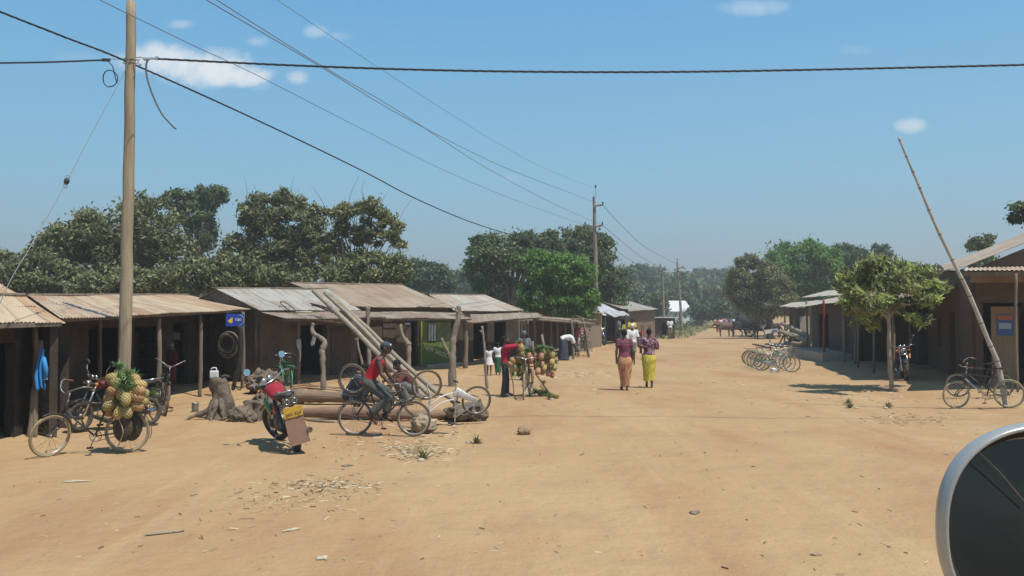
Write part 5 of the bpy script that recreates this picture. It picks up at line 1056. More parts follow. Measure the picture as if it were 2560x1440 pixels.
# ---- wing mirror of our own vehicle ----
def wing():
    d = .9; c = P(2630, 1325, d); t = thing('wing_mirror', c, 'silver rimmed wing mirror of the vehicle with dark glass, bottom right corner', 'wing mirror'); s = d / FP
    a, b, n = 284 * s, 270 * s, 2.35; prof = []
    for k in range(64):
        an = 2 * PI * k / 64; x = math.copysign(abs(math.cos(an)) ** (2 / n), math.cos(an)) * a; z = math.copysign(abs(math.sin(an)) ** (2 / n), math.sin(an)) * b; prof.append((x, z))
    def ringm(sc_y): 
        m = M(); N_ = 64; vs = []; fs = []
        for (k, y) in sc_y: vs += [Vector((x * k, y, z * k)) for x, z in prof]
        for j in range(len(sc_y) - 1):
            for i in range(N_): fs.append((j * N_ + i, j * N_ + (i + 1) % N_, (j + 1) * N_ + (i + 1) % N_, (j + 1) * N_ + i))
        m.add(vs, fs); return m, N_, len(sc_y)
    m, N_, L = ringm([(.915, .000), (.93, -.007), (.95, -.010), (.972, -.008), (.988, -.002), (.99, .005), (.96, .015), (.88, .03), (.75, .045), (.4, .06)]); m.f.append(tuple((L - 1) * N_ + i for i in range(N_))); m.build('housing', mat('silver_housing', (.42, .42, .40), (.38, .38, .36), 20, .32, metal=.35, spec=.5), t, smooth=True)
    m, N_, L = ringm([(.925, -.004), (.90, .006), (.84, .014)]); m.build('inner_rim', mat('mirror_inner', (.03, .03, .028), None, rough=.6), t, smooth=True)
    m, N_, L = ringm([(.85, .0135), (.5, .0135)]); m.f.append(tuple((L - 1) * N_ + i for i in range(N_))); gl_ = m.build('glass', mat('dark_mirror', (.085, .070, .055), (.055, .047, .04), 9, rough=.12, metal=1.0), t); gl_.rotation_euler = (-.17, 0, -.1); gl_.location = (0, .012, 0)
    m = M(); m.tube([P(2436, 1118, d + .012) - c, P(2500, 1180, d + .014) - c, P(2580, 1275, d + .016) - c], .0006, 4); m.build('scratch', steel, t)
    m = M(); m.tube([(.05, .08, -.06), (.12, .10, -.16), (.2, .05, -.3), (.35, -.1, -.5)], .022, 10); m.build('mirror_arm', black, t, smooth=True)
wing()
# ================= pineapples =================
def pinemat(name, c1, c2, groove):
    m = bpy.data.materials.new(name); m.use_nodes = True; nt = m.node_tree; b = nt.nodes['Principled BSDF']; b.inputs['Roughness'].default_value = .65
    uv = N(nt, 'ShaderNodeUVMap'); s = N(nt, 'ShaderNodeSeparateXYZ'); nt.links.new(uv.outputs[0], s.inputs[0])
    f1 = mth(nt, 'FRACT', mth(nt, 'ADD', mth(nt, 'MULTIPLY', s.outputs[0], 9), mth(nt, 'MULTIPLY', s.outputs[1], 6)))
    f2 = mth(nt, 'FRACT', mth(nt, 'SUBTRACT', mth(nt, 'MULTIPLY', s.outputs[0], 9), mth(nt, 'MULTIPLY', s.outputs[1], 6)))
    d = mth(nt, 'MAXIMUM', mth(nt, 'ABSOLUTE', mth(nt, 'SUBTRACT', f1, .5)), mth(nt, 'ABSOLUTE', mth(nt, 'SUBTRACT', f2, .5)))
    r = N(nt, 'ShaderNodeMapRange'); r.inputs[1].default_value = .30; r.inputs[2].default_value = .44; nt.links.new(d, r.inputs[0])
    e = N(nt, 'ShaderNodeMapRange'); e.inputs[1].default_value = .02; e.inputs[2].default_value = .22; nt.links.new(d, e.inputs[0])
    tc = N(nt, 'ShaderNodeTexCoord'); nz = N(nt, 'ShaderNodeTexNoise'); nz.inputs['Scale'].default_value = 12; nt.links.new(tc.outputs['Object'], nz.inputs['Vector'])
    x = N(nt, 'ShaderNodeMixRGB'); x.inputs[1].default_value = (*c1, 1); x.inputs[2].default_value = (*c2, 1); nt.links.new(nz.outputs['Fac'], x.inputs[0])
    y = N(nt, 'ShaderNodeMixRGB'); y.inputs[2].default_value = (*groove, 1); nt.links.new(r.outputs[0], y.inputs[0]); nt.links.new(x.outputs[0], y.inputs[1])
    nt.links.new(y.outputs[0], b.inputs['Base Color'])
    bp = N(nt, 'ShaderNodeBump'); bp.inputs['Strength'].default_value = .8; bp.inputs['Distance'].default_value = .012; nt.links.new(mth(nt, 'SUBTRACT', 1, d), bp.inputs['Height']); nt.links.new(bp.outputs[0], b.inputs['Normal'])
    return m
pm_y = pinemat('ripe_pineapple', (.60, .42, .14), (.52, .36, .14), (.13, .095, .035)); pm_o = pinemat('orange_pineapple', (.55, .33, .13), (.48, .30, .13), (.15, .085, .035)); pm_g = pinemat('green_pineapple', (.44, .36, .13), (.48, .38, .16), (.09, .075, .028)); pm_p = pinemat('pink_pineapple', (.56, .27, .16), (.5, .25, .15), (.2, .10, .06))
crown_m = attrmat('pineapple_leaves', [(.05, .12, .04), (.12, .22, .07), (.26, .32, .14)], trans=.15)
PROTO = {}
def pine_meshes():
    m = M(); seg, rg = 16, 9; m.uv = []; vs = []; fs = []
    for i in range(rg + 1):
        ph = -PI / 2 + PI * i / rg; z = math.sin(ph) * .105; q = abs(math.cos(ph)) ** .75 * .078
        for k in range(seg + 1): t = 2 * PI * k / seg; vs.append((math.cos(t) * q, math.sin(t) * q, z + .105)); m.uv.append((k / seg, i / rg))
    for i in range(rg):
        for k in range(seg): a = i * (seg + 1) + k; fs.append((a, a + 1, a + seg + 2, a + seg + 1))
    m.add(vs, fs); o = m.build('fruit', pm_y, None, smooth=True); PROTO['fruit'] = o.data; bpy.data.objects.remove(o)
    m = M(); rnd = random.Random(2)
    for k in range(26):
        t = k * 2.4; el = .35 + 1.1 * (k / 26); L = .10 + .05 * rnd.random(); b = Vector((math.cos(t), math.sin(t), 0)); s_ = Vector((-math.sin(t), math.cos(t), 0)); p0 = Vector((0, 0, .20)) + b * .015
        p1 = p0 + b * L * .5 * math.cos(el) + Vector((0, 0, L * .55 * math.sin(el) + .01)); p2 = p1 + b * L * .6 * math.cos(el * .75) + Vector((0, 0, L * .5 * math.sin(el * .75))); w_ = .011
        m.add([p0 - s_ * w_, p0 + s_ * w_, p1 + s_ * w_, p1 - s_ * w_, p2, p1 + Vector((0, 0, -.004))], [(0, 1, 2, 3), (3, 2, 4), (0, 3, 5), (1, 5, 2), (5, 3, 4), (2, 5, 4)])
    o = m.build('crown', crown_m, None); at_ = o.data.attributes.new('v', 'FLOAT', 'FACE'); at_.data.foreach_set('value', np.repeat(RNG.random(26), 6).astype(np.float32)); PROTO['crown'] = o.data; bpy.data.objects.remove(o)
pine_meshes()
PM = {}
def pineapple(loc, axis, label, group, m=pm_y, crown=True, s=1.0):
    A = Vector(axis).normalized(); rot = A.to_track_quat('Z', 'Y').to_euler(); loc = Vector(loc) - A * .105 * s
    t = thing('pineapple', loc, label, 'pineapple', group, rot=rot); t.scale = (s, s, s)
    f = bpy.data.objects.new('fruit', PROTO['fruit']); COL.objects.link(f); f.parent = t; f.material_slots[0].link = 'OBJECT'; f.material_slots[0].material = m; f.rotation_euler = (0, 0, random.random() * 6)
    if crown: c = bpy.data.objects.new('crown', PROTO['crown']); COL.objects.link(c); c.parent = t; c.rotation_euler = (0, 0, random.random() * 6)
    return t
GL = 'pineapples piled on the loaded bicycle at the left'
LP_ = [(281, 945, pm_g, (-1, -.3, .1), 0), (291, 957, pm_g, (-1, -.4, .1), .05), (322, 944, pm_y, (.2, -.8, .3), 0), (338, 948, pm_o, (.5, .6, .3), -.15), (350, 962, pm_y, (1, -.1, .2), 0), (347, 977, pm_o, (-1, .3, 0), .08), (286, 975, pm_o, (1, .2, .2), .05), (343, 992, pm_o, (-1, .1, .2), .08), (276, 995, pm_o, (1, -.1, .3), 0),
       (315, 998, pm_g, (-.2, .5, 1), .16), (273, 1014, pm_g, (.9, 0, .5), .05), (342, 1014, pm_o, (-.9, 0, .5), .05), (297, 1032, pm_y, (.3, .2, 1), .1), (318, 1029, pm_g, (-.3, .2, 1), .1), (277, 1028, pm_o, (.8, .5, .3), -.12), (357, 985, pm_g, (1, .2, .1), -.12), (355, 1005, pm_g, (1, .2, -.1), -.1), (300, 960, pm_o, (-.3, .6, .8), -.15), (330, 965, pm_y, (.2, .6, .8), -.18), (304, 985, pm_g, (-.2, -.3, .9), .1), (330, 985, pm_y, (.6, -.2, .8), .05), (296, 938, pm_g, (.15, -.1, 1), -.1), (331, 1012, pm_o, (.2, .3, 1), -.02), (300, 1010, pm_o, (-.2, .3, 1), -.02)]
rowname = lambda i, px, py, cx, t0, t1: ('left' if px < cx - 20 else 'right' if px > cx + 20 else 'middle') + (' top' if py < t0 else ' centre' if py < t1 else ' bottom')
cn = {id(pm_g): 'greenish', id(pm_y): 'golden', id(pm_o): 'orange', id(pm_p): 'pinkish'}
seen = {}
def plabel(m, where, tail):
    k = (cn[id(m)], where, tail); seen[k] = seen.get(k, 0) + 1; o = ['', 'outer ', 'inner ', 'upper ', 'lower ', 'rear ', 'half hidden ', 'small '][seen[k] - 1]
    return '%s%s pineapple at the %s of %s' % (o, cn[id(m)], where, tail)
for i, (px, py, m, ax, dd) in enumerate(LP_):
    if px < 312: ax = (abs(ax[0]), ax[1], ax[2])
    elif px > 332 and i % 5: ax = (-abs(ax[0]), ax[1], ax[2])
    pineapple(P(px, py, 13.15 - dd), ax, plabel(m, rowname(i, px, py, 315, 960, 1000), 'the left bicycle load'), GL, m, s=1.0)
def carrier(name, label, c, parts):
    t = thing(name, c, label, 'carrier')
    for nm, a, b, r, mt in parts: q = M(); q.tube([Vector(a) - Vector(c), Vector(b) - Vector(c)], r, 7); q.build(nm, mt, t, smooth=True)
    return t
gl = G(318, 1100); dark_mass = mat('dark_mass_brown', (.05, .04, .03), (.09, .07, .05), 8, .95, bump=.5)
t = thing('low_dark_mass', P(322, 1075, 13.25), 'dark sack hanging low beneath the pineapples on the left bicycle', 'mass'); m = M(); m.ell((0, .1, .08), (.17, .12, .26)); m.ell((-.02, -.16, .06), (.15, .06, .22)); m.build('mass', dark_mass, t, smooth=True)  # dark rounded mass filling the space below the pineapples
m = M(); m.tube(smoothpts([(-.10, -.2, .33), (-.05, -.23, .2), (.02, -.24, .0), (-.06, -.22, -.2)], 4), .008, 5); m.build('rope', wood_tan, t)
# vendor load
dv = 22.1
GV = 'pineapples hanging from the vendor bicycle'
VP = []
for px, py, m in [(1281, 903, pm_o), (1291, 899, pm_o), (1282, 922, pm_y), (1295, 923, pm_y), (1306, 922, pm_g), (1276, 912, pm_o), (1303, 905, pm_g), (1312, 894, pm_g)]: VP.append((px, py, m, (0, .1, -1) if py > 915 else (.2, .3, -.8), random.uniform(-.15, .25)))
for px, py, m in [(1317, 900, pm_p), (1327, 898, pm_p), (1323, 890, pm_p), (1340, 890, pm_p), (1353, 891, pm_p), (1367, 893, pm_p), (1381, 888, pm_g), (1343, 910, pm_y), (1355, 911, pm_p), (1370, 909, pm_y), (1380, 905, pm_y), (1345, 928, pm_p), (1356, 929, pm_o), (1371, 932, pm_p), (1381, 936, pm_p), (1386, 918, pm_g), (1361, 920, pm_y)]: VP.append((px, py, m, (.05, .2, 1) if py < 900 else (.1, .5, .6), random.uniform(-.15, .25)))
for i, (px, py, m, ax, dd) in enumerate(VP):
    pineapple(P(px, py, dv - dd), ax, plabel(m, rowname(i, px, py, 1330, 900, 915), 'the vendor load'), GV, m, s=.95)
for px, py, dd in [(1297, 885, 0), (1305, 878, .1), (1310, 886, -.1), (1320, 880, .05), (1345, 876, 0), (1357, 874, .1), (1369, 876, 0), (1377, 879, .1)]:
    pineapple(P(px, py + 7, dv - dd), (random.uniform(-.3, .3), -.2, 1), plabel(pm_g, rowname(0, px, py, 1330, 900, 915), 'the leafy rim of the vendor load'), GV, pm_g, s=.95)
VPINE = pineapple(P(1303, 869, 21.6), (-.35, 0, 1), 'pineapple held up by the vendor in the red sweater', None, pm_y)
for px, py, ax, m, lb in [(1352, 983, (-1, -.2, .15), pm_y, 'golden pineapple lying on the ground under the vendor bicycle'), (1356, 973, (.2, .2, 1), pm_o, 'upright pineapple on the ground behind the vendor bicycle prop'), (1344, 976, (-1, .2, .1), pm_g, 'greenish pineapple on the ground nearest the vendor rear wheel'), (1388, 990, (-1, -.1, .1), pm_g, 'fallen pineapple with its crown toward the prop stick'), (1368, 984, (-.3, -1, .1), pm_o, 'orange pineapple on the ground between two others')]:
    g = G(px, py + 6); pineapple(g + Vector((0, 0, .075 if abs(ax[2]) < .5 else .1)), ax, lb, None, m)
c = P(1330, 905, dv)
carrier('load_frame', 'wooden load frame of sticks carrying the hanging pineapples on the vendor bicycle', c, [('bar', P(1275, 893, dv), P(1392, 884, dv), .02, wood_tan), ('bar', P(1272, 910, dv + .2), P(1390, 905, dv + .2), .02, wood_tan), ('upright', P(1338, 925, dv + .1), P(1331, 853, dv + .1), .03, wood_grey), ('upright', P(1366, 900, dv + .1), P(1354, 836, dv + .1), .035, wood_grey),
        ('bar', P(1350, 884, dv - .1), P(1397, 874, dv - .1), .022, wood_tan), ('upright', P(1322, 920, dv), P(1326, 880, dv), .02, wood_tan)])
g = G(1378, 989); a = P(1338, 934, 22.0); e = M(); e.tube([a - g, Vector((0, 0, 0))], .018, 6); o = e.build('prop_stick', wood_tan); o.location = g; tag(o, 'slanting stick propping up the vendor bicycle on its right', 'stick')
g = G(1284, 985); a = P(1275, 930, 22.3); e = crook([a - g, (a - g) * .5 + Vector((.03, 0, 0)), Vector((0, 0, 0))], .012, 6); o = e.build('prop_stick', wood_tan); o.location = g; tag(o, 'thin crooked stick hanging below the left pineapples of the vendor', 'stick')
pass
# ================= people and animals =================
skin_m = mat('dark_skin', (.075, .04, .026), (.10, .056, .036), 10, .5, spec=.4)
hair_m = mat('black_hair', (.010, .009, .008), (.018, .015, .013), 60, .9, bump=.5)
def cloth(name, c1, c2=None, scale=7, bump=.25): return mat(name, c1, c2 or tuple(x * .7 for x in c1), scale, .9, bump=bump, bscale=9)
J0 = dict(pel=(0, 0, .93), wst=(0, .01, 1.06), che=(0, 0, 1.27), nek=(0, -.015, 1.44), hed=(0, .02, 1.585), shL=(-.165, -.01, 1.385), elL=(-.205, -.03, 1.11), wrL=(-.215, .02, .86), hiL=(-.085, 0, .91), knL=(-.09, .02, .49), anL=(-.09, -.01, .085), toL=(-.10, .15, .03))
for k in list(J0):
    if k.endswith('L'): v = J0[k]; J0[k[:-1] + 'R'] = (-v[0], v[1], v[2])
def lerp(a, b, t): return Vector(a).lerp(Vector(b), t)
def hand(m, el, wr, s, curl=.5, grip=None, side=1):
    """palm, four separate fingers of different length, and a thumb leaving the side of the palm"""
    d = (wr - el).normalized(); n = Vector(grip).normalized() if grip else Vector((-side, .15, 0)); n = (n - d * n.dot(d)).normalized(); b = d.cross(n).normalized() * (1 if True else 1)
    pc = wr + d * .045 * s; R = Matrix((b, n, d)).transposed(); m.ell(pc, (.040 * s, .016 * s, .052 * s), 12, 8, rot=R)
    for i, (o, L) in enumerate([(-.029, .062), (-.010, .072), (.010, .068), (.028, .052)]):
        p = wr + d * .082 * s + b * o * s; q = [p]; a = 0
        for k in range(3): a += curl * (.75 + .1 * i); q.append(q[-1] + (d * math.cos(a) + n * math.sin(a)) * L * s * (.42, .32, .26)[k])
        for k in range(3): m.cap(q[k], q[k + 1], .0088 * s, .0078 * s, 6)
    t0 = wr + d * .03 * s - b * .034 * s; t1 = t0 + (d * .6 - b * .55 + n * .35).normalized() * .036 * s; t2 = t1 + (d * .85 + n * .5 - b * .1).normalized() * .032 * s; m.cap(t0, t1, .012 * s, .0105 * s, 6); m.cap(t1, t2, .0105 * s, .009 * s, 6)
def body(J, s, female=False, fing=True, look=None, curl=.5, grips=(None, None), feet=True, hands=True):
    m = M(); V = {k: Vector(v) for k, v in J.items()}; sd = (V['shR'] - V['shL']).normalized(); hp = (V['hiR'] - V['hiL']).normalized()
    hipw = .155 if female else .14
    m.tube([V['pel'] - (V['wst'] - V['pel']) * .75, V['pel'] - (V['wst'] - V['pel']) * .2, V['pel'], V['wst'], lerp(V['wst'], V['che'], .5), V['che'], lerp(V['che'], V['nek'], .5), lerp(V['che'], V['nek'], .92)],
           [(.05 * s, .05 * s), (hipw * s, .10 * s), (hipw * s, .11 * s), (.118 * s, .085 * s), (.132 * s, .10 * s), (.15 * s, .108 * s), (.15 * s, .085 * s), (.07 * s, .06 * s)], 16, side=sd)
    m.cap(lerp(V['che'], V['nek'], .7), lerp(V['nek'], V['hed'], .45), .06 * s, .052 * s)
    for q in 'LR':
        sh, el, wr = V['sh' + q], V['el' + q], V['wr' + q]; m.cap(lerp(V['che'], sh, .55) + Vector((0, 0, .03 * s)), sh, .062 * s, .055 * s); m.cap(sh, el, .05 * s, .037 * s); m.cap(lerp(sh, el, .25), lerp(sh, el, .6), .051 * s, .046 * s); m.cap(el, wr, .038 * s, .025 * s); m.cap(lerp(el, wr, .1), lerp(el, wr, .4), .042 * s, .036 * s)
        hi, kn, an, to = V['hi' + q], V['kn' + q], V['an' + q], V['to' + q]; m.cap(hi, kn, .085 * s, .055 * s); m.cap(kn, an, .052 * s, .034 * s); m.cap(lerp(kn, an, .15), lerp(kn, an, .4), .056 * s, .048 * s)
        if feet:
            f = (to - an); f.z = 0 if abs(f.z) < .08 else f.z; heel = an - f.normalized() * .045 * s - Vector((0, 0, .045 * s)) if abs(f.z) < .05 else lerp(an, to, -.25)
            m.cap(heel, lerp(an, to, .45) - Vector((0, 0, .012 * s)), .034 * s, .036 * s); m.cap(lerp(an, to, .3) - Vector((0, 0, .01 * s)), to, .037 * s, .022 * s); m.cap(an, lerp(an, to, .2), .036 * s, .036 * s)
            nrm = (to - an).cross(Vector((0, 0, 1))).normalized()
            if fing:
                for k in range(5): b = to + nrm * (k - 2) * .014 * s; m.cap(b - (to - an).normalized() * .02 * s, b + (to - an).normalized() * (.022 - .003 * abs(k - 1)) * s, .0085 * s, .0075 * s, 6)
        if hands and fing: hand(m, el, wr, s, curl, grips['LR'.index(q)], 1 if q == 'R' else -1)
        elif hands: d = (wr - el).normalized(); m.ell(wr + d * .06 * s, (.035 * s, .028 * s, .07 * s), rot=d.to_track_quat('Z', 'Y').to_matrix())
    # head
    h = V['hed']; lk = Vector(look).normalized() if look else Vector((0, 1, 0)); upv = (h - V['nek']).normalized(); upv = (upv * .4 + Vector((0, 0, 1)) * .6).normalized(); rt = lk.cross(upv).normalized(); upv = rt.cross(lk).normalized(); R = Matrix((rt, lk, upv)).transposed()
    def L(x, y, z): return h + R @ Vector((x * s, y * s, z * s))
    m.ell(L(0, -.012, .03), (.074 * s, .093 * s, .088 * s), 16, 12, rot=R); m.ell(L(0, .018, -.02), (.060 * s, .072 * s, .075 * s), 14, 10, rot=R); m.ell(L(0, .045, -.068), (.038 * s, .036 * s, .03 * s), rot=R)
    m.cap(L(0, .082, .018), L(0, .104, -.012), .010 * s, .017 * s); m.ell(L(0, .086, -.042), (.026 * s, .014 * s, .011 * s), rot=R); m.cap(L(-.036, .074, .032), L(.036, .074, .032), .014 * s, .014 * s)
    for q in (-1, 1): m.ell(L(.077 * q, -.005, .0), (.010 * s, .02 * s, .033 * s), rot=R); m.cap(L(.036 * q, .062, -.02), L(.04 * q, .05, -.04), .022 * s, .02 * s)
    return m, L, R
def person(label, Mx, J=None, H=1.68, skin=None, female=False, vox=.012, look=None, clothes=(), hair='short', group=None, fing=True, curl=.5, grips=(None, None), eyes=True, cat='person', hands=True):
    s = H / 1.70; JJ = dict(J0); JJ.update(J or {}); JJ = {k: tuple(Vector(v) * s) for k, v in JJ.items()}
    t = thing('person', (0, 0, 0), label, cat, group); t.matrix_world = Mx; V = {k: Vector(v) for k, v in JJ.items()}
    m, L, R = body(JJ, s, female, fing, look, curl, grips, hands=hands); m.build('body', skin or skin_m, t, remesh=vox, smooth=True)
    if hair:
        q = M(); k = 1.07 if hair == 'short' else 1.16; q.ell(L(0, -.022, .042), (.074 * s * k, .092 * s * k, .085 * s * k), 16, 12, rot=R)
        q.v = [p for p in q.v]; keep = []
        # cut the face side away
        inv = R.transposed(); h = V['hed']
        for f in q.f:
            c = sum((Vector(q.v[i]) for i in f), Vector()) / len(f); l = inv @ (c - h)
            if not (l.y > .045 * s and l.z < .07 * s) and l.z > -.055 * s: keep.append(f)
        q.f = keep; o = q.build('hair', hair_m if hair in ('short', 'full') else hair, t, smooth=True); sm = o.modifiers.new('thick', 'SOLIDIFY'); sm.thickness = .008 * s
    if eyes:
        for e in (-1, 1):
            q = M(); q.ell(L(.031 * e, .078, .012), (.013 * s, .008 * s, .008 * s), 10, 6, rot=R); ey = q.build('eye', mat('eye_white', (.6, .57, .52), None, rough=.3), t, smooth=True); q = M(); q.ell(L(.031 * e, .0845, .012), (.0055 * s, .004 * s, .0055 * s), 8, 5, rot=R); q.build('iris', hair_m, ey, smooth=True)
    sd = (V['shR'] - V['shL']).normalized()
    for c in clothes:
        kind, mt = c[0], c[1]; a = c[2] if len(c) > 2 else {}; q = M(); g = a.get('fat', .016) * s; nm = a.get('name', kind); th = a.get('vox', max(vox, .013))
        if kind in ('shirt', 'vest', 'sweater', 'dress'):
            drop = a.get('drop', .14) * s; dn = (V['pel'] - V['wst']).normalized(); p0 = V['pel'] + dn * (drop - .13 * s) if kind != 'dress' else V['pel']
            w0 = (.155 * s + g, .115 * s + g)
            q.tube([p0, p0 - dn * .05 * s, V['wst'], lerp(V['wst'], V['che'], .5), V['che'], lerp(V['che'], V['nek'], .5), lerp(V['che'], V['nek'], .80)], [w0, w0, (.13 * s + g, .095 * s + g), (.138 * s + g, .105 * s + g), (.152 * s + g, .112 * s + g), (.145 * s + g, .088 * s + g), (.075 * s + g, .06 * s + g)], 18, side=sd)
            sl = a.get('sleeve', .6)
            for e in 'LR':
                sh, el, wr = V['sh' + e], V['el' + e], V['wr' + e]
                if kind == 'vest': q.cap(lerp(V['che'], sh, .35) + Vector((0, 0, .06 * s)), lerp(V['che'], sh, .65) + Vector((0, 0, .055 * s)), .045 * s, .035 * s); continue
                q.cap(lerp(V['che'], sh, .5) + Vector((0, 0, .03 * s)), sh, .062 * s + g * .8, .058 * s + g * .8)
                if sl <= 1: q.cap(sh, lerp(sh, el, sl), .055 * s + g, .05 * s + g * 1.1)
                else: q.cap(sh, el, .052 * s + g, .042 * s + g); q.cap(el, lerp(el, wr, sl - 1), .042 * s + g, .03 * s + g)
            if kind == 'dress':
                hz = a.get('hem', .5) * s; n = 5; q.tube([lerp(V['wst'], (V['pel'].x, V['pel'].y, hz), i / n) for i in range(n + 1)], [((.135 + .10 * i / n) * s + g, (.10 + .10 * i / n) * s + g) for i in range(n + 1)], 18, side=sd)
        elif kind in ('trousers', 'shorts', 'jeans'):
            f = a.get('len', 1.92); q.tube([V['pel'] - (V['wst'] - V['pel']) * .5, V['pel'], lerp(V['pel'], V['wst'], .75)], [(.13 * s + g, .10 * s + g), (.148 * s + g, .115 * s + g), (.128 * s + g, .095 * s + g)], 16, side=sd)
            for e in 'LR':
                hi, kn, an = V['hi' + e], V['kn' + e], V['an' + e]
                if f <= 1: q.cap(hi, lerp(hi, kn, f), .088 * s + g, .075 * s + g * 1.2)
                else: q.cap(hi, kn, .088 * s + g, .06 * s + g); q.tube([kn, lerp(kn, an, (f - 1) * .5), lerp(kn, an, f - 1)], [.06 * s + g, .056 * s + g, .056 * s + g * 1.1], 12); q.cap(kn, lerp(kn, an, .1), .06 * s + g, .058 * s + g)
        elif kind in ('skirt', 'wrap_skirt'):
            hz = a.get('hem', .18) * s; n = 16; top = lerp(V['pel'], V['wst'], .6); rp = a.get('prof', [(0, .135, .10), (.12, .17, .135), (.25, .185, .145), (.5, .165, .14), (.8, .15, .14), (1, .14, .14)]); dx = a.get('shift', (0, 0)); seg = 40; vs = []; fs = []; ph = random.random() * 6
            for i in range(n + 1):
                t_ = i / n
                for (a0, x0, y0), (a1, x1, y1) in zip(rp, rp[1:]):
                    if a0 <= t_ <= a1: u = (t_ - a0) / (a1 - a0); rx = x0 + (x1 - x0) * u; ry = y0 + (y1 - y0) * u
                c_ = Vector((top.x + dx[0] * t_ * s, top.y + dx[1] * t_ * s, top.z + (hz - top.z) * t_))
                for k in range(seg):
                    an = 2 * PI * k / seg; rip = 1 + (.015 + .06 * t_) * math.sin(an * 5 + ph + t_ * 5) + .02 * t_ * math.sin(an * 13 + t_ * 5) + .022 * math.sin(t_ * 19 + an * 2 + ph)
                    vs.append(c_ + Vector((math.cos(an) * (rx * s + g * .4) * rip, math.sin(an) * (ry * s + g * .4) * rip, .018 * s * t_ * math.sin(an * 3 + ph))))
            for i in range(n):
                for k in range(seg): fs.append((i * seg + k, (i + 1) * seg + k, (i + 1) * seg + (k + 1) % seg, i * seg + (k + 1) % seg))
            fs.append(tuple(range(seg))); q.add(vs, fs); q.build(nm, mt, t, smooth=True); continue
        elif kind == 'cap':
            q.ell(L(0, -.018, .062), (.086 * s, .105 * s, .078 * s), 18, 10, rot=R); z0 = V['hed'].z; inv = R.transposed(); q.f = [f for f in q.f if (inv @ (sum((Vector(q.v[i]) for i in f), Vector()) / len(f) - V['hed'])).z > .018 * s]
            d_ = a.get('bill', 1); bs = len(q.v)
            for k in range(9): an = PI * k / 8; q.v.append(tuple(L(math.cos(an) * .07, d_ * (.075 + math.sin(an) * .085), .035 - .014 * math.sin(an)))); q.v.append(tuple(L(math.cos(an) * .07, d_ * (.06 + math.sin(an) * .0), .04)))
            for k in range(8): q.f.append((bs + 2 * k, bs + 2 * k + 1, bs + 2 * k + 3, bs + 2 * k + 2))
            o = q.build(nm, mt, t, smooth=True); sm = o.modifiers.new('thick', 'SOLIDIFY'); sm.thickness = .006; 
            if a.get('badge'): b_ = M(); b_.ell(L(0, d_ * .085, .075), (.03 * s, .008 * s, .022 * s), rot=R); b_.build('badge', white_p, o, smooth=True)
            continue
        elif kind in ('headscarf', 'hat'):
            q.ell(L(0, -.016, .045), (.088 * s, .108 * s, .098 * s), 16, 10, rot=R); inv = R.transposed(); q.f = [f for f in q.f if (lambda l: l.z > .0 * s or l.y < -.02 * s and l.z > -.05 * s)(inv @ (sum((Vector(q.v[i]) for i in f), Vector()) / len(f) - V['hed']))]
            o = q.build(nm, mt, t, smooth=True); sm = o.modifiers.new('thick', 'SOLIDIFY'); sm.thickness = .01; continue
        elif kind == 'flip_flop':
            for e in 'LR':
                an, to = V['an' + e], V['to' + e]; f = (to - an).normalized(); b_ = M(); mid = lerp(an, to, .5); up = f.cross(Vector((1, 0, 0))).normalized(); dn = -up if up.z > 0 else up
                b_.tube([lerp(an, to, -.35) + dn * .05 * s, mid + dn * .05 * s, to + f * .03 * s + dn * .03 * s], [(.03, .008), (.04, .008), (.03, .008)], 10, side=f.cross(up)); b_.build('flip_flop', mt, t, smooth=True)
            continue
        elif kind == 'shoes':
            for e in 'LR':
                an, to = V['an' + e], V['to' + e]; b_ = M(); b_.cap(lerp(an, to, -.3) - Vector((0, 0, .03 * s)), lerp(an, to, .4) - Vector((0, 0, .01 * s)), .042 * s, .045 * s); b_.cap(lerp(an, to, .3), to, .046 * s, .036 * s); b_.cap(an, an - Vector((0, 0, .02)), .048 * s, .045 * s); b_.build('shoe', mt, t, remesh=.014)
            continue
        q.build(nm, mt, t, remesh=th, smooth=True, smooth_it=3)
    return t
def stand(px, py=None, d=None, yaw=0, dz=0):
    g = G(px, py) if py else GD(px, d); return Matrix.Translation(g + Vector((0, 0, dz))) @ Matrix.Rotation(yaw, 4, 'Z')
red_c = cloth('red_vest_cloth', (.42, .018, .03)); jeans = cloth('grey_jeans', (.055, .062, .058), (.095, .10, .09), 5); djeans = cloth('dark_jeans', (.035, .04, .045), (.075, .08, .085), 6)
capm = cloth('cap_cloth', (.06, .075, .10))
# the cyclist, posed in the bicycle's own axes
Mx = RB.matrix_world @ Matrix(((0, 1, 0, 0), (-1, 0, 0, 0), (0, 0, 1, 0), (0, 0, 0, 1)))
CY = dict(pel=(0, -.27, .985), wst=(0, -.22, 1.11), che=(0, -.11, 1.30), nek=(0, -.02, 1.47), hed=(0, .05, 1.605), shL=(-.175, -.05, 1.40), shR=(.175, -.05, 1.40), elL=(-.235, .04, 1.14), elR=(.225, .02, 1.14), wrL=(-.255, .17, .985), wrR=(.25, .17, .985),
          hiL=(-.085, -.26, .96), hiR=(.085, -.26, .96), knL=(-.11, .14, .78), knR=(.12, .13, .70), anL=(-.11, .04, .36), anR=(.12, -.20, .39), toL=(-.12, .18, .28), toR=(.125, -.07, .25))
person('man in a red vest and dark cap riding a bicycle past the log', Mx, {k: tuple(Vector(v) / (1.72 / 1.7)) for k, v in CY.items()}, H=1.72, vox=.0085, look=(.25, .95, .0), curl=.85, grips=((0, -.3, -1), (0, -.3, -1)),
       clothes=[('vest', red_c, dict(drop=.2, fat=.016, vox=.012)), ('trousers', jeans, dict(len=1.86, fat=.022, vox=.012)), ('cap', capm, dict(bill=1, badge=True)), ('flip_flop', mat('brown_sandal', (.2, .07, .06), None))])
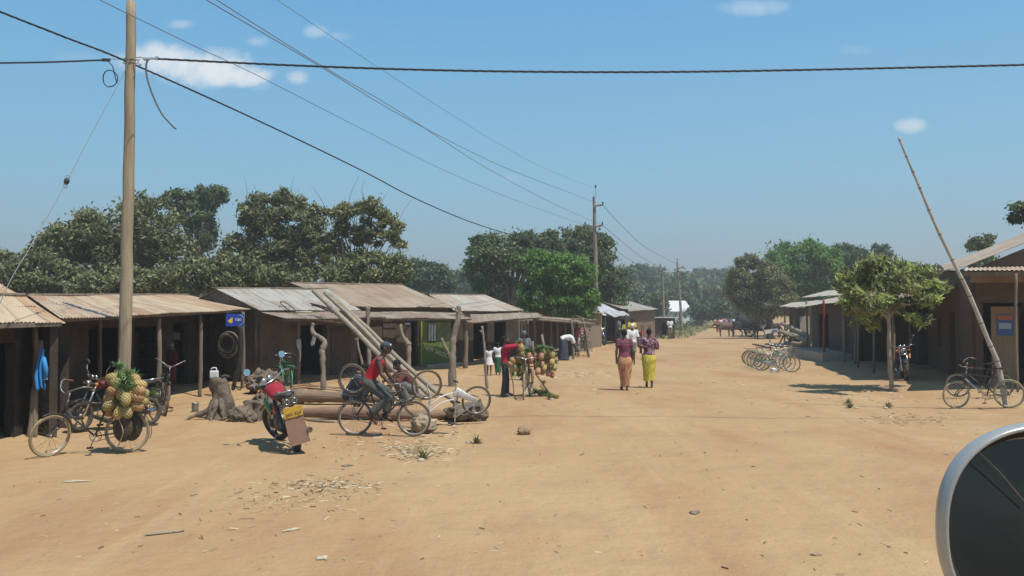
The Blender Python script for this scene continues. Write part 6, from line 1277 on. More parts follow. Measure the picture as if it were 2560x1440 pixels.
# vendor
sw = cloth('red_sweater_cloth', (.38, .022, .05), (.28, .015, .035))
Vj = dict(shR=(.16, .03, 1.385), shL=(-.16, .03, 1.385), elL=(-.17, .27, 1.42), elR=(.17, .27, 1.42), wrL=(-.07, .50, 1.53), wrR=(.08, .50, 1.50), che=(0, .01, 1.27), hiL=(-.09, 0, .91), anL=(-.10, .06, .085), toL=(-.11, .22, .03), knL=(-.1, .06, .49), anR=(.09, -.05, .085), toR=(.1, .11, .03), knR=(.09, .0, .49))
g = G(1262, 991)
person('vendor in a red long sleeved sweater reaching up to a pineapple', Matrix.Translation(g) @ Matrix.Rotation(-PI / 2 + .05, 4, 'Z'), Vj, H=1.50, vox=.0085, look=(0, 1, .08), curl=.55, grips=((1, .3, .4), (-1, .3, .4)),
       clothes=[('sweater', sw, dict(sleeve=1.88, drop=.2, fat=.022, vox=.012)), ('jeans', djeans, dict(len=1.95, fat=.018, vox=.012)), ('shoes', cloth('grey_shoe', (.2, .19, .18)))])
# two women walking away
stripe = bpy.data.materials.new('striped_cloth'); stripe.use_nodes = True; nt = stripe.node_tree; b = nt.nodes['Principled BSDF']; b.inputs['Roughness'].default_value = .9
tc = N(nt, 'ShaderNodeTexCoord'); s_ = N(nt, 'ShaderNodeSeparateXYZ'); nt.links.new(tc.outputs['Object'], s_.inputs[0]); fr = mth(nt, 'FRACT', mth(nt, 'MULTIPLY', s_.outputs[2], 13)); rp = N(nt, 'ShaderNodeValToRGB'); rp.color_ramp.interpolation = 'CONSTANT'; el = rp.color_ramp.elements
el[0].color = (.27, .035, .075, 1); el[1].position = .45; el[1].color = (.035, .03, .045, 1); e3 = el.new(.72); e3.color = (.22, .12, .15, 1); e4 = el.new(.84); e4.color = (.035, .03, .045, 1); nt.links.new(fr, rp.inputs[0]); nt.links.new(rp.outputs[0], b.inputs['Base Color'])
def patterned(name, c1, c2, c3, sc_=26, stretch=(1, 1, .6)):
    m = bpy.data.materials.new(name); m.use_nodes = True; nt = m.node_tree; b = nt.nodes['Principled BSDF']; b.inputs['Roughness'].default_value = .85; tc = N(nt, 'ShaderNodeTexCoord'); mp = N(nt, 'ShaderNodeMapping'); mp.inputs['Scale'].default_value = stretch; nt.links.new(tc.outputs['Object'], mp.inputs[0])
    n = N(nt, 'ShaderNodeTexNoise'); n.inputs['Scale'].default_value = sc_; n.inputs['Detail'].default_value = 3; nt.links.new(mp.outputs[0], n.inputs['Vector']); r = N(nt, 'ShaderNodeValToRGB'); e = r.color_ramp.elements; e[0].position = .40; e[0].color = (*c1, 1); e[1].position = .62; e[1].color = (*c3, 1); q = e.new(.5); q.color = (*c2, 1)
    nt.links.new(n.outputs['Fac'], r.inputs[0]); nt.links.new(r.outputs[0], b.inputs['Base Color']); return m
or_sk = patterned('orange_wrap_cloth', (.40, .17, .08), (.52, .29, .15), (.28, .10, .05), 20, (1, 1, .35)); ye_sk = patterned('yellow_wrap_cloth', (.55, .47, .05), (.40, .33, .03), (.68, .60, .12), 30); fl_top = patterned('purple_floral_cloth', (.09, .035, .06), (.15, .06, .09), (.42, .28, .32), 24)
Wj = dict(knL=(-.07, .06, .49), anL=(-.06, .10, .085), toL=(-.07, .25, .03), anR=(.07, -.06, .085), toR=(.08, .09, .03), knR=(.07, .0, .49), elL=(-.225, -.05, 1.11), wrL=(-.23, -.02, .86), elR=(.225, -.03, 1.11), wrR=(.235, .03, .86))
person('woman in a maroon striped shirt and orange wrap skirt walking away barefoot', stand(1561, 976, yaw=.03), Wj, H=1.64, female=True, vox=.01, hair='full', clothes=[('shirt', stripe, dict(sleeve=.42, drop=.16, fat=.02)), ('wrap_skirt', or_sk, dict(hem=.12, shift=(.03, .02), prof=[(0, .14, .105), (.12, .19, .15), (.25, .215, .17), (.5, .175, .15), (.8, .13, .13), (1, .11, .12)]))])
Wj2 = dict(Wj); Wj2.update(elL=(-.24, .03, 1.12), wrL=(-.20, .22, 1.0), elR=(.25, -.02, 1.13), wrR=(.20, .2, 1.12))
t = person('woman in a yellow wrap skirt carrying a baby on her left hip', stand(1623, 969, yaw=-.05), Wj2, H=1.64, female=True, vox=.01, look=(.05, 1, 0), clothes=[('shirt', fl_top, dict(sleeve=.75, drop=.14, fat=.022)), ('wrap_skirt', ye_sk, dict(hem=.20, shift=(-.01, .0), prof=[(0, .14, .105), (.12, .19, .15), (.25, .21, .165), (.5, .18, .15), (.8, .155, .135), (1, .145, .13)]))])
bw = t.matrix_world; q = M()
bj = dict(pel=(0, 0, .50), wst=(0, 0, .62), che=(0, 0, .85), nek=(0, 0, 1.05), hed=(0, 0, 1.25), shL=(-.2, 0, 1.0), shR=(.2, 0, 1.0), elL=(-.26, .15, .82), elR=(.26, .15, .82), wrL=(-.2, .35, .8), wrR=(.2, .35, .8), hiL=(-.13, 0, .48), hiR=(.13, 0, .48), knL=(-.3, .3, .45), knR=(.3, .3, .45), anL=(-.28, .25, .12), anR=(.28, .25, .12), toL=(-.3, .36, .05), toR=(.3, .36, .05))
person('baby in a red woolly hat held on the hip of the yellow skirted woman', bw @ Matrix.Translation((-.25, -.07, .93)) @ Matrix.Rotation(-.9, 4, 'Z'), bj, H=.78, vox=.012, fing=False, eyes=False, hair=None, clothes=[('shirt', patterned('baby_cloth', (.12, .05, .1), (.2, .08, .14), (.55, .5, .52), 26), dict(sleeve=1.6, fat=.03)), ('hat', red_c, {})], cat='baby')
bj2 = {}
whitec = cloth('white_cloth', (.72, .72, .72), (.58, .58, .58)); greyg = cloth('grey_green_cloth', (.22, .24, .18)); yel = cloth('yellow_cloth', (.65, .58, .08)); navy = cloth('navy_cloth', (.035, .045, .07), (.06, .07, .09)); green_c = cloth('green_cloth', (.03, .14, .07)); blk = cloth('black_cloth', (.02, .02, .024)); pink = cloth('pink_cloth', (.5, .16, .18)); bluec = cloth('blue_cloth', (.06, .09, .35)); red2 = cloth('dull_red_cloth', (.12, .012, .02)); cream = cloth('cream_cloth', (.5, .45, .33)); greyc = cloth('grey_cloth', (.14, .16, .18)); khaki = cloth('khaki_cloth', (.25, .22, .14))
person('woman in a white blouse and headscarf walking ahead between the two women', stand(1581, 912), Wj, H=1.62, female=True, vox=.014, fing=False, eyes=False, hair=None, clothes=[('shirt', whitec, dict(sleeve=.95, fat=.035)), ('skirt', greyg, dict(hem=.55)), ('headscarf', whitec, {})])
person('person in a bright yellow top on the far left roadside', stand(1580, 868), Wj, H=1.65, vox=.018, fing=False, eyes=False, clothes=[('shirt', yel, dict(sleeve=.6, fat=.03)), ('skirt', blk, dict(hem=.4))])
person('man in a pale printed shirt and khaki shorts standing alone on the road', stand(1675, 849), H=1.65, vox=.02, fing=False, eyes=False, clothes=[('shirt', whitec, dict(sleeve=.7, fat=.03)), ('shorts', khaki, dict(len=.9, fat=.03))])
person('small child in grey beside the plank shack', stand(1644, 838), H=.95, vox=.02, fing=False, eyes=False, clothes=[('shirt', greyc, dict(fat=.03)), ('shorts', blk, dict(len=.9))])
gj = dict(elL=(-.23, .0, 1.1), elR=(.23, .0, 1.1), wrR=(.17, .14, .95))
person('small girl in a white dress with crossed straps near the thin leaning stick', stand(1223, 940), gj, H=.98, female=True, vox=.012, fing=False, eyes=False, clothes=[('dress', whitec, dict(sleeve=.05, hem=.62, fat=.02))])
person('child in a white shirt and long green skirt behind the vendor', stand(1245, 938), gj, H=1.08, vox=.012, fing=False, eyes=False, clothes=[('shirt', whitec, dict(sleeve=.35, fat=.03)), ('skirt', green_c, dict(hem=.15))])
person('person in a grey shirt and pale cap behind the hanging pineapples', stand(1312, 0, d=27.5, yaw=.4) if False else Matrix.Translation(GD(1310, 27.5)) @ Matrix.Rotation(.4, 4, 'Z'), H=1.52, vox=.014, fing=False, eyes=False, hair=None, clothes=[('shirt', greyc, dict(sleeve=.7, fat=.03)), ('trousers', cream, dict(len=1.9)), ('hat', greyc, {})])
bend = dict(pel=(0, -.12, .92), wst=(0, -.02, 1.0), che=(0, .22, 1.02), nek=(0, .38, .95), hed=(0, .48, .86), shL=(-.16, .33, .97), shR=(.16, .33, .97), elL=(-.17, .40, .70), elR=(.17, .42, .70), wrL=(-.12, .50, .48), wrR=(.12, .52, .48), hiL=(-.085, -.12, .9), hiR=(.085, -.12, .9), knL=(-.09, -.06, .49), knR=(.09, -.06, .49), anL=(-.09, -.08, .085), anR=(.09, -.08, .085))
person('woman in a white top and long navy skirt bending forward at the low stall', stand(1412, 901, yaw=-PI / 2), bend, H=1.66, female=True, vox=.014, fing=False, eyes=False, look=(0, .5, -.9), clothes=[('shirt', whitec, dict(sleeve=.6, fat=.03)), ('skirt', navy, dict(hem=.04, prof=[(0, .15, .12), (.12, .2, .18), (.5, .23, .21), (1, .26, .24)]))])
person('person in pink seated back beneath the pole frame', stand(1443, 884, yaw=2.6), H=1.55, vox=.016, fing=False, eyes=False, clothes=[('shirt', pink, dict(fat=.03)), ('trousers', whitec, dict(len=1.6))])
sq = dict(pel=(0, -.12, .34), wst=(0, -.06, .46), che=(0, .08, .64), nek=(0, .18, .79), hed=(0, .27, .90), shL=(-.165, .13, .74), shR=(.165, .13, .74), elL=(-.24, .32, .56), elR=(.24, .32, .56), wrL=(-.12, .52, .58), wrR=(.12, .52, .55), hiL=(-.09, -.12, .32), hiR=(.09, -.12, .32), knL=(-.17, .24, .50), knR=(.17, .24, .50), anL=(-.12, .06, .085), anR=(.12, .06, .085), toL=(-.14, .22, .03), toR=(.14, .22, .03))
person('mechanic in navy crouching over the upturned bicycle behind the rider', stand(884, 1027, yaw=-PI / 2 - .2), sq, H=1.7, vox=.011, look=(0, .8, -.6), clothes=[('shirt', navy, dict(sleeve=.8, fat=.02)), ('trousers', navy, dict(len=1.7, fat=.02))], curl=.8)
person('second mechanic in a brown red shirt crouching under the leaning poles', stand(1020, 1012, yaw=PI / 2 + .5), sq, H=1.7, vox=.011, look=(0, .8, -.5), clothes=[('shirt', cloth('brown_red_cloth', (.16, .05, .045)), dict(sleeve=1.5, fat=.02)), ('trousers', cloth('grey_trouser', (.16, .17, .17)), dict(len=1.9, fat=.02))], curl=.8)
person('person in dull red with a pale hat in the dark doorway of the long shop', Matrix.Translation(GD(430, 22.6)) @ Matrix.Rotation(2.6, 4, 'Z'), H=1.22, vox=.014, fing=False, clothes=[('shirt', red2, dict(sleeve=1.5, fat=.03)), ('skirt', red2, dict(hem=.3)), ('hat', greyg, {})], hair=None)
person('man in dark clothes standing in the shade of the kiosk', stand(1547, 863, yaw=1.2), H=1.7, vox=.018, fing=False, eyes=False, clothes=[('shirt', greyc, dict(fat=.03)), ('trousers', blk, {})])
# ---- far group on the road with an ox cart ----
far_p = [(1794, 832, 'orange brown', cloth('orange_brown_cloth', (.35, .12, .06)), 'leftmost of the walkers beside the ox cart'), (1802, 828, 'white and dark', whitec, 'between the orange clad walker and the oxen'), (1811, 824, 'pink', pink, 'just behind the oxen'), (1824, 826, 'blue', bluec, 'walking past the oxen'), (1836, 826, 'white', whitec, 'close to the cart load')]
for px, py, cn_, c, tail in far_p: person('far person in %s %s' % (cn_, tail), stand(px, py, yaw=random.uniform(-.4, .4)), H=1.62, vox=.035, fing=False, eyes=False, clothes=[('shirt', c, dict(fat=.05, vox=.03)), ('skirt', bluec if cn_ == 'white and dark' else blk if cn_ != 'orange brown' else c, dict(hem=.2))], group='far people on the road')
far2 = [(1866, 792, .0, whitec, 'carrying a white bundle high up the road'), (1886, 798, 0, pink, 'in pink near the right edge of the far road'), (1893, 802, 0, cream, 'in cream walking down the far road'), (1899, 800, 0, greyg, 'in grey green beside the cream clad one')]
for px, py, _, c, tail in far2:
    y = 190; x = (px - 1280) / FP * y; person('tiny far person %s' % tail, Matrix.Translation(onz(x, y)), H=1.9, vox=.06, fing=False, eyes=False, clothes=[('shirt', c, dict(fat=.07, vox=.05)), ('skirt', c, dict(hem=.2))], group='far people on the road')
ox_m = mat('brown_hide', (.12, .075, .05), (.2, .13, .09), 3, .85); ox_d = mat('dark_hide', (.03, .025, .022), (.06, .045, .035), 3, .85)
def ox(label, loc, yaw, m_, s=1.0):
    t = thing('draught_ox', loc, label, 'ox', 'oxen pulling the cart', rz=yaw); m = M()
    m.tube([(-.82, 0, 1.12), (-.7, 0, 1.08), (-.35, 0, .98), (.05, 0, .95), (.4, 0, 1.0), (.62, 0, 1.1), (.74, 0, 1.14)], [(.10, .12), (.22, .26), (.27, .31), (.28, .33), (.25, .34), (.2, .28), (.14, .2)], 14, side=(0, 1, 0))
    m.cap((.55, 0, 1.22), (.30, 0, 1.30), .14, .1); m.cap((.68, 0, 1.12), (1.0, 0, 1.18), .17, .12); m.cap((1.0, 0, 1.2), (1.28, 0, .98), .125, .07); m.cap((.62, 0, .95), (.85, 0, .9), .1, .05)
    for y in (-.17, .17):
        m.cap((.5, y, .85), (.52, y, .48), .14, .085); m.cap((.52, y, .48), (.5, y, .1), .075, .06); m.cap((.5, y, .08), (.54, y, .05), .055, .05)
        m.cap((-.62, y, .95), (-.52, y, .62), .17, .09); m.cap((-.52, y, .62), (-.72, y, .42), .10, .075); m.cap((-.72, y, .42), (-.68, y, .1), .068, .06); m.cap((-.68, y, .08), (-.64, y, .05), .055, .05)
        m.cap((1.0, y * .6, 1.25), (.97, y * 1.5, 1.22), .04, .02)
    m.cap((-.85, 0, 1.15), (-.92, 0, .6), .03, .03); m.build('body', m_, t, remesh=.035, smooth=True)
    for y in (-1, 1): h = M(); h.tube(smoothpts([(1.05, .08 * y, 1.3), (1.06, .22 * y, 1.38), (1.1, .28 * y, 1.55)], 3), [.03, .03, .028, .024, .02, .014, .006], 7); h.build('horn', cream, t, smooth=True)
    return t
c0 = G(1868, 842); yw = math.atan2(.2, -1) 
ox('brown ox at the left of the team, nearest the walkers', G(1815, 842), yw, ox_m); ox('second brown ox close behind the leading ox', onz(G(1815, 842).x + 1.1, G(1815, 842).y + 1.2), yw, ox_m); ox('dark ox harnessed next to the cart load', G(1838, 842) + Vector((.4, .3, 0)), yw, ox_d)
def cart():
    t = thing('ox_cart', c0, 'ox cart heaped with a rounded dark load on the shaded part of the road', 'cart', rz=yw); m = M(); m.box((-.2, 0, .75), (2.8, 1.4, .12)); m.box((.9, .7, .95), (.6, .05, .4)); m.build('cart_bed', wood_dark, t)
    m = M(); m.tube([(1.2, .3, .75), (3.4, .1, .85)], .05, 6); m.build('shaft', wood_dark, t)
    for y in (-.8, .8):
        w_ = M(); w_.torus((-.2, y, .45), (0, 1, 0), .40, .05, 24, 6); 
        for k in range(4): w_.beam(Vector((-.2, y, .45)) - Vector((math.cos(k * .785), 0, math.sin(k * .785))) * .4, Vector((-.2, y, .45)) + Vector((math.cos(k * .785), 0, math.sin(k * .785))) * .4, .05, .04)
        w_.build('wheel', black, t)
    m = M(); m.ell((-.1, 0, 1.35), (1.25, .75, .8), 18, 12); m.ell((-.9, 0, 1.25), (.6, .7, .6)); m.ell((.7, .1, 1.1), (.6, .6, .5)); o = m.build('load', mat('tarpaulin', (.03, .035, .045), (.05, .055, .06), 3, .7, bump=.4), t, remesh=.06)
    return t
cart()
sit = dict(pel=(0, 0, .93), knL=(-.13, .4, .93), knR=(.13, .4, .93), anL=(-.13, .42, .52), anR=(.13, .42, .52), toL=(-.14, .56, .48), toR=(.14, .56, .48))
pc = P(1845, 805, c0.y); person('dark clothed driver sitting up at the front of the ox cart load', Matrix.Translation(pc - Vector((0, 0, .93))) @ Matrix.Rotation(1.3, 4, 'Z'), sit, H=1.7, vox=.03, fing=False, eyes=False, clothes=[('shirt', blk, dict(fat=.04, vox=.03)), ('trousers', blk, dict(vox=.03))])
pc = P(1870, 800, c0.y + .6); person('dark clothed rider with spread elbows behind the ox cart load', Matrix.Translation(pc - Vector((0, 0, .93))), dict(sit, elL=(-.4, 0, 1.2), elR=(.4, 0, 1.2), wrL=(-.25, .1, 1.0), wrR=(.25, .1, 1.0)), H=1.75, vox=.03, fing=False, eyes=False, clothes=[('shirt', blk, dict(fat=.04, vox=.03)), ('trousers', blk, dict(vox=.03))])
for px, py, d_, lb in [(1903, 848, 74, 'dark ox standing in the tree shade right of the cart'), (1928, 850, 77, 'second dark ox in the tree shade near the log pile')]: ox(lb, GD(px, d_), PI - 1.0 + (px - 1900) * .04, ox_d)
# ================= props =================
stump_m = mat('stump_wood', (.20, .155, .115), (.10, .078, .058), 7, .95, bump=.9, bscale=16); log_m = mat('log_wood', (.26, .165, .105), (.17, .11, .075), 3, .85, bump=.4, stretch=(.3, 3, 3)); log_g = mat('grey_log', (.30, .25, .18), (.2, .165, .12), 4, .9, bump=.5)
def lump(m, c, r, n=2.2, amp=.25, seed=0, seg=26, rings=18, rot=None):
    q = M(); q.ell((0, 0, 0), r, seg, rings); q.v = [tuple(Vector(v) * (1 + amp * (mnoise.noise(Vector(v) * n / max(r) + Vector((seed, seed * 1.7, 0))) + .5 * mnoise.noise(Vector(v) * n * 2.6 / max(r) + Vector((seed, 3, seed)))))) for v in q.v]
    if rot is not None: q.xf(Euler(rot).to_matrix().to_4x4())
    m.add([Vector(v) + Vector(c) for v in q.v], q.f)
def stump(label, px, py, w_, h, seed, roots=7, name='tree_stump'):
    g = G(px, py); t = thing(name, g, label, 'stump'); rnd = random.Random(seed); m = M(); n = 30; L = 12; vs = []; fs = []
    for j in range(L + 1):
        z = h * j / L
        for k in range(n):
            a = 2 * PI * k / n; r = w_ * (.62 + .55 * (1 - j / L) ** 2.2 + .10 * abs(math.sin(a * 4.5 + seed + j * .12)) - .05 + .12 * math.sin(a * 3 + j * .3) + .45 * mnoise.noise(Vector((math.cos(a) * 1.6, math.sin(a) * 1.6, z * 3 + seed)))); vs.append((math.cos(a) * r, math.sin(a) * r, z - .05 + (.08 * mnoise.noise(Vector((a, seed, 0))) if j == L else 0)))
    for j in range(L):
        for k in range(n): fs.append((j * n + k, j * n + (k + 1) % n, (j + 1) * n + (k + 1) % n, (j + 1) * n + k))
    fs.append(tuple(L * n + k for k in range(n))); m.add(vs, fs); m.build('stump', stump_m, t, smooth=True)
    for k in range(roots):
        a = 2 * PI * k / roots + rnd.uniform(-.3, .3); R = w_ * rnd.uniform(1.7, 2.9); z0 = h * rnd.uniform(.15, .5); u = Vector((math.cos(a), math.sin(a), 0)); v = Vector((-u.y, u.x, 0)) * rnd.uniform(-.15, .15)
        crook([u * w_ * .5 + Vector((0, 0, z0)), u * w_ * 1.0 + v + Vector((0, 0, z0 * .55)), u * R * .75 + Vector((0, 0, .06)), u * R + v * 2 + Vector((0, 0, -.03))], [w_ * .28, w_ * .22, w_ * .13, w_ * .05], 8, seed=seed + k, rough=.25).build('root', stump_m, t, smooth=True)
    return t
stump('big grey tree stump with spreading roots in front of the end post', 548, 1046, .26, .85, 3)
stump('gnarled brown stump lying right of the big grey stump', 632, 1050, .25, .42, 8, roots=5); 
def rubble(label, c, r, seed, mt=stump_m, name='root_lump', k=3, cat='root'):
    t = thing(name, c, label, cat); m = M(); rnd = random.Random(seed)
    for i in range(k): lump(m, (rnd.uniform(-1, 1) * r * .45, rnd.uniform(-1, 1) * r * .45, r * (.35 + .3 * rnd.random())), (r * rnd.uniform(.5, .8), r * rnd.uniform(.5, .8), r * rnd.uniform(.4, .65)), 2.6, .55, seed + i)
    for i in range(k + 2):
        a = rnd.random() * 6.3; u = Vector((math.cos(a), math.sin(a), rnd.uniform(0, .8))); q = crook([u * r * .3 + Vector((0, 0, r * .4)), u * r * .8 + Vector((0, 0, r * .4)), u * r * 1.15 + Vector((0, 0, r * rnd.uniform(.1, .5)))], [r * .16, r * .11, r * .03], 7, seed=i, rough=.3); m.add(q.v, q.f)
    m.build(name, mt, t, remesh=.016, smooth=True, smooth_it=1); return t
rubble('tangled root lump beside the gnarled brown stump under the motorcycle mirror', G(668, 1035), .36, 21); rubble('pile of split bark and roots leaning on the shop wall behind the stumps', G(668, 985), .5, 25, k=4)
rubble('brown tangle of roots between the two stumps', G(600, 1052), .26, 41); rubble('knotted hollow root end of the long log under the white bicycle', G(1170, 1052), .36, 31, k=4); rubble('pale broken stump lump seen through the rider front wheel', G(1058, 1080), .26, 37, mt=mat('pale_stump', (.42, .33, .22), (.2, .15, .1), 6, .9, bump=.8))
def log(label, pts, r, mt=log_m, seed=0, name='log', cat='log', group=None):
    base = Vector(pts[0]); t = thing(name, Vector((base.x, base.y, float(gz(base.x, base.y)))), label, cat, group); crook([Vector(p) + Vector((0, random.uniform(-.06, .06), -.02)) for p in pts], r, 12, seed=seed, rough=.13, sub=6).build('trunk', mt, t, world=True, smooth=True)
    return t
def gp(px, py, r, dz=0): g = G(px, py); return g + Vector((0, 0, r + dz))
log('long reddish brown log lying in front of the mechanics', [gp(748, 1047, .15), gp(880, 1048, .15), gp(1010, 1052, .14), gp(1100, 1050, .12), gp(1165, 1045, .12)], [.105, .115, .10, .09, .075], seed=3)
log('thick split log behind the long log with a sawn left end', [gp(738, 1010, .2), gp(800, 1012, .2), gp(880, 1012, .18), gp(960, 1012, .14)], [.16, .14, .13, .07], mat('split_log', (.25, .17, .11), (.15, .11, .075), 3, .9, bump=.8, stretch=(.3, 3, 3)), seed=5)
for i, (a, b, r, lb) in enumerate([((768, 1052), (838, 1056), .035, 'thin broken branch on the ground beside the long log, left one'), ((1010, 1078), (1120, 1085), .03, 'thin dry branch on the ground before the pale stump lump'), ((1150, 985), (1195, 992), .03, 'short pale branch behind the upturned white bicycle'), ((1130, 1000), (1100, 985), .04, 'short peeled branch end beside the leaning poles')]):
    log(lb, [gp(*a, r), gp((a[0] + b[0]) / 2, (a[1] + b[1]) / 2 + 1, r, .01), gp(*b, r)], [r, r * .9, r * .5], log_g, seed=i, name='branch', cat='branch')
log('thickest pale log on the pile by the far stall', [P(1955, 808, 52), P(1985, 822, 50), P(2026, 842, 47.5)], [.10, .13, .15], log_g, 1); log('grey log at the bottom of the pile by the far stall', [gp(1962, 864, .14), gp(1995, 868, .16), gp(2026, 870, .16)], [.14, .17, .16], log_g, 2); log('slim pale log lying across the pile by the far stall', [P(1938, 824, 49), P(1960, 831, 48.4), P(1985, 842, 48)], [.05, .06, .05], log_g, 3); log('middle grey log on the pile by the far stall', [P(1952, 828, 51), P(1990, 840, 49), P(2022, 852, 47)], [.11, .14, .15], log_g, 4)
t = thing('trestle', GD(1962, 51), 'crossed sticks holding up the left end of the pale logs', 'trestle'); c = P(1961, 816, 51.2)
for k in (-1, 1): m = M(); m.tube([c + Vector((.3 * k, 0, .1)), GD(1962, 51) + Vector((-.45 * k, 0, -.05))], .05, 6); m.build('stick', wood_grey, t, world=True)
# blue sign, tubes, cloths
def sign():
    c = P(587, 800, 21.6); t = thing('shop_sign', c, 'small blue sign with white lettering and yellow flare hanging at the rusty roof end', 'sign', rz=.12); m = M(); m.box((0, 0, 0), (.42, .02, .30)); m.build('board', blue_p, t)
    m = M(); m.add([(-.17, -.013, -.02), (-.05, -.013, .07), (-.05, -.013, -.06), (-.10, -.013, -.08)], [(0, 1, 2, 3)]); f = m.build('flare', yellow_p, t); s_ = f.modifiers.new('thick', 'SOLIDIFY'); s_.thickness = .003
    m = M(); m.torus((.085, -.013, 0), (0, 1, 0), .13, .004, 30, 4, arc=(PI * .55, PI * 1.45)); m.build('arc', white_p, t)
    R = Matrix.Rotation(PI / 2, 4, 'X'); textmesh('tigo', .11, m=white_p, parent=t, mtx=Matrix.Translation((.09, -.015, .02)) @ R); m = M(); m.torus((.10, -.014, -.035), (0, 1, 0), .035, .006, 14, 4, arc=(PI * .15, PI * .85)); m.xf(Matrix.Identity(4)); m.build('smile', white_p, t)
    m = M(); m.tube([(-.18, 0, .15), (-.18, 0, .26)], .006, 5); m.build('hanger', steel, t); m = M(); m.tube([(.18, 0, .15), (.18, 0, .26)], .006, 5); m.build('hanger', steel, t)
sign()
def tyres():
    d_ = 21.9
    c0 = P(571, 860, d_); t = thing('tyre_bundle', c0, 'bundle of old bicycle tyres hanging in a ring below the blue sign', 'tyres')
    for i, (px, py, R, r, mt, dy) in enumerate([(572, 860, .29, .022, dusty_tyre, 0), (568, 866, .27, .02, mat('olive_tube', (.12, .11, .05), (.08, .07, .04), 5, .8), -.05), (575, 855, .25, .022, dark_tyre, .05), (566, 858, .22, .02, dusty_tyre, -.08)]):
        m = M(); m.torus(P(px, py, d_ + dy) - c0, (.35, 1, .05 * i), R, r, 30, 7, flat=1.2); m.build('tyre', mt, t, smooth=True)
    c = P(596, 900, 21.5); t = thing('inner_tubes', c, 'bunch of black inner tubes hanging straight down beside the tyres', 'inner tube'); m = M()
    q = smoothpts([P(600, 815, 21.5) - c, P(602, 860, 21.5) - c, P(598, 910, 21.5) - c, P(588, 950, 21.5) - c, P(582, 975, 21.4) - c], 4); m.tube(q, [.06] * 4 + [.07] * 8 + [.05] * 4 + [.03], 9); m.build('tube', black, t, smooth=True)
    m = M(); m.tube(smoothpts([P(590, 930, 21.4) - c, P(584, 955, 21.4) - c, P(600, 975, 21.4) - c, P(606, 950, 21.5) - c], 4), .015, 6); m.build('loop', black, t, smooth=True)
tyres()
def hung(label, px, py, d_, w_, h, mt, name='hanging_cloth', seed=0, parts=(), prof=None, cat='cloth'):
    c = P(px, py, d_); t = thing(name, c, label, cat, rz=.2); m = M(); nx, nz = 10, 16; vs = []; fs = []; rnd = random.Random(seed)
    for j in range(nz + 1):
        v = j / nz; ww = w_ * (prof(v) if prof else .5 + .5 * v)
        for i in range(nx + 1): u = i / nx - .5; vs.append((u * ww + .02 * math.sin(v * 5 + seed), .035 * math.sin(u * 14 + seed + v * 2), -h * v + .03 * math.sin(u * 9 + seed) * v))
    for j in range(nz):
        for i in range(nx): k = j * (nx + 1) + i; fs.append((k, k + 1, k + nx + 2, k + nx + 1))
    m.add(vs, fs); o = m.build('fabric', mt, t, smooth=True); s_ = o.modifiers.new('thick', 'SOLIDIFY'); s_.thickness = .012; return t
shirt_b = cloth('sky_blue_cloth', (.05, .27, .60), (.035, .2, .5), 5)
t = hung('sky blue shirt hanging on the leaning grey post at the left edge', 103, 872, 14.6, .17, .66, shirt_b, 'hanging_shirt', 2, prof=lambda v: .3 + .75 * min(v * 1.6, 1) * (1 - .2 * v), cat='shirt')
m = M(); m.tube([(.05, -.03, -.14), (.085, -.05, -.32), (.085, -.04, -.50)], [(.03, .02), (.04, .025), (.038, .02)], 10, side=(1, 0, 0)); m.build('sleeve', shirt_b, t, smooth=True); m = M(); m.tube([(.05, -.05, -.505), (.12, -.055, -.495)], .006, 6); m.build('cuff', whitec, t, smooth=True)
hung('white rag tied to the shop post left of the crooked post', 749, 848, 25.4, .10, .62, whitec, seed=4, prof=lambda v: 1.2 if v < .4 else .5 if v < .55 else .7 * (1 - v) + .1); hung('small white cloth hanging in the dark doorway beside the crooked post', 783, 826, 25.6, .11, .42, whitec, seed=6, prof=lambda v: .6 + .4 * v)
hung('small orange flag cloth by the second utility pole', 1492, 798, 52, .3, .45, cloth('orange_cloth', (.7, .12, .05)), seed=7)
hung('yellow cloth hanging at the kiosk', 1560, 812, 56, .35, .5, yel, seed=9)
for i, (x0, y0, x1, y1) in enumerate([(776, 760, 812, 771), (780, 764, 822, 778), (786, 762, 830, 776), (800, 765, 838, 780), (806, 772, 832, 783)]):
    a = P(x0, y0 - 1, 26.2); b_ = P(x1, y1 - 1, 25.2); e = crook([Vector((0, 0, 0)), (b_ - a) * .5 + Vector((0, 0, .02)), b_ - a], [.022, .025, .015], 6, seed=i); o = e.build('loose_stick', wood_dark, smooth=True); o.location = a; tag(o, ['uppermost', 'second', 'third', 'fourth', 'lowest'][i] + ' dark stick of those lying on the grey roof by the leaning poles', 'stick', 'sticks lying on the grey roof')
e = M(); e.tube([(-.35, 0, 0), (-.1, .02, .01), (.12, .01, 0)], .03, 7); o = e.build('pale_billet', cream, smooth=True); o.location = P(770, 781, 25.0); tag(o, 'short pale piece of wood lying on the veranda roof edge', 'wood')
# jerrycan on the stump
c = G(548, 1046) + Vector((-.10, -.02, .79)); t = thing('jerrycan', c, 'small white plastic container standing on the big grey stump', 'container'); m = M(); m.box((0, 0, .08), (.16, .1, .15)); o = m.build('can', white_p, t); bv = o.modifiers.new('b', 'BEVEL'); bv.width = .02; bv.segments = 3
m = M(); m.tube(smoothpts([(-.06, 0, .15), (-.05, 0, .2), (.03, 0, .21), (.05, 0, .15)], 4), .012, 7); m.build('handle', white_p, t, smooth=True); m = M(); m.tube([(-.06, 0, .15), (-.06, 0, .18)], .02, 8); m.build('cap', blue_p, t, smooth=True)
c = G(548, 1046) + Vector((.10, .0, .82)); t = thing('wood_billet', c, 'short dark piece of wood on the big grey stump', 'wood'); m = crook([(-.08, 0, 0), (0, .01, .015), (.1, 0, 0)], [.03, .035, .025], 7); m.build('wood_billet', wood_dark, t, smooth=True)
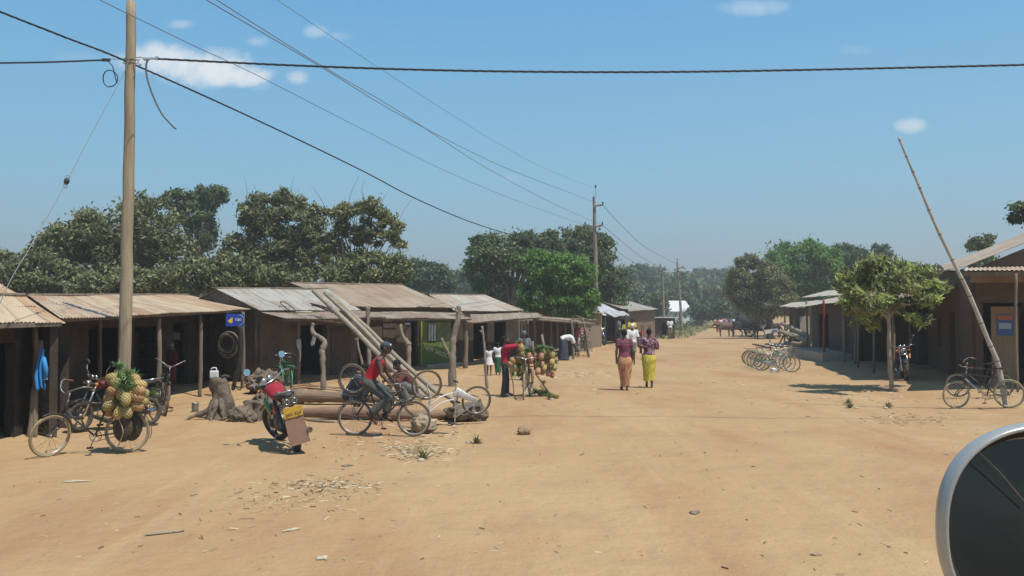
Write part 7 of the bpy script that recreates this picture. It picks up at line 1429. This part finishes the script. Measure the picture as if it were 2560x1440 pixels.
c = G(488, 1030); t = thing('tin_can', c, 'small dark tin standing on the ground left of the big stump', 'tin'); m = M(); m.tube([(0, 0, 0), (0, 0, .19)], .07, 16); m.build('tin', steel, t); m = M(); m.torus((0, 0, .19), (0, 0, 1), .07, .006, 18, 4); m.build('rim', chrome, t)
c = G(1936, 931); t = thing('litter_box', c, 'small white carton lying on the road before the parked bicycles', 'carton', rz=.4); m = M(); m.box((0, 0, .07), (.26, .18, .12), rot=(.25, .1, 0)); m.build('carton', white_p, t); m = M(); m.box((.12, -.05, .13), (.12, .18, .006), rot=(.3, .6, 0)); m.build('flap', white_p, t)
t = thing('signboard', GD(1930, 46), 'small slatted white and blue board on a post above the parked bicycles', 'sign'); m = M(); cc = P(1928, 828, 46); m.box(tuple(cc), (.72, .04, .2), rot=(0, -.12, .1)); m.build('board', white_p, t, world=True)
for k in (-1, 1): m = M(); m.box(tuple(cc + Vector((.17 * k, -.03, .0 + .02 * k))), (.28, .01, .13), rot=(0, -.12, .1)); m.build('panel', mat('slate_blue', (.14, .17, .26), None), t, world=True)
m = M(); a = GD(1924, 46); m.tube([a, Vector((a.x, a.y, cc.z - .08))], .03, 6); m.build('post', wood_grey, t, world=True)
# wooden table frame in front of brown house
def rackk():
    c = GD(1606, 63); t = thing('table_frame', c, 'rough red brown wooden table frame in front of the brown house', 'table', rz=.1); 
    for x in (-.5, 0, .5):
        for y in (-.3, .3): m = M(); m.tube([(x, y, 0), (x, y, 1.15)], .035, 6); m.build('leg', mat('red_wood', (.25, .12, .09), None), t)
    m = M(); m.box((0, 0, 1.1), (1.3, .8, .05)); m.build('table_top', mat('red_wood', (.25, .12, .09), None), t)
rackk()
c = G(1310, 1086); t = thing('stone', c, 'brownish rock lying alone on the open ground', 'stone'); m = M(); lump(m, (0, 0, .06), (.115, .09, .085), 2, .3, 4); m.build('rock', mat('rock', (.34, .23, .14), (.25, .17, .11), 6, .9, bump=.6), t, smooth=True)
def tuft(label, px, py, s=1):
    c = G(px, py); t = thing('dried_plant', c, label, 'plant scrap', 'discarded pineapple tops'); k = bpy.data.objects.new('crown', PROTO['crown']); COL.objects.link(k); k.parent = t; k.rotation_euler = (random.uniform(-.5, .5), random.uniform(-.5, .5), random.random() * 6); k.location = (0, 0, -.17 * s); k.scale = (s, s, s); k.material_slots[0].link = 'OBJECT'; k.material_slots[0].material = dry_top
    q = M(); q.ell((0, 0, .01), (.05 * s, .05 * s, .03 * s)); q.build('core', cream, t, smooth=True)
dry_top = attrmat('dry_pineapple_top', [(.14, .12, .05), (.22, .19, .08), (.36, .31, .16)], trans=0)
for i, (px, py) in enumerate([(1172, 1108), (1053, 1153), (2140, 1021), (2215, 1022), (2130, 1012), (1380, 1000)]): tuft(['dried pineapple top right of the straw patch', 'small dried pineapple top below the straw patch', 'left of two dried pineapple tops near the young tree', 'right of two dried pineapple tops near the young tree', 'dried pineapple top half buried near the shade edge', 'pineapple top thrown beside the fallen pineapples'][i], px, py, 1.1)
def litter():
    rs = RNG; C = []
    def patch(px, py, rx, ry, n, l0, l1):
        for _ in range(n):
            x, y = px + rs.normal(0, 1) * rx, py + rs.normal(0, 1) * ry
            if y < 880 or y > 1436: continue
            C.append((G(x, y), rs.uniform(l0, l1)))
    patch(1040, 1130, 32, 11, 420, .02, .08); patch(1010, 1105, 80, 12, 60, .03, .1); patch(820, 1215, 58, 9, 330, .015, .06); patch(740, 1250, 90, 18, 160, .012, .06); patch(600, 1310, 60, 25, 22, .02, .08); patch(2260, 1050, 60, 8, 110, .03, .1); patch(2140, 1000, 60, 14, 60, .03, .1); patch(1430, 938, 40, 5, 110, .04, .14)
    patch(1080, 1075, 70, 14, 120, .03, .1); patch(860, 1130, 90, 30, 50, .02, .07); patch(2000, 980, 110, 30, 80, .03, .08); patch(1700, 960, 200, 50, 60, .03, .1)
    for _ in range(330): x, y = rs.uniform(0, 2560), 900 + 540 * rs.random() ** .8; C.append((G(x, y), rs.uniform(.008, .04)))
    vs = []; fs = []; val = []
    for g, l in C:
        a = rs.random() * 6.3; u = Vector((math.cos(a), math.sin(a), rs.uniform(-.1, .25))) * l; w_ = Vector((-math.sin(a), math.cos(a), 0)) * l * rs.uniform(.04, .2) * .4; h = Vector((0, 0, rs.uniform(.004, .014))); o = len(vs); g = g + Vector((0, 0, .006))
        vs += [g - u - w_, g + u - w_ * .6, g + u + w_ * .6, g - u + w_, g - u * .8 + h, g + u * .8 + h]; fs += [(o, o + 1, o + 5, o + 4), (o + 3, o + 4, o + 5, o + 2), (o, o + 4, o + 3), (o + 1, o + 2, o + 5)]; v = rs.random(); val += [v] * 4
    m = M(); m.add(vs, fs); o = m.build('straw_litter', attrmat('straw', [(.14, .09, .05), (.40, .29, .17), (.58, .46, .28), (.74, .65, .46)], trans=0)); at_ = o.data.attributes.new('v', 'FLOAT', 'FACE'); at_.data.foreach_set('value', np.array(val, np.float32)); tag(o, 'scattered straw, chips and husks lying on the dirt', 'litter', kind='stuff')
litter()
for i, (px, py, l, w_, a, lb) in enumerate([(405, 1335, .17, .022, .5, 'long pale strip of bark lying in the near dirt'), (728, 1327, .10, .014, .7, 'short stick lying right of the straw trail'), (866, 1166, .07, .045, .3, 'pale square scrap of wood on the dirt'), (2040, 1390, .045, .016, 0, 'dark leaf like scrap low in the right foreground'), (193, 1205, .16, .02, .2, 'thin dark twig on the dirt below the left bicycle'), (1735, 1283, .07, .05, 1, 'pale husk on the near road'), (805, 1398, .05, .05, 0, 'star shaped pale husk in the near foreground')]):
    c = G(px, py); t = M(); lump(t, (0, 0, .01), (l, w_, .014), 2, .5, i + 3); t.xf(Matrix.Rotation(a, 4, 'Z')); o = t.build('ground_scrap', [log_g, cream, wood_grey][i % 3] if i != 6 else cream, smooth=True); o.location = c; tag(o, lb, 'scrap')
# grass tufts on the verge behind the road
def verge():
    rs = RNG; C = []; S = []
    for _ in range(5200):
        if rs.random() < .5: px, y = rs.uniform(1640, 1800), rs.uniform(72, 150)
        else: px, y = rs.uniform(1900, 2020), rs.uniform(56, 120)
        x = (px - 1280) / FP * y
        if abs(x - .268 * y) < 5.5: continue
        C.append((x, y, float(gz(x, y)) + rs.random() * .35)); S.append(.16)
    o = leafmesh('verge_scrub', L_scrub, np.array(C), np.array(S), .4, droop=-.6); tag(o, 'dry weeds and low scrub on the verges before the far houses', 'scrub', kind='stuff')
verge()
# ================= air =================
def haze():
    m = M(); m.box((0, 1500, 29), (5200, 4700, 66)); o = m.build('haze'); tag(o, 'thin dry dusty air over the village, also standing in for windscreen glare', 'haze', kind='stuff')  # haze volume also stands in for the veiling glare of the windscreen
    mt = bpy.data.materials.new('haze'); mt.use_nodes = True; nt = mt.node_tree; nt.nodes.clear(); u = N(nt, 'ShaderNodeOutputMaterial'); v = N(nt, 'ShaderNodeVolumePrincipled')
    v.inputs['Color'].default_value = (.86, .83, .79, 1); v.inputs['Density'].default_value = HAZE_D; v.inputs['Anisotropy'].default_value = .2
    nt.links.new(v.outputs[0], u.inputs['Volume']); o.data.materials.append(mt)
HAZE_D = .0016
haze()
